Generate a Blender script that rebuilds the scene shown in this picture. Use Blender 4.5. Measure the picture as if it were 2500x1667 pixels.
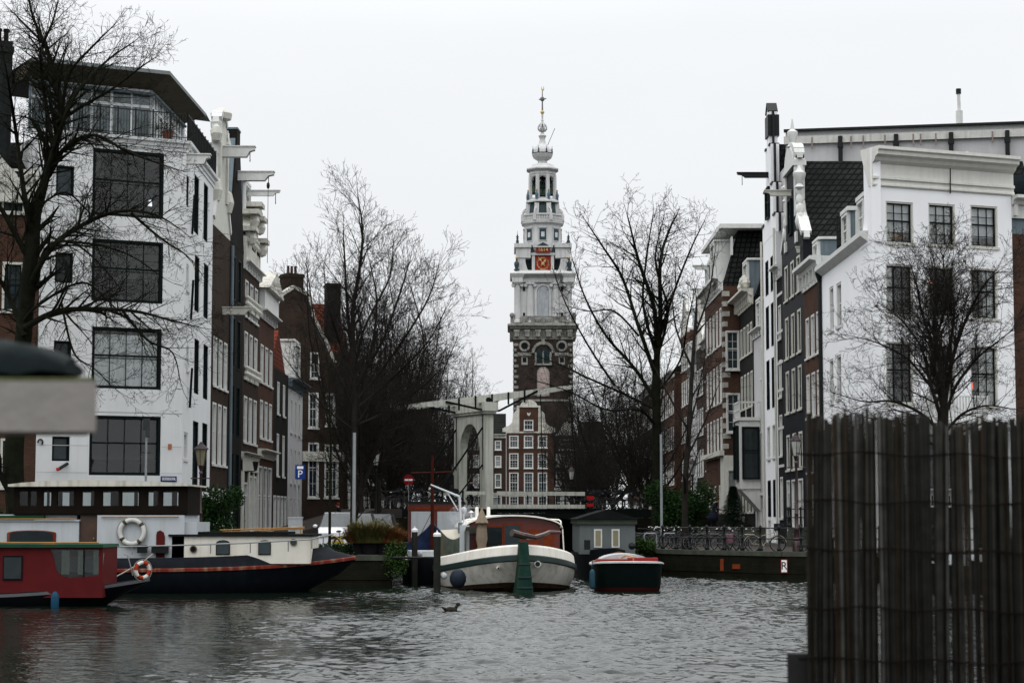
import bpy, math, random
import numpy as np
from mathutils import Vector, Matrix
R=math.radians; PI=math.pi
S=bpy.context.scene
for o in list(bpy.data.objects): bpy.data.objects.remove(o)
# ---------------------------------------------------------------- camera
F=4861.0; HZ=1265.0; TH=math.atan((HZ-833.5)/F); EYE=2.6
cd=bpy.data.cameras.new('camera'); cam=bpy.data.objects.new('camera',cd); S.collection.objects.link(cam)
cam.location=(0,0,EYE); cam.rotation_euler=(PI/2+TH,0,0)
cd.sensor_width=36; cd.lens=F*36/2500; cd.clip_start=.1; cd.clip_end=6000
cd.dof.use_dof=True; cd.dof.focus_distance=95; cd.dof.aperture_fstop=13
S.camera=cam
S.render.resolution_x=1024; S.render.resolution_y=682
# ---------------------------------------------------------------- light
SUN_EL=R(52); SUN_AZ=R(215)      # high behind thick cloud, from behind the camera's left
w=bpy.data.worlds.new('World'); S.world=w; w.use_nodes=True
nt=w.node_tree; N=nt.nodes; L=nt.links; N.clear()
out=N.new('ShaderNodeOutputWorld'); bg=N.new('ShaderNodeBackground'); L.new(bg.outputs[0],out.inputs[0])
sky=N.new('ShaderNodeTexSky'); sky.sky_type='NISHITA'; sky.sun_disc=False
sky.sun_elevation=SUN_EL; sky.sun_rotation=SUN_AZ; sky.air_density=2; sky.dust_density=4
tc=N.new('ShaderNodeTexCoord'); sx=N.new('ShaderNodeSeparateXYZ'); L.new(tc.outputs['Generated'],sx.inputs[0])
rp=N.new('ShaderNodeValToRGB'); L.new(sx.outputs['Z'],rp.inputs[0])
e=rp.color_ramp.elements
e[0].position=0.0; e[0].color=(.04,.042,.04,1)
e[1].position=1.0; e[1].color=(2.75,2.76,2.78,1)
for p,c in ((.004,(9.0,9.2,9.5)),(.10,(9.2,9.42,9.72)),(.24,(9.6,9.8,10.1)),(.42,(15.,15.3,15.8)),(.7,(24,24.3,24.8))):
    q=e.new(p); q.color=(c[0]/10,c[1]/10,c[2]/10,1)
nz=N.new('ShaderNodeTexNoise'); nz.inputs['Scale'].default_value=2.2; nz.inputs['Detail'].default_value=5; nz.inputs['Roughness'].default_value=.5
mp=N.new('ShaderNodeMapping'); mp.inputs['Scale'].default_value=(1,1,2.6); L.new(tc.outputs['Generated'],mp.inputs[0]); L.new(mp.outputs[0],nz.inputs['Vector'])
mr=N.new('ShaderNodeMapRange'); L.new(nz.outputs[0],mr.inputs[0]); mr.inputs[1].default_value=.3; mr.inputs[2].default_value=.7; mr.inputs[3].default_value=.95; mr.inputs[4].default_value=1.03
mu=N.new('ShaderNodeMix'); mu.data_type='RGBA'; mu.blend_type='MULTIPLY'; mu.inputs[0].default_value=1
L.new(rp.outputs[0],mu.inputs[6]); L.new(mr.outputs[0],mu.inputs[7])
sc=N.new('ShaderNodeVectorMath'); sc.operation='SCALE'; sc.inputs['Scale'].default_value=.06; L.new(sky.outputs[0],sc.inputs[0])
mx=N.new('ShaderNodeMix'); mx.data_type='RGBA'; mx.inputs[0].default_value=.94   # thick cloud over the blue
L.new(sc.outputs[0],mx.inputs[6]); L.new(mu.outputs[2],mx.inputs[7]); L.new(mx.outputs[2],bg.inputs[0]); bg.inputs[1].default_value=1.0
sl=bpy.data.lights.new('sun','SUN'); sl.energy=.5; sl.angle=R(40); sl.color=(1,.98,.95)
so=bpy.data.objects.new('sun',sl); S.collection.objects.link(so)
d=Vector((math.sin(SUN_AZ)*math.cos(SUN_EL),math.cos(SUN_AZ)*math.cos(SUN_EL),math.sin(SUN_EL)))
so.rotation_euler=d.to_track_quat('Z','Y').to_euler(); so.location=(-40,-40,80)
S.view_settings.view_transform='Standard'; S.view_settings.look='None'; S.view_settings.exposure=0; S.view_settings.gamma=1
# ---------------------------------------------------------------- measuring from the photograph
cT,sT=math.cos(TH),math.sin(TH)
def P(px,py,Y):
    u=(px-1250)/F; v=(833.5-py)/F; t=Y/(cT-v*sT)
    return Vector((u*t,Y,EYE+t*(sT+v*cT)))
def XP(px,Y,py=1100): return P(px,py,Y).x
def ZP(py,Y): return P(1250,py,Y).z
def onp(px,py,A,B):      # pixel -> (distance along A-B, height) on the upright plane through A,B
    u=(px-1250)/F; v=(833.5-py)/F; dx,dy,dz=u,cT-v*sT,sT+v*cT
    ax,ay=A; bx,by=B; ex,ey=bx-ax,by-ay
    # t*d = A + s*e
    det=dx*(-ey)+ex*dy
    t=(ax*(-ey)+ex*ay)/det; s=(dx*ay-dy*ax)/det
    return s*math.hypot(ex,ey), EYE+t*dz
def rect(A,B,x0,y0,x1,y1):
    xm=(x0+x1)/2; ym=(y0+y1)/2
    return (onp(x0,ym,A,B)[0],onp(x1,ym,A,B)[0],onp(xm,y1,A,B)[1],onp(xm,y0,A,B)[1])
# ---------------------------------------------------------------- mesh helper
class MB:
    def __init__(s): s.v=[]; s.f=[]; s.m=[]
    def add(s,vs,fs,m=0):
        n=len(s.v); s.v+= [tuple(a) for a in vs]; s.f+=[tuple(i+n for i in f) for f in fs]; s.m+=[m]*len(fs); return s
    def box(s,x0,x1,y0,y1,z0,z1,m=0):
        return s.add([(x0,y0,z0),(x1,y0,z0),(x1,y1,z0),(x0,y1,z0),(x0,y0,z1),(x1,y0,z1),(x1,y1,z1),(x0,y1,z1)],
          [(0,3,2,1),(4,5,6,7),(0,1,5,4),(1,2,6,5),(2,3,7,6),(3,0,4,7)],m)
    def cb(s,c,d,m=0): return s.box(c[0]-d[0]/2,c[0]+d[0]/2,c[1]-d[1]/2,c[1]+d[1]/2,c[2]-d[2]/2,c[2]+d[2]/2,m)
    def ext(s,pts,a,b,ax='y',m=0):   # extrude a closed 2D outline; outline in (x,z) for 'y', (y,z) for 'x', (x,y) for 'z'
        n=len(pts)
        g={'y':lambda p,t:(p[0],t,p[1]),'x':lambda p,t:(t,p[0],p[1]),'z':lambda p,t:(p[0],p[1],t)}[ax]
        vs=[g(p,a) for p in pts]+[g(p,b) for p in pts]
        fs=[tuple(range(n)),tuple(range(2*n-1,n-1,-1))]+[(i,n+i,n+(i+1)%n,(i+1)%n) for i in range(n)]
        return s.add(vs,fs,m)
    def tube(s,p,q,r,r2=None,n=8,m=0):
        p=Vector(p); q=Vector(q); r2=r if r2 is None else r2; d=(q-p)
        if d.length<1e-6: return s
        d.normalize(); a=d.orthogonal().normalized(); b=d.cross(a)
        vs=[p+(a*math.cos(2*PI*i/n)+b*math.sin(2*PI*i/n))*r for i in range(n)]+[q+(a*math.cos(2*PI*i/n)+b*math.sin(2*PI*i/n))*r2 for i in range(n)]
        return s.add(vs,[(i,(i+1)%n,n+(i+1)%n,n+i) for i in range(n)]+[tuple(range(n-1,-1,-1)),tuple(range(n,2*n))],m)
    def pipe(s,pts,r,n=8,m=0,closed=False):
        pts=[Vector(p) for p in pts]; k=len(pts); vs=[]; pa=None
        for i,p in enumerate(pts):
            t=(pts[(i+1)%k]-pts[i-1]) if closed else (pts[min(i+1,k-1)]-pts[max(i-1,0)])
            t.normalize()
            a=(pa-t*pa.dot(t)).normalized() if pa is not None and (pa-t*pa.dot(t)).length>1e-4 else t.orthogonal().normalized()
            pa=a; b=t.cross(a); rr=r[i] if isinstance(r,(list,tuple)) else r
            vs+=[p+(a*math.cos(2*PI*j/n)+b*math.sin(2*PI*j/n))*rr for j in range(n)]
        fs=[(i*n+j,i*n+(j+1)%n,((i+1)%k)*n+(j+1)%n,((i+1)%k)*n+j) for i in range(k if closed else k-1) for j in range(n)]
        if not closed: fs+=[tuple(range(n-1,-1,-1)),tuple((k-1)*n+j for j in range(n))]
        return s.add(vs,fs,m)
    def lathe(s,prof,c=(0,0,0),n=16,m=0,a0=0,sx=1,sy=1):
        vs=[(c[0]+sx*r*math.cos(a0+2*PI*i/n),c[1]+sy*r*math.sin(a0+2*PI*i/n),c[2]+z) for r,z in prof for i in range(n)]
        k=len(prof)
        return s.add(vs,[(j*n+i,j*n+(i+1)%n,(j+1)*n+(i+1)%n,(j+1)*n+i) for j in range(k-1) for i in range(n)]+[tuple(range(n-1,-1,-1)),tuple((k-1)*n+i for i in range(n))],m)
    def ball(s,c,r,n=10,m=0,sc=(1,1,1)):
        h=n//2; prof=[(math.sin(PI*j/h),-math.cos(PI*j/h)) for j in range(h+1)]
        vs=[(c[0]+sc[0]*r*q*math.cos(2*PI*i/n),c[1]+sc[1]*r*q*math.sin(2*PI*i/n),c[2]+sc[2]*r*z) for q,z in prof for i in range(n)]
        return s.add(vs,[(j*n+i,j*n+(i+1)%n,(j+1)*n+(i+1)%n,(j+1)*n+i) for j in range(h) for i in range(n)],m)
    def bar(s,p,q,wd,ht,m=0):       # rectangular bar between two points
        p=Vector(p); q=Vector(q); d=(q-p).normalized(); u=Vector((0,0,1)) if abs(d.z)<.95 else Vector((0,1,0))
        a=d.cross(u).normalized()*wd/2; b=a.normalized().cross(d).normalized()*ht/2
        return s.add([p-a-b,p+a-b,p+a+b,p-a+b,q-a-b,q+a-b,q+a+b,q-a+b],[(0,3,2,1),(4,5,6,7),(0,1,5,4),(1,2,6,5),(2,3,7,6),(3,0,4,7)],m)
    def mesh(s,name,mats,smooth=False):
        me=bpy.data.meshes.new(name); me.from_pydata(s.v,[],s.f)
        for k in (mats if isinstance(mats,(list,tuple)) else [mats]): me.materials.append(k)
        if len(me.materials)>1: me.polygons.foreach_set('material_index',s.m)
        if smooth: me.polygons.foreach_set('use_smooth',[True]*len(me.polygons))
        me.update(); return me
    def build(s,name,mats,parent=None,smooth=False,loc=None,rot=None,sharp=None):
        me=s.mesh(name,mats,smooth)
        if sharp:
            me.polygons.foreach_set('use_smooth',[True]*len(me.polygons)); me.set_sharp_from_angle(angle=R(sharp))
        return link(name,me,parent,loc,rot)
def link(name,me,parent=None,loc=None,rot=None):
    o=bpy.data.objects.new(name,me); S.collection.objects.link(o)
    if parent: o.parent=parent
    if loc is not None: o.location=loc
    if rot is not None: o.rotation_euler=rot if hasattr(rot,'__len__') else (0,0,rot)
    return o
def tag(o,label=None,cat=None,group=None,kind=None):
    for k,v in (('label',label),('category',cat),('group',group),('kind',kind)):
        if v: o[k]=v
    return o
def empty(name,loc=(0,0,0),rz=0,label=None,cat=None,group=None):
    o=link(name,None,None,loc,rz); o.empty_display_size=.5; return tag(o,label,cat,group)
def copytree(o,parent=None,loc=None,rz=None,label=None):
    c=o.copy(); S.collection.objects.link(c)
    if parent: c.parent=parent
    if loc is not None: c.location=loc
    if rz is not None: c.rotation_euler=rz if hasattr(rz,'__len__') else (0,0,rz)
    if label: c['label']=label
    for ch in list(KIDS(o)): copytree(ch,c)
    return c
def KIDS(o): return [c for c in o.children]
def parts(mb,name,mats,par,**k):      # every loose piece of the mesh becomes a part of its own
    p=list(range(len(mb.v)))
    def fd(a):
        while p[a]!=a: p[a]=p[p[a]]; a=p[a]
        return a
    for f in mb.f:
        for q in f[1:]: p[fd(q)]=fd(f[0])
    g={}
    for f,m in zip(mb.f,mb.m): g.setdefault(fd(f[0]),[]).append((f,m))
    for fs in g.values():
        ix=sorted({i for f,_ in fs for i in f}); mp={i:j for j,i in enumerate(ix)}; s=MB(); s.v=[mb.v[i] for i in ix]; s.f=[tuple(mp[i] for i in f) for f,_ in fs]; s.m=[m for _,m in fs]; s.build(name,mats,par,**k)
def text(name,s,size,mat,parent,loc,rot=(PI/2,0,0),ext=.01,sxx=1):
    cu=bpy.data.curves.new(name,'FONT'); cu.body=s; cu.size=size; cu.extrude=ext; cu.align_x='CENTER'; cu.align_y='CENTER'
    t=bpy.data.objects.new(name,cu); S.collection.objects.link(t)
    me=bpy.data.meshes.new_from_object(t.evaluated_get(bpy.context.evaluated_depsgraph_get())); bpy.data.objects.remove(t)
    me.name=name; me.materials.clear(); me.materials.append(mat)
    o=link(name,me,parent,loc,rot); o.scale=(sxx,1,1); return o
# ---------------------------------------------------------------- materials
MT={}
def M(name,c,rough=.8,var=.12,scale=2.5,bump=0,bscale=12,metal=0,spec=.05,streak=0,dirt=None,coat=0):
    if name in MT: return MT[name]
    m=bpy.data.materials.new(name); MT[name]=m; m.use_nodes=True; n=m.node_tree.nodes; l=m.node_tree.links
    b=n['Principled BSDF']; b.inputs['Roughness'].default_value=rough; b.inputs['Metallic'].default_value=metal
    b.inputs['Specular IOR Level'].default_value=spec; b.inputs['Coat Weight'].default_value=coat
    t=n.new('ShaderNodeTexCoord'); col=None
    nz=n.new('ShaderNodeTexNoise'); nz.inputs['Scale'].default_value=scale; nz.inputs['Detail'].default_value=6; nz.inputs['Roughness'].default_value=.62
    l.new(t.outputs['Object'],nz.inputs['Vector'])
    mr=n.new('ShaderNodeMapRange'); mr.inputs[1].default_value=.3; mr.inputs[2].default_value=.7
    mr.inputs[3].default_value=1-var; mr.inputs[4].default_value=1+var; l.new(nz.outputs[0],mr.inputs[0])
    mi=n.new('ShaderNodeMix'); mi.data_type='RGBA'; mi.blend_type='MULTIPLY'; mi.inputs[0].default_value=1
    mi.inputs[6].default_value=(*c,1); l.new(mr.outputs[0],mi.inputs[7]); col=mi.outputs[2]
    if streak:
        mp=n.new('ShaderNodeMapping'); mp.inputs['Scale'].default_value=(3,3,.18); l.new(t.outputs['Object'],mp.inputs[0])
        n2=n.new('ShaderNodeTexNoise'); n2.inputs['Scale'].default_value=1.6; n2.inputs['Detail'].default_value=7; l.new(mp.outputs[0],n2.inputs['Vector'])
        m2=n.new('ShaderNodeMapRange'); m2.inputs[1].default_value=.48; m2.inputs[2].default_value=.72; m2.inputs[3].default_value=0; m2.inputs[4].default_value=streak; l.new(n2.outputs[0],m2.inputs[0])
        x=n.new('ShaderNodeMix'); x.data_type='RGBA'; l.new(m2.outputs[0],x.inputs[0]); l.new(col,x.inputs[6])
        x.inputs[7].default_value=(*(dirt or (c[0]*.35,c[1]*.35,c[2]*.32)),1); col=x.outputs[2]
    l.new(col,b.inputs['Base Color'])
    if bump:
        n3=n.new('ShaderNodeTexNoise'); n3.inputs['Scale'].default_value=bscale; n3.inputs['Detail'].default_value=6; l.new(t.outputs['Object'],n3.inputs['Vector'])
        bp=n.new('ShaderNodeBump'); bp.inputs['Strength'].default_value=bump; bp.inputs['Distance'].default_value=.03; l.new(n3.outputs[0],bp.inputs['Height']); l.new(bp.outputs[0],b.inputs['Normal'])
    return m
def MBRICK(name,c,c2,mortar,bw=.21,bh=.065,mo=.012,streak=.25,side=False,bumpd=.01,off=.5,rough=.85):
    if name in MT: return MT[name]
    m=M(name,c,rough,.1); n=m.node_tree.nodes; l=m.node_tree.links; b=n['Principled BSDF']
    t=n.new('ShaderNodeTexCoord'); s=n.new('ShaderNodeSeparateXYZ'); l.new(t.outputs['Object'],s.inputs[0])
    a=n.new('ShaderNodeMath'); a.operation='ADD'; l.new(s.outputs[0],a.inputs[0]); l.new(s.outputs[1],a.inputs[1])
    cb=n.new('ShaderNodeCombineXYZ'); l.new(a.outputs[0],cb.inputs[0]); l.new(s.outputs[2],cb.inputs[1])
    br=n.new('ShaderNodeTexBrick'); br.inputs['Color1'].default_value=(*c,1); br.inputs['Color2'].default_value=(*c2,1); br.inputs['Mortar'].default_value=(*mortar,1)
    br.inputs['Scale'].default_value=1; br.inputs['Brick Width'].default_value=bw; br.inputs['Row Height'].default_value=bh; br.inputs['Mortar Size'].default_value=mo; br.offset=off
    l.new(cb.outputs[0],br.inputs['Vector'])
    nz=n.new('ShaderNodeTexNoise'); nz.inputs['Scale'].default_value=.9; nz.inputs['Detail'].default_value=8; nz.inputs['Roughness'].default_value=.65; l.new(t.outputs['Object'],nz.inputs['Vector'])
    mr=n.new('ShaderNodeMapRange'); mr.inputs[1].default_value=.3; mr.inputs[2].default_value=.7; mr.inputs[3].default_value=1-streak; mr.inputs[4].default_value=1+streak; l.new(nz.outputs[0],mr.inputs[0])
    mi=n.new('ShaderNodeMix'); mi.data_type='RGBA'; mi.blend_type='MULTIPLY'; mi.inputs[0].default_value=1; l.new(br.outputs[0],mi.inputs[6]); l.new(mr.outputs[0],mi.inputs[7])
    l.new(mi.outputs[2],b.inputs['Base Color'])
    bp=n.new('ShaderNodeBump'); bp.inputs['Strength'].default_value=.6; bp.inputs['Distance'].default_value=bumpd; bp.invert=True; l.new(br.outputs['Fac'],bp.inputs['Height']); l.new(bp.outputs[0],b.inputs['Normal'])
    return m
def MEMIT(name,c,s):
    if name in MT: return MT[name]
    m=M(name,c); b=m.node_tree.nodes['Principled BSDF']; b.inputs['Emission Color'].default_value=(*c,1); b.inputs['Emission Strength'].default_value=s; return m
def MGLASS(name,tint=(.8,.85,.85),rough=.03,tr=.75):
    m=bpy.data.materials.new(name); MT[name]=m; m.use_nodes=True; n=m.node_tree.nodes; l=m.node_tree.links; n.clear()
    o=n.new('ShaderNodeOutputMaterial'); g=n.new('ShaderNodeBsdfGlossy'); g.inputs['Roughness'].default_value=rough
    t=n.new('ShaderNodeBsdfTransparent'); t.inputs[0].default_value=(*tint,1); fr=n.new('ShaderNodeFresnel'); fr.inputs[0].default_value=1.5
    x=n.new('ShaderNodeMixShader'); l.new(fr.outputs[0],x.inputs[0]); l.new(t.outputs[0],x.inputs[1]); l.new(g.outputs[0],x.inputs[2]); l.new(x.outputs[0],o.inputs[0]); return m
white=M('white_stucco',(.62,.635,.635),.85,.05,.5,.15,20,streak=.14,dirt=(.40,.41,.40))
white2=M('right_stucco',(.78,.79,.805),.85,.03,.5,.12,20,streak=.10,dirt=(.55,.56,.56))
trim=M('cream_trim',(.50,.50,.45),.55,.1,3,streak=.2)
trimw=M('white_trim',(.56,.57,.55),.5,.08,3,streak=.18)
dkframe=M('dark_frame',(.006,.010,.011),.5,.2)
black=M('black_iron',(.006,.008,.008),.5,.2,spec=.2)
glass=M('window_glass',(.007,.010,.011),.06,.2,spec=.25)
def vary(m,lo,hi):      # every pane a little different
    n=m.node_tree.nodes; l=m.node_tree.links; b=n['Principled BSDF']; s_=b.inputs['Base Color'].links[0].from_socket
    oi=n.new('ShaderNodeObjectInfo'); r=n.new('ShaderNodeMapRange'); r.inputs[3].default_value=lo; r.inputs[4].default_value=hi; l.new(oi.outputs['Random'],r.inputs[0])
    x=n.new('ShaderNodeMix'); x.data_type='RGBA'; x.blend_type='MULTIPLY'; x.inputs[0].default_value=1; l.new(s_,x.inputs[6]); l.new(r.outputs[0],x.inputs[7]); l.new(x.outputs[2],b.inputs['Base Color']); return m
vary(glass,.4,4.5)
glassb=M('blue_window_glass',(.012,.015,.03),.08,.2,spec=.3)
curt=M('curtain_glass',(.20,.215,.215),.15,.3,1.5,spec=.3,streak=.5)
brickr=MBRICK('red_brick',(.078,.033,.020),(.052,.022,.014),(.055,.042,.034))
brickb=MBRICK('brown_brick',(.042,.026,.018),(.030,.019,.014),(.034,.028,.023))
brickd=MBRICK('dark_brick',(.013,.012,.011),(.009,.009,.009),(.014,.014,.012))
brickk=M('black_painted_brick',(.007,.009,.012),.6,.25,1.5,.3,14)
stone=M('pale_stone',(.5,.49,.44),.8,.2,2,.4,8,streak=.45,dirt=(.12,.12,.1))
rooft=MBRICK('dark_roof_tile',(.010,.012,.011),(.017,.019,.018),(.003,.003,.003),.36,.36,.05,.45,bumpd=.05,off=0)
roofr=MBRICK('red_roof_tile',(.17,.035,.017),(.11,.024,.012),(.03,.01,.008),.24,.27,.03,.3,bumpd=.05,off=0)
zinc=M('zinc_sheet',(.13,.165,.185),.6,.15,1.5,metal=.1,streak=.4)
wallw=M('weathered_white_wall',(.46,.46,.47),.85,.08,.6,.1,streak=.3,dirt=(.36,.33,.3))
lead=M('grey_slate',(.045,.062,.066),.5,.25,3,streak=.3)
# ================================================================ water, quays, streets
def water_mat():
    m=bpy.data.materials.new('canal_water'); m.use_nodes=True; n=m.node_tree.nodes; l=m.node_tree.links; b=n['Principled BSDF']
    b.inputs['Base Color'].default_value=(.004,.008,.005,1); b.inputs['Roughness'].default_value=.06; b.inputs['IOR'].default_value=1.33; b.inputs['Specular IOR Level'].default_value=.5
    t=n.new('ShaderNodeTexCoord')
    z=n.new('ShaderNodeTexNoise'); z.inputs['Scale'].default_value=9; z.inputs['Detail'].default_value=3; l.new(t.outputs['Object'],z.inputs['Vector'])
    bp=n.new('ShaderNodeBump'); bp.inputs['Strength'].default_value=1; bp.inputs['Distance'].default_value=.008; l.new(z.outputs[0],bp.inputs['Height']); l.new(bp.outputs[0],b.inputs['Normal']); return m
def wave_tile(n,size,seed):          # periodic wind chop, metres
    rg=np.random.default_rng(seed); k=np.fft.fftfreq(n,size/n)*2*np.pi; kx,ky=np.meshgrid(k,k); kk=np.hypot(kx,ky); kk[0,0]=1
    lam=2*np.pi/kk; amp=np.where((lam>.12)&(lam<1.3),kk**-1.75,0); th=np.arctan2(ky,kx); amp=amp*(.25+.75*np.abs(np.cos(th-1.25))**2)
    h=np.real(np.fft.ifft2(amp*np.exp(1j*rg.uniform(0,2*np.pi,(n,n))))); gy,gx=np.gradient(h,size/n); return h*(WAVE_SLOPE/np.sqrt((gx**2+gy**2).mean()))
WAVE_SLOPE=.235
def make_water():
    x0,x1,y0,y1=-21.,23.,26.,100.; ds=.05; n=640; T_=wave_tile(n,n*ds,4); nx=int((x1-x0)/ds)+1; ny=int((y1-y0)/ds)+1
    xs=np.linspace(x0,x1,nx); ys=np.linspace(y0,y1,ny); ix=np.arange(nx)%n; iy=np.arange(ny)%n; h=T_[np.ix_(iy,ix)]
    X,Y_=np.meshgrid(xs,ys); fade=np.clip(np.minimum.reduce([X-x0,x1-X,Y_-y0,y1-Y_])/2.5,0,1)
    patch=.72+.38*np.sin(X*.21+Y_*.13+1)*np.sin(Y_*.17-X*.08)+.12*np.sin(X*.55-Y_*.31)
    h=h*fade*np.clip(patch,.35,1.2)*np.clip(.36+(X+8)/9,.36,1); V=np.stack([X,Y_,h],-1).reshape(-1,3)
    a=(np.arange(ny-1)[:,None]*nx+np.arange(nx-1)[None,:]).reshape(-1); Fc=np.stack([a,a+1,a+nx+1,a+nx],-1)
    o=[(-900,-60),(900,-60),(900,y0),(x1,y0),(x0,y0),(-900,y0),(-900,y1),(x0,y1),(x1,y1),(900,y1),(900,1500),(-900,1500)]; b0=len(V)
    V=np.concatenate([V,np.array([(x,y,0) for x,y in o],float)]); Q=np.array([[0,1,2,5],[5,4,7,6],[3,2,9,8],[6,9,10,11]])+b0; Fc=np.concatenate([Fc,Q]).astype(np.int32)
    me=bpy.data.meshes.new('water'); me.vertices.add(len(V)); me.vertices.foreach_set('co',V.reshape(-1)); me.loops.add(len(Fc)*4); me.loops.foreach_set('vertex_index',Fc.reshape(-1)); me.polygons.add(len(Fc)); me.polygons.foreach_set('loop_start',np.arange(len(Fc))*4); me.polygons.foreach_set('loop_total',np.full(len(Fc),4)); me.polygons.foreach_set('use_smooth',np.ones(len(Fc),bool)); me.update(calc_edges=True); me.materials.append(water_mat())
    return tag(link('water',me),kind='structure')
make_water()
QZ=1.15
pave=MBRICK('brick_paving',(.06,.052,.046),(.045,.04,.036),(.03,.03,.027),.2,.1,.01,.3)
quaym=MBRICK('mossy_quay_brick',(.008,.008,.005),(.011,.010,.007),(.007,.008,.005),.3,.09,.01,.5)
cope=M('quay_coping_stone',(.055,.06,.048),.85,.3,2,.4,8,streak=.4,dirt=(.03,.05,.015))
def ground_poly(name,pts,z=QZ):
    tag(MB().ext(pts,-3,z,'z').build(name,[pave]),kind='structure')
CLX,CRX=-6.3,6.4      # canal banks
leftp=[(-4.6,76),(-5.2,84),(CLX,96),(CLX,262),(-300,262),(-300,79),(-22,77.5)]
rightp=[(300,262),(CRX,262),(CRX,96),(6.9,90.5),(11.4,84.2),(20,80.5),(60,66),(300,20)]
def quay(name,pts,edge):
    ground_poly(name,pts)
quay('left_quay',leftp,None); quay('right_quay',rightp,None)
ground_poly('street_beyond',[(-300,262),(300,262),(300,263),(1500,1400),(-1500,1400),(-300,263)],QZ-.004)
def edge_strip(pts,name):
    a=MB(); b=MB()
    for (x0,y0),(x1,y1) in zip(pts[:-1],pts[1:]):
        d=Vector((x1-x0,y1-y0,0)).normalized(); nrm=Vector((-d.y,d.x,0))    # nrm points to the water side
        L_=Vector((x1-x0,y1-y0,0)).length
        p0=Vector((x0,y0,0)); p1=Vector((x1,y1,0))
        def blk(mb,i,o,z0,z1,m=0):
            A=p0-nrm*i; B=p1-nrm*i; C=p1+nrm*o; D=p0+nrm*o
            mb.add([(v.x,v.y,z) for z in (z0,z1) for v in (A,B,C,D)],[(0,3,2,1),(4,5,6,7),(0,1,5,4),(1,2,6,5),(2,3,7,6),(3,0,4,7)],m)
        blk(a,-.005,.06,-3,QZ-.14); blk(b,.45,.11,QZ-.14,QZ+.06)
        blk(a,-.06,.09,.28,.4)
    w=a.build(name+'_wall',quaym); tag(w,kind='structure')
    tag(b.build(name+'_coping',cope),kind='structure')
edge_strip([(CRX,200),(CRX,96),(6.9,90.5),(11.4,84.2),(20,80.5),(60,66)][::-1],'right_quay')
edge_strip([(-60,78.2),(-22,77.5),(-4.6,76),(-5.2,84),(CLX,96),(CLX,200)][::-1],'left_quay')
# ================================================================ windows and houses
WC={}
ST={ # casing mat, sash mat, glass, columns, rows, casing width, sill
 'white':(trimw,trimw,glass,2,4,.11,1), 'whitedark':(trim,dkframe,glass,2,4,.13,1), 'dark':(dkframe,dkframe,glass,2,3,.08,0),
 'shop':(trimw,trimw,glass,2,2,.12,1), 'plain':(trimw,trimw,glass,1,2,.1,1), 'darkwin':(dkframe,dkframe,glass,1,2,.07,0),
 'small':(trimw,trimw,glass,3,2,.09,1), 'grid':(trimw,trimw,glass,3,6,.12,1), 'creamdark':(trim,dkframe,glass,3,3,.10,1),'blind':(trimw,trimw,curt,1,2,.1,1),'blue':(trimw,trimw,glassb,2,4,.1,1),'whitec':(trimw,trimw,curt,2,4,.11,1),'plainc':(trimw,trimw,curt,1,2,.1,1),'gridc':(trimw,trimw,curt,3,6,.12,1)}
WRG=random.Random(2)
def win_mesh(w,h,st):
    k=(round(w,2),round(h,2),st)
    if k in WC: return WC[k]
    ca,sa,gl,nx,ny,cw,sill=ST[st]; a=MB()
    # white outer casing, set 2 cm proud of the wall
    a.box(0,cw,-.02,.16,0,h); a.box(w-cw,w,-.02,.16,0,h); a.box(cw,w-cw,-.02,.16,h-cw,h); a.box(cw,w-cw,-.02,.16,0,cw*.8)
    if sill: a.box(-.06,w+.06,-.10,-.022,-.09,.02)
    x0,x1,z0,z1=cw,w-cw,cw*.8,h-cw; t=.05
    a.box(x0,x0+t,.07,.12,z0,z1,1); a.box(x1-t,x1,.07,.12,z0,z1,1); a.box(x0+t,x1-t,.07,.12,z1-t,z1,1); a.box(x0+t,x1-t,.07,.12,z0,z0+t,1)
    mid=z0+(z1-z0)*.55
    if ny>=2: a.box(x0+t,x1-t,.06,.125,mid-.035,mid+.035,1)
    for i in range(1,nx):
        x=x0+(x1-x0)*i/nx; a.box(x-.015,x+.015,.075,.115,z0+t,mid-.035,1); a.box(x-.015,x+.015,.075,.115,mid+.035,z1-t,1)
    for j in range(1,ny):
        z=z0+(z1-z0)*j/ny
        if abs(z-mid)>.12: a.box(x0+t,x1-t,.078,.112,z-.014,z+.014,1)
    p=MB().box(cw,w-cw,.10,.13,cw*.8,h-cw)
    WC[k]=(a.mesh('window',[ca,sa]),p.mesh('pane',[gl])); return WC[k]
def window(par,x,z,w,h,st,y=.0,rz=0,name='window'):
    if st+'c' in ST and WRG.random()<.36: st+='c'
    f,p=win_mesh(w,h,st); o=link(name,f,par,(x,y,z),rz); link('pane',p,o); return o
def wall_grid(mb,w,h,ops,t=.3,m=0):
    xs=sorted({0,w}|{round(v,3) for o in ops for v in o[:2] if 0<v<w}); zs=sorted({0,h}|{round(v,3) for o in ops for v in o[2:4] if 0<v<h})
    for i in range(len(xs)-1):
        for j in range(len(zs)-1):
            cx=(xs[i]+xs[i+1])/2; cz=(zs[j]+zs[j+1])/2
            if any(o[0]<cx<o[1] and o[2]<cz<o[3] for o in ops): continue
            mb.add([(xs[i],0,zs[j]),(xs[i+1],0,zs[j]),(xs[i+1],0,zs[j+1]),(xs[i],0,zs[j+1])],[(0,1,2,3)],m)
    for o in ops:
        a,b,c,d=[round(v,3) for v in o[:4]]
        mb.add([(a,0,c),(b,0,c),(b,0,d),(a,0,d),(a,t,c),(b,t,c),(b,t,d),(a,t,d)],[(0,4,5,1),(1,5,6,2),(2,6,7,3),(3,7,4,0)],m)
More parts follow.
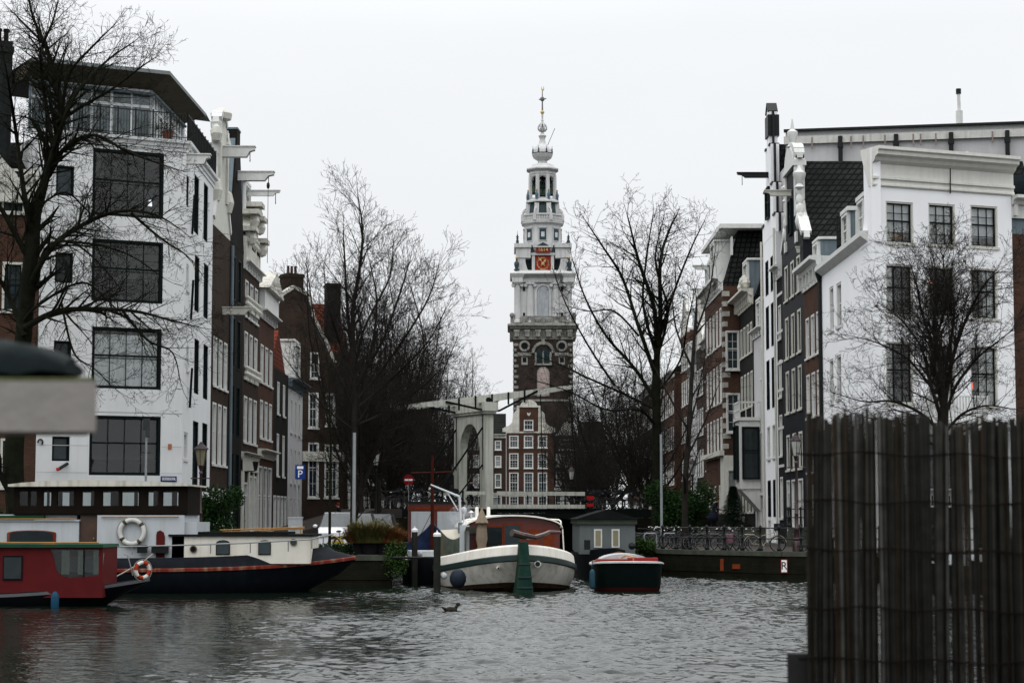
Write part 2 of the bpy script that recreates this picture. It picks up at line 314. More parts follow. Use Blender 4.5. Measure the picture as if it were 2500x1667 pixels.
def body(w,h,dep,ops,mat,par,sidemat=None):
    mb=MB(); wall_grid(mb,w,h,ops)
    mb.add([(0,0,0),(0,dep,0),(0,dep,h),(0,0,h)],[(0,3,2,1)],1 if sidemat else 0); mb.add([(w,0,0),(w,dep,0),(w,dep,h),(w,0,h)],[(0,1,2,3)],1 if sidemat else 0)
    mb.add([(0,dep,0),(w,dep,0),(w,dep,h),(0,dep,h)],[(0,3,2,1)],0); mb.add([(0,.3,h),(w,.3,h),(w,dep,h),(0,dep,h)],[(0,1,2,3)],0)
    return mb.build('wall',[mat]+([sidemat] if sidemat else []),par)
def rows(w,n,zs,ww,st,mar=None):
    r=[]; mar=(w-n*ww)/(n+1) if mar is None else mar; gap=(w-2*mar-n*ww)/max(n-1,1)
    for z0,z1 in zs:
        for i in range(n): x=mar+i*(ww+gap); r.append((x,x+ww,z0,z1,st))
    return r
def cornice(par,w,z,ht=.55,proj=.45,mat=trimw,name='cornice',x0=0):
    a=MB()
    a.ext([(0,z-ht),(-.09,z-ht),(-.09,z-ht*.45),(-proj*.4,z-ht*.38),(-proj*.5,z-ht*.2),(-proj,z-ht*.14),(-proj,z),(0,z+.02)],x0-.04,w+.04,'x')
    n=max(2,int(w/1.1))
    for i in range(n+1):
        x=x0+.12+(w-x0-.24)*i/n; a.box(x-.07,x+.07,-proj*.45,-.092,z-ht*.9,z-ht*.4)
    return a.build(name,mat,par)
def beam(par,x,z,ln=1.1,mat=trimw,hook=True,th=.28,wd=.2):
    a=MB(); a.ext([(.3,z-th),(-ln*.75,z-th),(-ln*.85,z-th*.45),(-ln,z-th*.3),(-ln,z),(.3,z)],x-wd/2,x+wd/2,'x'); a.box(x-wd/2-.05,x+wd/2+.05,-ln-.04,.3,z+.002,z+.06)
    o=a.build('hoist_beam',mat,par)
    if hook: MB().pipe([(x,-ln*.85,z-th*.4),(x,-ln*.85,z-.55),(x+.07,-ln*.85,z-.65),(x,-ln*.85,z-.72),(x-.06,-ln*.85,z-.66)],.022,5).build('hook',black,o)
    return o
def gable(par,pts,mat,trimm=None,tw=.2,t=.4,name='gable'):
    o=MB().ext(pts,-.012,t).build(name,mat,par) if True else None
    if trimm:
        a=MB()
        for p,q in zip(pts[1:-1],pts[2:]): a.bar((p[0],t/2-.03,p[1]),(q[0],t/2-.03,q[1]),t+.12,tw)
        a.build('gable_coping',trimm,o)
    return o
def prof_neck(w,h,top,nw=.42):
    c=w/2; n=w*nw/2; m=h+(top-h)*.35
    r=[(0,h)]+[]; L_=[(0,h),(.1,h+.35),(c-n-.5,m-.2),(c-n-.15,m+.4),(c-n,m+1.0),(c-n,top-.9),(c-n-.15,top-.8),(c-n-.15,top-.6),(c-n,top-.55)]
    arc=[(c-n*math.cos(a),top-.55+ .75*math.sin(a)) for a in [PI*i/8 for i in range(9)]]
    Rr=[(w-x,z) for x,z in L_[::-1]]
    return [(0,h)]+L_[1:]+arc[1:-1]+Rr
def prof_bell(w,h,top):
    c=w/2; pts=[]
    for i in range(13):
        t=i/12; x=c*(t**.75); z=h+(top-h)*(.5-.5*math.cos(PI*t))**.9; pts.append((x,z))
    return pts+[(w-x,z) for x,z in pts[-2::-1]]
def prof_step(w,h,top,n=4):
    c=w/2; pts=[(0,h)]
    for i in range(n):
        x=c*.82*i/n; z=h+(top-h)*(i+1)/n
        pts+=[(x+.001,z)] if i==0 else [(x,pts[-1][1]),(x,z)]
    return pts+[(w-x,z) for x,z in pts[::-1]]
def prof_spout(w,h,top): c=w/2; return [(0,h),(c-.6,top-.7),(c-.6,top),(c+.6,top),(c+.6,top-.7),(w,h)]
def roof(par,w,h,dep,kind,rh,mat,y0=.35,ov=0):
    a=MB()
    if kind=='y': a.ext([(-ov,h+.01),(w/2,h+rh),(w+ov,h+.01)],y0,dep)
    elif kind=='x': a.ext([(y0-.3,h+.01),(dep/2,h+rh),(dep,h+.01)],-.0,w,'x')
    elif kind=='m':   # mansard
        i=.9; a.add([(0,y0-.3,h+.01),(w,y0-.3,h+.01),(w,dep,h+.01),(0,dep,h+.01),(i,y0+i,h+rh),(w-i,y0+i,h+rh),(w-i,dep-i,h+rh),(i,dep-i,h+rh)],[(0,1,5,4),(1,2,6,5),(2,3,7,6),(3,0,4,7),(4,5,6,7)])
    else: a.box(-.03,w+.03,y0-.4,dep,h+.012,h+.16)
    o=a.build('roof',mat,par); return o
def chimney(par,x,y,z0,z1,s=.7,mat=brickb,pots=2):
    a=MB().box(x-s/2,x+s/2,y-s/2,y+s/2,z0,z1); a.box(x-s/2-.06,x+s/2+.06,y-s/2-.06,y+s/2+.06,z1-.28,z1-.1)
    o=a.build('chimney',mat,par); b=MB()
    for i in range(pots): xx=x+(i-(pots-1)/2)*.3; b.lathe([(.1,z1),(.13,z1+.05),(.1,z1+.15),(.1,z1+.55),(.13,z1+.6)],(xx,y,0),8)
    if pots: b.build('chimney_pot',M('chimney_pot_clay',(.06,.04,.035)),o)
def dormer(par,x,z,w,h,y=.2,dep=2.5,st='white',mat=zinc,rf='flat'):
    a=MB().box(x,x+w,y,y+dep,z,z+h); a.box(x-.1,x+w+.1,y-.15,y+dep,z+h+.002,z+h+.14,1)
    o=a.build('dormer',[mat,trimw],par); window(o,x+.12,z+.12,w-.24,h-.2,st,y-.15); return o
def house(name,label,A,B,h,dep,mat,ops,cat='house',group='canal houses',sidemat=None):
    A=Vector(A).to_2d(); B=Vector(B).to_2d(); d=B-A; rz=math.atan2(d.y,d.x)
    e=empty(name,(A.x,A.y,QZ),rz,label,cat,group); w=d.length
    body(w,h,dep,[o for o in ops],mat,e,sidemat)
    for o in ops:
        if o[4]=='door':
            f=MB(); ww=o[1]-o[0]; hh=o[3]-o[2]
            f.box(0,.1,-.02,.2,0,hh); f.box(ww-.1,ww,-.02,.2,0,hh); f.box(.1,ww-.1,-.02,.2,hh-.1,hh); f.box(.1,ww-.1,.02,.2,hh-.75,hh-.68)
            for q in (.28,.55):
                pass
            f.box(.1,ww-.1,.1,.16,0,hh-.75,1); f.box(.2,ww-.2,.08,.099,.15,(hh-.75)*.45,1); f.box(.2,ww-.2,.08,.099,(hh-.75)*.52,hh-.95,1)
            f.box(.1,ww-.1,.12,.16,hh-.68,hh-.1,2)
            dr=f.build('door',[trimw,dkframe,glass],e,loc=(o[0],0,o[2])); MB().ball((ww-.22,.06,1.05),.045,8).build('handle',M('brass',(.5,.35,.1),.3,metal=1),dr)
        elif o[4]!='open': window(e,o[0],o[2],o[1]-o[0],o[3]-o[2],o[4])
    return e,w
# ---------------------------------------------------------------- right row along the canal
XR=15.65; XL=-14.45
def YR(px): return P(px,1000,1).x and XR/ P(px,1000,1).x
def YL(px): return XL/P(px,1000,1).x
def HZt(py,Y): return ZP(py,Y)-QZ
def rrow(name,label,y0,y1,h,dep,mat,ops,off=0,**k): return house(name,label,(XR+off,y1),(XR+off,y0),h,dep,mat,ops,**k)
def lrow(name,label,y0,y1,h,dep,mat,ops,off=0,**k): return house(name,label,(XL+off,y0),(XL+off,y1),h,dep,mat,ops,**k)
Z=lambda *a:[(p-QZ,q-QZ) for p,q in a]
# brick house with white cornice, beside the white corner house
w=6.2; e,w=rrow('canal_house','narrow red brick house with white cornice and drainpipe beside the white corner house',100,106.2,13.6,12,brickr,
   rows(6.2,3,Z((11.0,13.15),(7.85,10.15),(5,7.1)),1.15,'white')+[(.5,1.7,.6,3.4,'door'),(2.2,3.6,.8,3.2,'plain'),(4,5.4,.8,3.2,'plain')])
cornice(e,w,14.7,1.25,.6); roof(e,w,13.6,12,'x',2.4,rooft)
dormer(e,2.3,13.7,1.9,2.1,.3,3,'white'); MB().box(.05,w-.05,.02,.4,13.6,14.7).build('parapet',trimw,e)
MB().tube((w-.15,-.1,0),(w-.15,-.1,14),.08,n=8).build('drainpipe',black,e)
# black house with white neck gable and big tiled roof
y0,y1=106.2,114.6; e,w=rrow('canal_house','black painted house with ornate white neck gable and tall dark tiled roof',y0,y1,16.4,13,brickk,
   rows(8.4,3,Z((14.9,16.9),(11.6,13.95),(8.5,10.9),(5.3,7.3)),1.3,'whitedark')+[(1,2.2,.4,3.6,'door'),(3,4.6,.9,3.6,'plain'),(5.6,7.3,.9,3.6,'plain')],sidemat=M('black_tar_wall',(.012,.013,.016)))
top=22.0; pr=prof_neck(w,16.4,top,.44); g=gable(e,pr,brickk,trimw,.3,.45)
roof(e,w,16.4,13,'y',5.0,rooft,.45)
a=MB()      # carved white side pieces, vases and pediment of the neck gable
for sgn in (-1,1):
    x=w/2+sgn*(w*.22+.28)
    for k,(zz,r) in enumerate(((17.6,.5),(18.2,.42),(18.8,.34),(19.3,.3))): a.ball((x+sgn*(.5-.14*k),.1,zz),r,8,sc=(1,.6,1.1))
    a.lathe([(.1,0),(.3,.1),(.12,.3),(.34,.7),(.36,.9),(.15,1.05),(.05,1.3)],(x+sgn*.35,.1,19.4),8)
    a.box(x-.3,x+.3,-.12,.5,16.5,17.1); a.box(w/2+sgn*w*.22-.18,w/2+sgn*w*.22+.18,-.1,.46,18,20.9)
a.lathe([(.12,0),(.35,.1),(.14,.35),(.3,.7),(.3,.95),(.12,1.1),(.03,1.7)],(w/2,.1,top+.1),10)
a.box(w/2-2.1,w/2+2.1,-.2,.55,20.8,21.1); a.ext([(w/2+1.7*math.cos(q),21.1+1.0*math.sin(q)) for q in [PI*i/10 for i in range(11)]],-.15,.4)
a.build('gable_ornament',trimw,g,sharp=40)
beam(e,w/2,19.7,1.5,trim); beam(e,w-1.2,16.1,.2,trim,False)
window(g,w/2-.6,17.2,1.2,2,'darkwin',-.15); MB().lathe([(.22,0),(.16,.3),(.16,.9),(.24,1.0)],(w/2,6.0,21.2),10).build('chimney_pot',black,e)
a=MB(); a.box(w+.3,w+.36,4,5.4,19.3,19.9); a.box(w+.3,w+.36,4.8,6.3,17.1,17.6)
for (yy,zz,ww) in ((5.6,.42,.8),(7.0,.78,.7)):     # two light lead patches on the roof slope that faces the river
    t=zz; o=MB().box(-ww/2,ww/2,-.2,.2,0,.03).build('lead_patch',M('lead_patch',(.42,.45,.47),.5,.3,4),e); o.rotation_euler=(0,R(50),0); o.location=(w-(w/2)*t+.03,yy-1.2,16.4+5.0*t+.03)
# dark brown house, white bands
e,w=rrow('canal_house','very narrow dark brown brick house with white stone bands and window shutters',114.6,117,15.6,11,brickd,
   rows(2.4,1,Z((13,15),(9.6,11.8),(6.2,8.6),(2.6,5)),1.1,'white'))
cornice(e,w,16.1,.7,.5); roof(e,w,15.6,11,'flat',0,zinc); a=MB()
for z in (4.4,6.6,8.8,10.4,12.2,14.4): a.box(0,w,-.03,-.002,z,z+.16)
a.build('stone_band',trimw,e)
# tall white warehouse
e,w=rrow('warehouse','tall white gabled warehouse with black loading doors and hoist beam',117,123.2,18.4,14,white2,
   rows(6.2,2,Z((17.6,19.2)[:0] or (16.2,18.3),(12.9,15.5),(9.2,12.2),(2.7,4.9)),1.35,'darkwin',1.2)+rows(6.2,2,Z((6.2,8.2),),1.3,'blind',1.2)+[(1.2,2.4,0.2,1.4,'blind')],cat='warehouse',sidemat=wallw)
pr=[(0,18.4),(.02,19.5),(1.0,19.5),(1.02,21.5),(1.9,21.5),(1.92,24),(2.5,24),(2.5,26.1),(3.1,26.7),(3.7,26.1),(3.7,24),(4.28,24),(4.3,21.5),(5.18,21.5),(5.2,19.5),(6.18,19.5),(6.2,18.4)]
g=gable(e,pr,white2,black,.12,.5); MB().box(2.4,3.8,-.1,.6,24.6,25.9).build('gable_cap',black,g); beam(e,3.1,22.4,1.9,black)
for z in (19.6,): window(g,2.4,z,1.4,1.9,'darkwin',-.15)
MB().ext([(.2,18.4),(3.1,24.2),(6,18.4)],.5,14).build('roof',rooft,e)
MB().box(3.0,6.19,.52,14,18.4,22.2).build('attic_wall',wallw,e); MB().box(3.6,4.6,1.2,2.2,22.2,23.4).build('roof_hatch',brickd,e)
MB().tube((.1,-.12,0),(.1,-.12,18.6),.07).tube((6.1,-.12,0),(6.1,-.12,18.6),.07).build('drainpipe',trim,e)
# pale house with bay window and balcony
e,w=rrow('canal_house','pale rendered house with white timber bay window and balcony above it',123.2,128.4,13.2,11,wallw,
   rows(5.2,1,Z((11.3,13.4),(8,10)),.9,'blind',3.6)+[(.6,1.7,.2,2.9,'door'),(2.6,4.2,.8,3,'plain')],sidemat=wallw)
cornice(e,w,13.4,.5,.4); roof(e,w,13.2,11,'y',4,roofr); dormer(e,.8,13.3,2.2,2,.2,4,'white')
b=MB(); b.box(.4,2.9,-1.3,-.01,3.3,7.6); b.box(.3,3,-1.42,-.01,7.6,7.8); b.ext([(-.01,1.9),(-.01,3.3),(-1.3,3.3),(-.9,2.9)],.5,2.8,'x'); bay=b.build('bay_window',trimw,e)
window(bay,.75,3.9,1.7,3.4,'darkwin',-1.47); o=window(bay,2.87,3.9,1.1,3.3,'darkwin',-1.2); o.rotation_euler=(0,0,PI/2); o.location=(3.05,-1.17,3.9)
b=MB(); 
for i in range(7): b.box(.42+i*.4,.47+i*.4,-1.38,-1.33,7.8,8.75)
for i in range(4): b.box(2.88,2.93,-1.3+i*.38,-1.25+i*.38,7.8,8.75)
b.box(.38,2.96,-1.4,-1.3,8.7,8.8); b.box(2.87,2.96,-1.3,-.01,8.7,8.8); b.box(.38,2.96,-1.39,-1.32,8.2,8.26); b.build('balcony_railing',trimw,e)
# dark house with carved brown cornice
e,w=rrow('canal_house','dark house with carved grey stone cornice and zinc dormer',128.4,136.5,15.4,12,brickd,
   rows(8.1,4,Z((13.4,15.4),(9.9,12.2),(6.4,8.7),(3,5.2)),1.1,'whitedark')+[(.8,2,.1,1.6,'plain')])
cornice(e,w,16.3,1.0,.8,stone); roof(e,w,15.4,12,'m',3.6,rooft); dormer(e,4.4,15.9,2.6,2.4,-.1,4,'white')
a=MB()
for i in range(4):
    a.ball((4.2+i*.9,-.3,16.6+.5*math.sin(PI*(i+.5)/4)),.42,8,sc=(1.1,.7,.9))
a.build('cornice_carving',stone,e)
# red brick corner house with quoins, white ground floor
e,w=rrow('canal_house','red brick house with white quoins, black mansard roof and white stone ground floor',136.5,149.5,17.4,12,brickr,
   rows(13,5,Z((14.6,17.2),(10.6,13.3),(6.9,9.6)),1.2,'white')+rows(13,3,Z((1.9,4.9),),1.6,'plain'),off=-1.1)
cornice(e,w,18.1,1.0,.7); roof(e,w,17.4,12,'m',4.2,rooft); a=MB()
MB().box(-.05,w+.05,-.35,-.02,5.75,6.1).box(-.02,w+.06,-.12,-.02,0,1.5).build('stone_ledge',trim,e)
MB().box(w-.0,w+.05,.0,1.25,0,5.75).box(w-2.2,w+.04,-.06,-.003,1.5,5.75).build('stone_ground_floor',trim,e)
for k in range(16): z=6.2+k*.7; a.box(w+.004,w+.04,0,.45 if k%2 else .3,z,z+.35); a.box(w-.5,w+.03,-.04,-.003,z,z+.35)
parts(a,'quoin',M('quoin_stone',(.33,.32,.29),.8,.25,streak=.4),e)
for z in (7.3,11.6): o=window(e,w+.15,z,.95,2.7,'white',.14); o.rotation_euler=(0,0,PI/2)
o=window(e,w+.2,1.9,.8,2.9,'plain',.15); o.rotation_euler=(0,0,PI/2)
dormer(e,8.8,17.7,2.8,3,-.3,4,'white',trimw); dormer(e,3.0,17.7,1.6,2.2,-.1,3); chimney(e,w-2.5,5,21.2,24,1.0,brickd,1)
MB().box(-.3,w+.3,-.2,12,21.4,21.7).build('roof_fascia',trimw,e)
MB().box(w-.9,w-.2,.62,.74,19.6,20.9).build('skylight',trimw,e)
beam(e,3.5,20,1.2)
e,w=rrow('canal_house','brown brick house with white neck gable and red tiled roof',149.5,162,15.2,12,brickb,
   rows(12.5,4,Z((13.6,15.6),(10,12.4),(6.4,8.9),(2.5,5)),1.2,'white'))
gable(e,prof_neck(w,15.2,21.5,.5),trimw,trimw,.3); roof(e,w,15.2,12,'y',5.8,roofr); cornice(e,w,15.6,.5,.5); beam(e,w/2,19.4,1.6)
MB().box(w-5,w-.5,1,9,19,21.4).build('attic_block',rooft,e)
for (a_,b_,h,lab,mt,n_,top_,gk) in ((162,168.6,15.6,'brown brick house with pale neck gable beyond the red roofed one',brickb,3,20.2,'neck'),(168.6,174.6,14.2,'narrow pale rendered house between two brick fronts on the right bank',wallw,2,0,''),(174.6,184,18.0,'tall brown brick house with white scrolled gable at the bend of the right row',brickr,4,21.4,'bell')):
    e,w=rrow('canal_house',lab,a_,b_,h,12,mt,rows(b_-a_,n_,[(z,z+2.2) for z in (1.4,4.9,8.3,11.6)+((14.8,) if h>17 else ())],1.15,'white'))
    if gk=='neck': gable(e,prof_neck(w,h,top_,.45),stone,trimw,.3); roof(e,w,h,12,'y',3.6,roofr); beam(e,w/2,18.6,1.3)
    elif gk=='bell': gable(e,prof_bell(w,h,top_),stone,trimw,.4); roof(e,w,h,12,'y',2.4,zinc)
    else: cornice(e,w,h+.2,.6,.5); roof(e,w,h,12,'m',3,rooft); dormer(e,2,h+.3,2,2,-.1,3)
# ---------------------------------------------------------------- left row along the canal
e,w=lrow('canal_house','narrow red brick house with tall white windows behind the evergreen shrub',95.35,101.2,15.6,11,brickb,
   rows(5.9,3,Z((8.9,11.2)[:0] or (9.0,11.4),(5.2,8.2)),1.15,'white')+[(.5,1.6,.2,2.9,'door'),(2.2,3.5,.9,2.9,'plain'),(4.1,5.3,.9,2.9,'plain')])
g=gable(e,prof_neck(w,15.6,21.4,.40),trim,trimw,.3); roof(e,w,15.6,11,'y',3.4,rooft); beam(e,w/2,19.9,1.6,trimw,True,.5,.4); beam(e,w/2+.6,11.9,1.5,trim,True,.34,.3)
a=MB()
for sgn in (-1,1): a.ball((w/2+sgn*1.5,.1,20.3),.38,8,sc=(1,.8,1.3)); a.box(w/2+sgn*1.2-.2,w/2+sgn*1.2+.2,-.12,.5,17.2,19.9); a.ball((w/2+sgn*2.0,.1,17.4),.6,8,sc=(.8,.7,1.2))
a.lathe([(.5,0),(.55,.3),(.3,.5),(.1,.6)],(w/2,.1,21.3),10); parts(a,'gable_ornament',trim,g)
e,w=lrow('canal_house','tall dark brick house with steep pointed gable, zinc verge and hoist beam',101.2,106.4,15.6,13,brickd,
   rows(5.2,2,Z((13.9,16.2),(10.4,13),(6.9,9.5),(3.6,6)),1.1,'darkwin')+[(1,2.1,.1,2.4,'door'),(3,4.3,.6,2.4,'darkwin')])
pr=prof_spout(w,15.6,21.8); g=gable(e,pr,brickd,None); roof(e,w,15.6,13,'y',5.6,rooft)
a=MB(); a.bar((-.05,.45,15.5),(w/2-.55,.45,21.3),.75,.12); a.bar((w+.05,.45,15.5),(w/2+.55,.45,21.3),.75,.12); a.box(w/2-.62,w/2+.62,-.05,.7,21.8,21.9); a.build('zinc_verge',zinc,g)
b=beam(e,w/2,19.6,1.9,trimw,True,.45,.4); MB().tube((w/2,-1.6,18.7),(w/2,-1.6,14.8),.015,n=5).ball((w/2,-1.6,18.9),.13,8,sc=(.7,.7,1.5)).build('rope',black,b)
MB().tube((.25,-.1,0),(.25,-.1,15.4),.09).build('drainpipe',zinc,e)
e,w=lrow('canal_house','ornate brown brick house with carved cream cornice, balconied windows and white shopfront with door',106.4,113.2,15.0,12,brickb,
   rows(6.8,3,Z((13.5,15.5),(10.2,12.7),(6.7,9.2)),1.3,'white')+[(.9,2.5,.3,3.4,'door'),(3.2,4.6,.7,3.8,'plain'),(5,6.4,.7,3.8,'plain')])
MB().box(0,w,-.06,-.002,0,.28).box(0,.8,-.08,-.003,.28,4.6).box(2.6,3.1,-.08,-.003,.28,4.6).box(4.65,4.95,-.08,-.003,.28,4.6).box(6.45,w,-.08,-.003,.28,4.6).box(0,w,-.1,-.003,4.0,4.7).build('shopfront',trim,e)
cornice(e,w,5.0,.3,.35,trim,'shop_cornice'); cornice(e,w,15.3,.45,.4); a=MB()
for z in (5.6,9.4,12.9):
    for i in range(3):
        x=.72+i*2.02; 
        for q in (0,.66,1.3): a.lathe([(.1,0),(.16,.12),(.08,.28),(.16,.45),(.1,.55)],(x+q,-.12,z+3.55-.05),7)
        a.box(x-.12,x+1.42,-.1,-.003,z+3.3,z+3.5)
parts(a,'window_ornament',trim,e)
a=MB(); a.ext([(.4,15.3),(.4,16.6),(1.4,17.1),(2.2,18.2),(3.4,18.7),(4.6,18.2),(5.4,17.1),(6.4,16.6),(6.4,15.3)],-.1,.5)
for x,z in ((1,16.6),(2.1,17.7),(3.4,18.3),(4.7,17.7),(5.8,16.6)): a.ball((x,-.25,z),.42,8,sc=(1,.8,1)); a.box(x-.7,x+.7,-.6,.5,z+.35,z+.6)
a.build('pediment',stone,e); dormer(e,2.2,17.8,2.4,2.2,.4,5,'white'); beam(e,w/2,19.6,1.5); roof(e,w,15.0,12,'x',3.4,rooft)
a=MB(); o=MB().pipe([(1.7,-.02,4.0),(1.7,-.5,4.0),(1.7,-.55,4.1)],.025,6).lathe([(.04,.5),(.2,.45),(.17,.4),(.09,0),(.03,-.05)],(1.7,-.55,4.05),6).build('wall_lamp',black,e)
e,w=lrow('canal_house','brown brick house with projecting white box cornice and tall white ground floor windows',113.2,120.4,13.0,12,brickr,
   rows(7.2,3,Z((10.4,12.6),(7.2,9.4)),1.3,'white')+rows(7.2,3,Z((1.9,5.6),),1.7,'plain'))
cornice(e,w,5.4,.5,.5,trim,'shop_cornice'); cornice(e,w,13.4,.5,.5); MB().box(.2,w-.2,-.3,1.5,13.4,14.6).build('attic_front',trimw,e); a=MB(); a.ext([(-.1,14.6),(w/2,15.9),(w+.1,14.6)],-.6,3); a.build('pediment',stone,e); roof(e,w,13,12,'x',3,rooft)
MB().ext(prof_bell(4.4,0,1.9),6,6.4).build('rear_gable',brickd,e,loc=(1,0,15.0))
e,w=lrow('canal_house','low black house with red tiled roof edge and small white windows',120.4,128.4,10.6,10,brickd,
   rows(8,2,Z((9,11),(5.2,7.8)),1.1,'white')+rows(8,4,Z((1.8,4),),1.4,'plain'))
roof(e,w,10.6,10,'y',2.6,roofr,.2,.1)
e,w=lrow('canal_house','grey white rendered house with tall white dormer above its cornice',128.4,137.2,10.1,11,wallw,
   rows(8.8,3,Z((8.2,10.4),(4.9,7.2),(2,4)),.9,'blind'))
cornice(e,w,10.5,.6,.6,zinc); dormer(e,1.4,10.5,3.4,2.5,-.1,5,'white',trimw); roof(e,w,10.1,11,'x',2.5,roofr)
# houses turned towards the camera at the bend
A=(P(655,1000,140).x,140.2); B=(P(838,1000,143).x,143.6)
def ro(x0,y0,x1,y1,st='white'): a,b,c,d=rect(A,B,x0,y0,x1,y1); return (a,b,c-QZ,d-QZ,st)
e,w=house('canal_house','brown brick house with broad bell gable, its white windows facing the water',A,B,12.6,10,brickb,
   [ro(757,860,780,925),ro(753,958,777,1045),ro(752,1080,778,1215,'blue'),ro(792,1085,826,1215,'grid'),ro(795,960,818,1040)])
gable(e,[(0,12.6)]+[(x+0,z) for x,z in [(.1,15.4),(.8,17.2),(1.9,17.9),(3,17.4),(3.4,16),(4.6,14),(5.2,12.7),(5.3,12.6)]],brickb,stone,.25); chimney(e,3.3,3,15,19.2,1.3,brickb,3)
MB().box(2.7,w,-.12,-.003,5.5,6.2).build('stone_band',trim,e); roof(e,w,12.6,10,'x',1,rooft)
e,w=house('canal_house','brick house with bright orange red tiled roof behind the bend, dark chimney stack',(P(730,1000,150).x,150),(P(850,1000,151).x,151),14.0,10,brickb,[])
roof(e,w,14.0,10,'x',4.2,roofr); chimney(e,w-1.0,1.5,14,19.4,1.1,brickd,0)
rg=random.Random(5)
left_far=[(151,158,11,'pale grey rendered house with open stair, half hidden by the first bare trees',wallw,'blind'),(158,167,13,'red painted house front behind the parking trees on the left bank',M('red_paint_wall',(.22,.03,.015),.7),'white'),
 (167,177,14.5,'brown brick house with plain white cornice third beyond the red front',brickb,'white'),(177,188,13.5,'dark brick house with tall white window casings on the left bank',brickd,'white'),
 (188,200,15,'red brick house with wide white cornice deep on the left bank',brickr,'white'),(200,214,14,'brown brick house far down the left bank behind the tree trunks',brickb,'white'),(214,238,15,'long dark brick house near the far end of the left bank',brickd,'white'),(238,260,14,'last brick house on the left bank before the end of the canal',brickb,'white')]
for i,(a_,b_,h,lab,mt,st) in enumerate(left_far):
    e,w=lrow('canal_house',lab,a_,b_,h,10,mt,rows(b_-a_,max(3,int((b_-a_)/2.4)),[(z,z+2.1) for z in (1.2,4.6,7.9)+((10.9,) if h>13.4 else ())],1.15,st),off=1.8 if i<3 else 1.3)
    cornice(e,w,h+.1,.6,.5); roof(e,w,h,10,'x',3+rg.random()*1.5,rooft if i%2 else roofr)
right_far=[(184,196,15,'red brick house with white cornice far down the right bank',brickr),(196,210,14,'dark brick house behind the densest trees of the right bank',brickd),(210,232,15.5,'long brown brick house deep on the right bank',brickb),(232,260,14,'last house of the right bank before the end of the canal',brickr)]
for i,(a_,b_,h,lab,mt) in enumerate(right_far):
    e,w=rrow('canal_house',lab,a_,b_,h,10,mt,rows(b_-a_,max(3,int((b_-a_)/2.4)),[(z,z+2.1) for z in (1.2,4.6,7.9,11.2)],1.15,'white'),off=-.6)
    cornice(e,w,h+.1,.6,.5); roof(e,w,h,10,'x',3+rg.random(),rooft)
# ================================================================ the two corner houses on the river
gclear=MGLASS('clear_glass',(.97,.98,.98))
ST.update({'big':(dkframe,dkframe,gclear,4,2,.10,0),'clear':(trim,dkframe,gclear,3,4,.07,1),'slot':(dkframe,dkframe,glass,1,1,.05,0),'bigblind':(dkframe,dkframe,gclear,4,2,.10,0)})
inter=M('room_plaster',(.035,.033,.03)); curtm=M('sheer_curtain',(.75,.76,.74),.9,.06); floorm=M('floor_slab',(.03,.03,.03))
class Fr:      # a facade frame inside a root that is itself rotated along its front
    def __init__(s,root,A,B):
        A=Vector(A); B=Vector(B); s.root=root; s.A=A; s.B=B; s.w=(B-A).length; inv=Matrix.Rotation(-root.rotation_euler.z,2)
        s.o=inv@(A-Vector(root.location[:2])); d=inv@(B-A); s.rz=math.atan2(d.y,d.x)
    def op(s,x0,y0,x1,y1,st,q=QZ): a,b,c,d=rect(s.A,s.B,x0,y0,x1,y1); return (max(a,.02),min(b,s.w-.02),c-q,d-q,st)
    def put(s,mb,name,mats,parent=None,**k):
        return mb.build(name,mats,parent or s.root,loc=None if parent else (s.o.x,s.o.y,0),rot=None if parent else s.rz,**k)
    def pt(s,x,y,z): c,n=math.cos(s.rz),math.sin(s.rz); return Vector((s.o.x+c*x-n*y,s.o.y+n*x+c*y,z))
    def wall(s,h,ops,mat,name='wall'):
        mb=MB(); wall_grid(mb,s.w,h,ops,.28); o=s.put(mb,name,[mat])
        for q in ops:
            if q[4]: 
                p=s.pt(q[0],.05,q[2]); window(s.root,0,0,q[1]-q[0],q[3]-q[2],q[4]).matrix_local=Matrix.Translation(p)@Matrix.Rotation(s.rz,4,'Z')
        return o
def curtain(mb,x0,x1,z0,z1,y=.235):
    n=max(3,int((x1-x0)/.07)); vs=[]; 
    for i in range(n+1):
        x=x0+(x1-x0)*i/n; yy=y+.03*math.sin(i*1.9)+.012*math.sin(i*4.1)
        vs+=[(x,yy,z0),(x,yy,z1)]
    mb.add(vs,[(2*i,2*i+2,2*i+3,2*i+1) for i in range(n)])
# ---- left: white rendered house with glazed roof storey
A=(P(92,900,83.2).x,83.2); B=(P(447,900,86).x,86.0); C=(XL,95.3)
root=empty('corner_house',(A[0],A[1],QZ),math.atan2(B[1]-A[1],B[0]-A[0]),'white rendered corner house with big dark steel windows and glazed rooftop storey','house')
f=Fr(root,A,B); s=Fr(root,B,C); H=17.85
fo=[f.op(226,368,400,530,'big'),f.op(224,587,398,738,'big'),f.op(224,800,394,949,'big'),f.op(218,1015,392,1160,'big'),
    f.op(137,405,181,478,'slot'),f.op(135,617,178,690,'slot'),f.op(131,832,173,905,'slot'),f.op(127,1065,170,1125,'slot')]
f.wall(H,fo,white)
so=[]
for (a0,b0,a1,b1) in ((474,430,486,572),(497,450,508,590),(475,625,487,762),(497,645,509,778),(474,828,486,962),(496,842,508,975),(470,1028,484,1200),(493,1033,506,1200)):
    so.append(s.op(a0,b0,a1,b1,'slot'))
so2=[s.op(455,430,461,505,'slot'),s.op(455,645,461,710,'blind'),s.op(455,845,461,905,'blind'),s.op(449,1055,458,1122,'blind')]
s.wall(H,so+so2,white)
Cl=s.pt(s.w,0,0); D=(-.0,11.0)
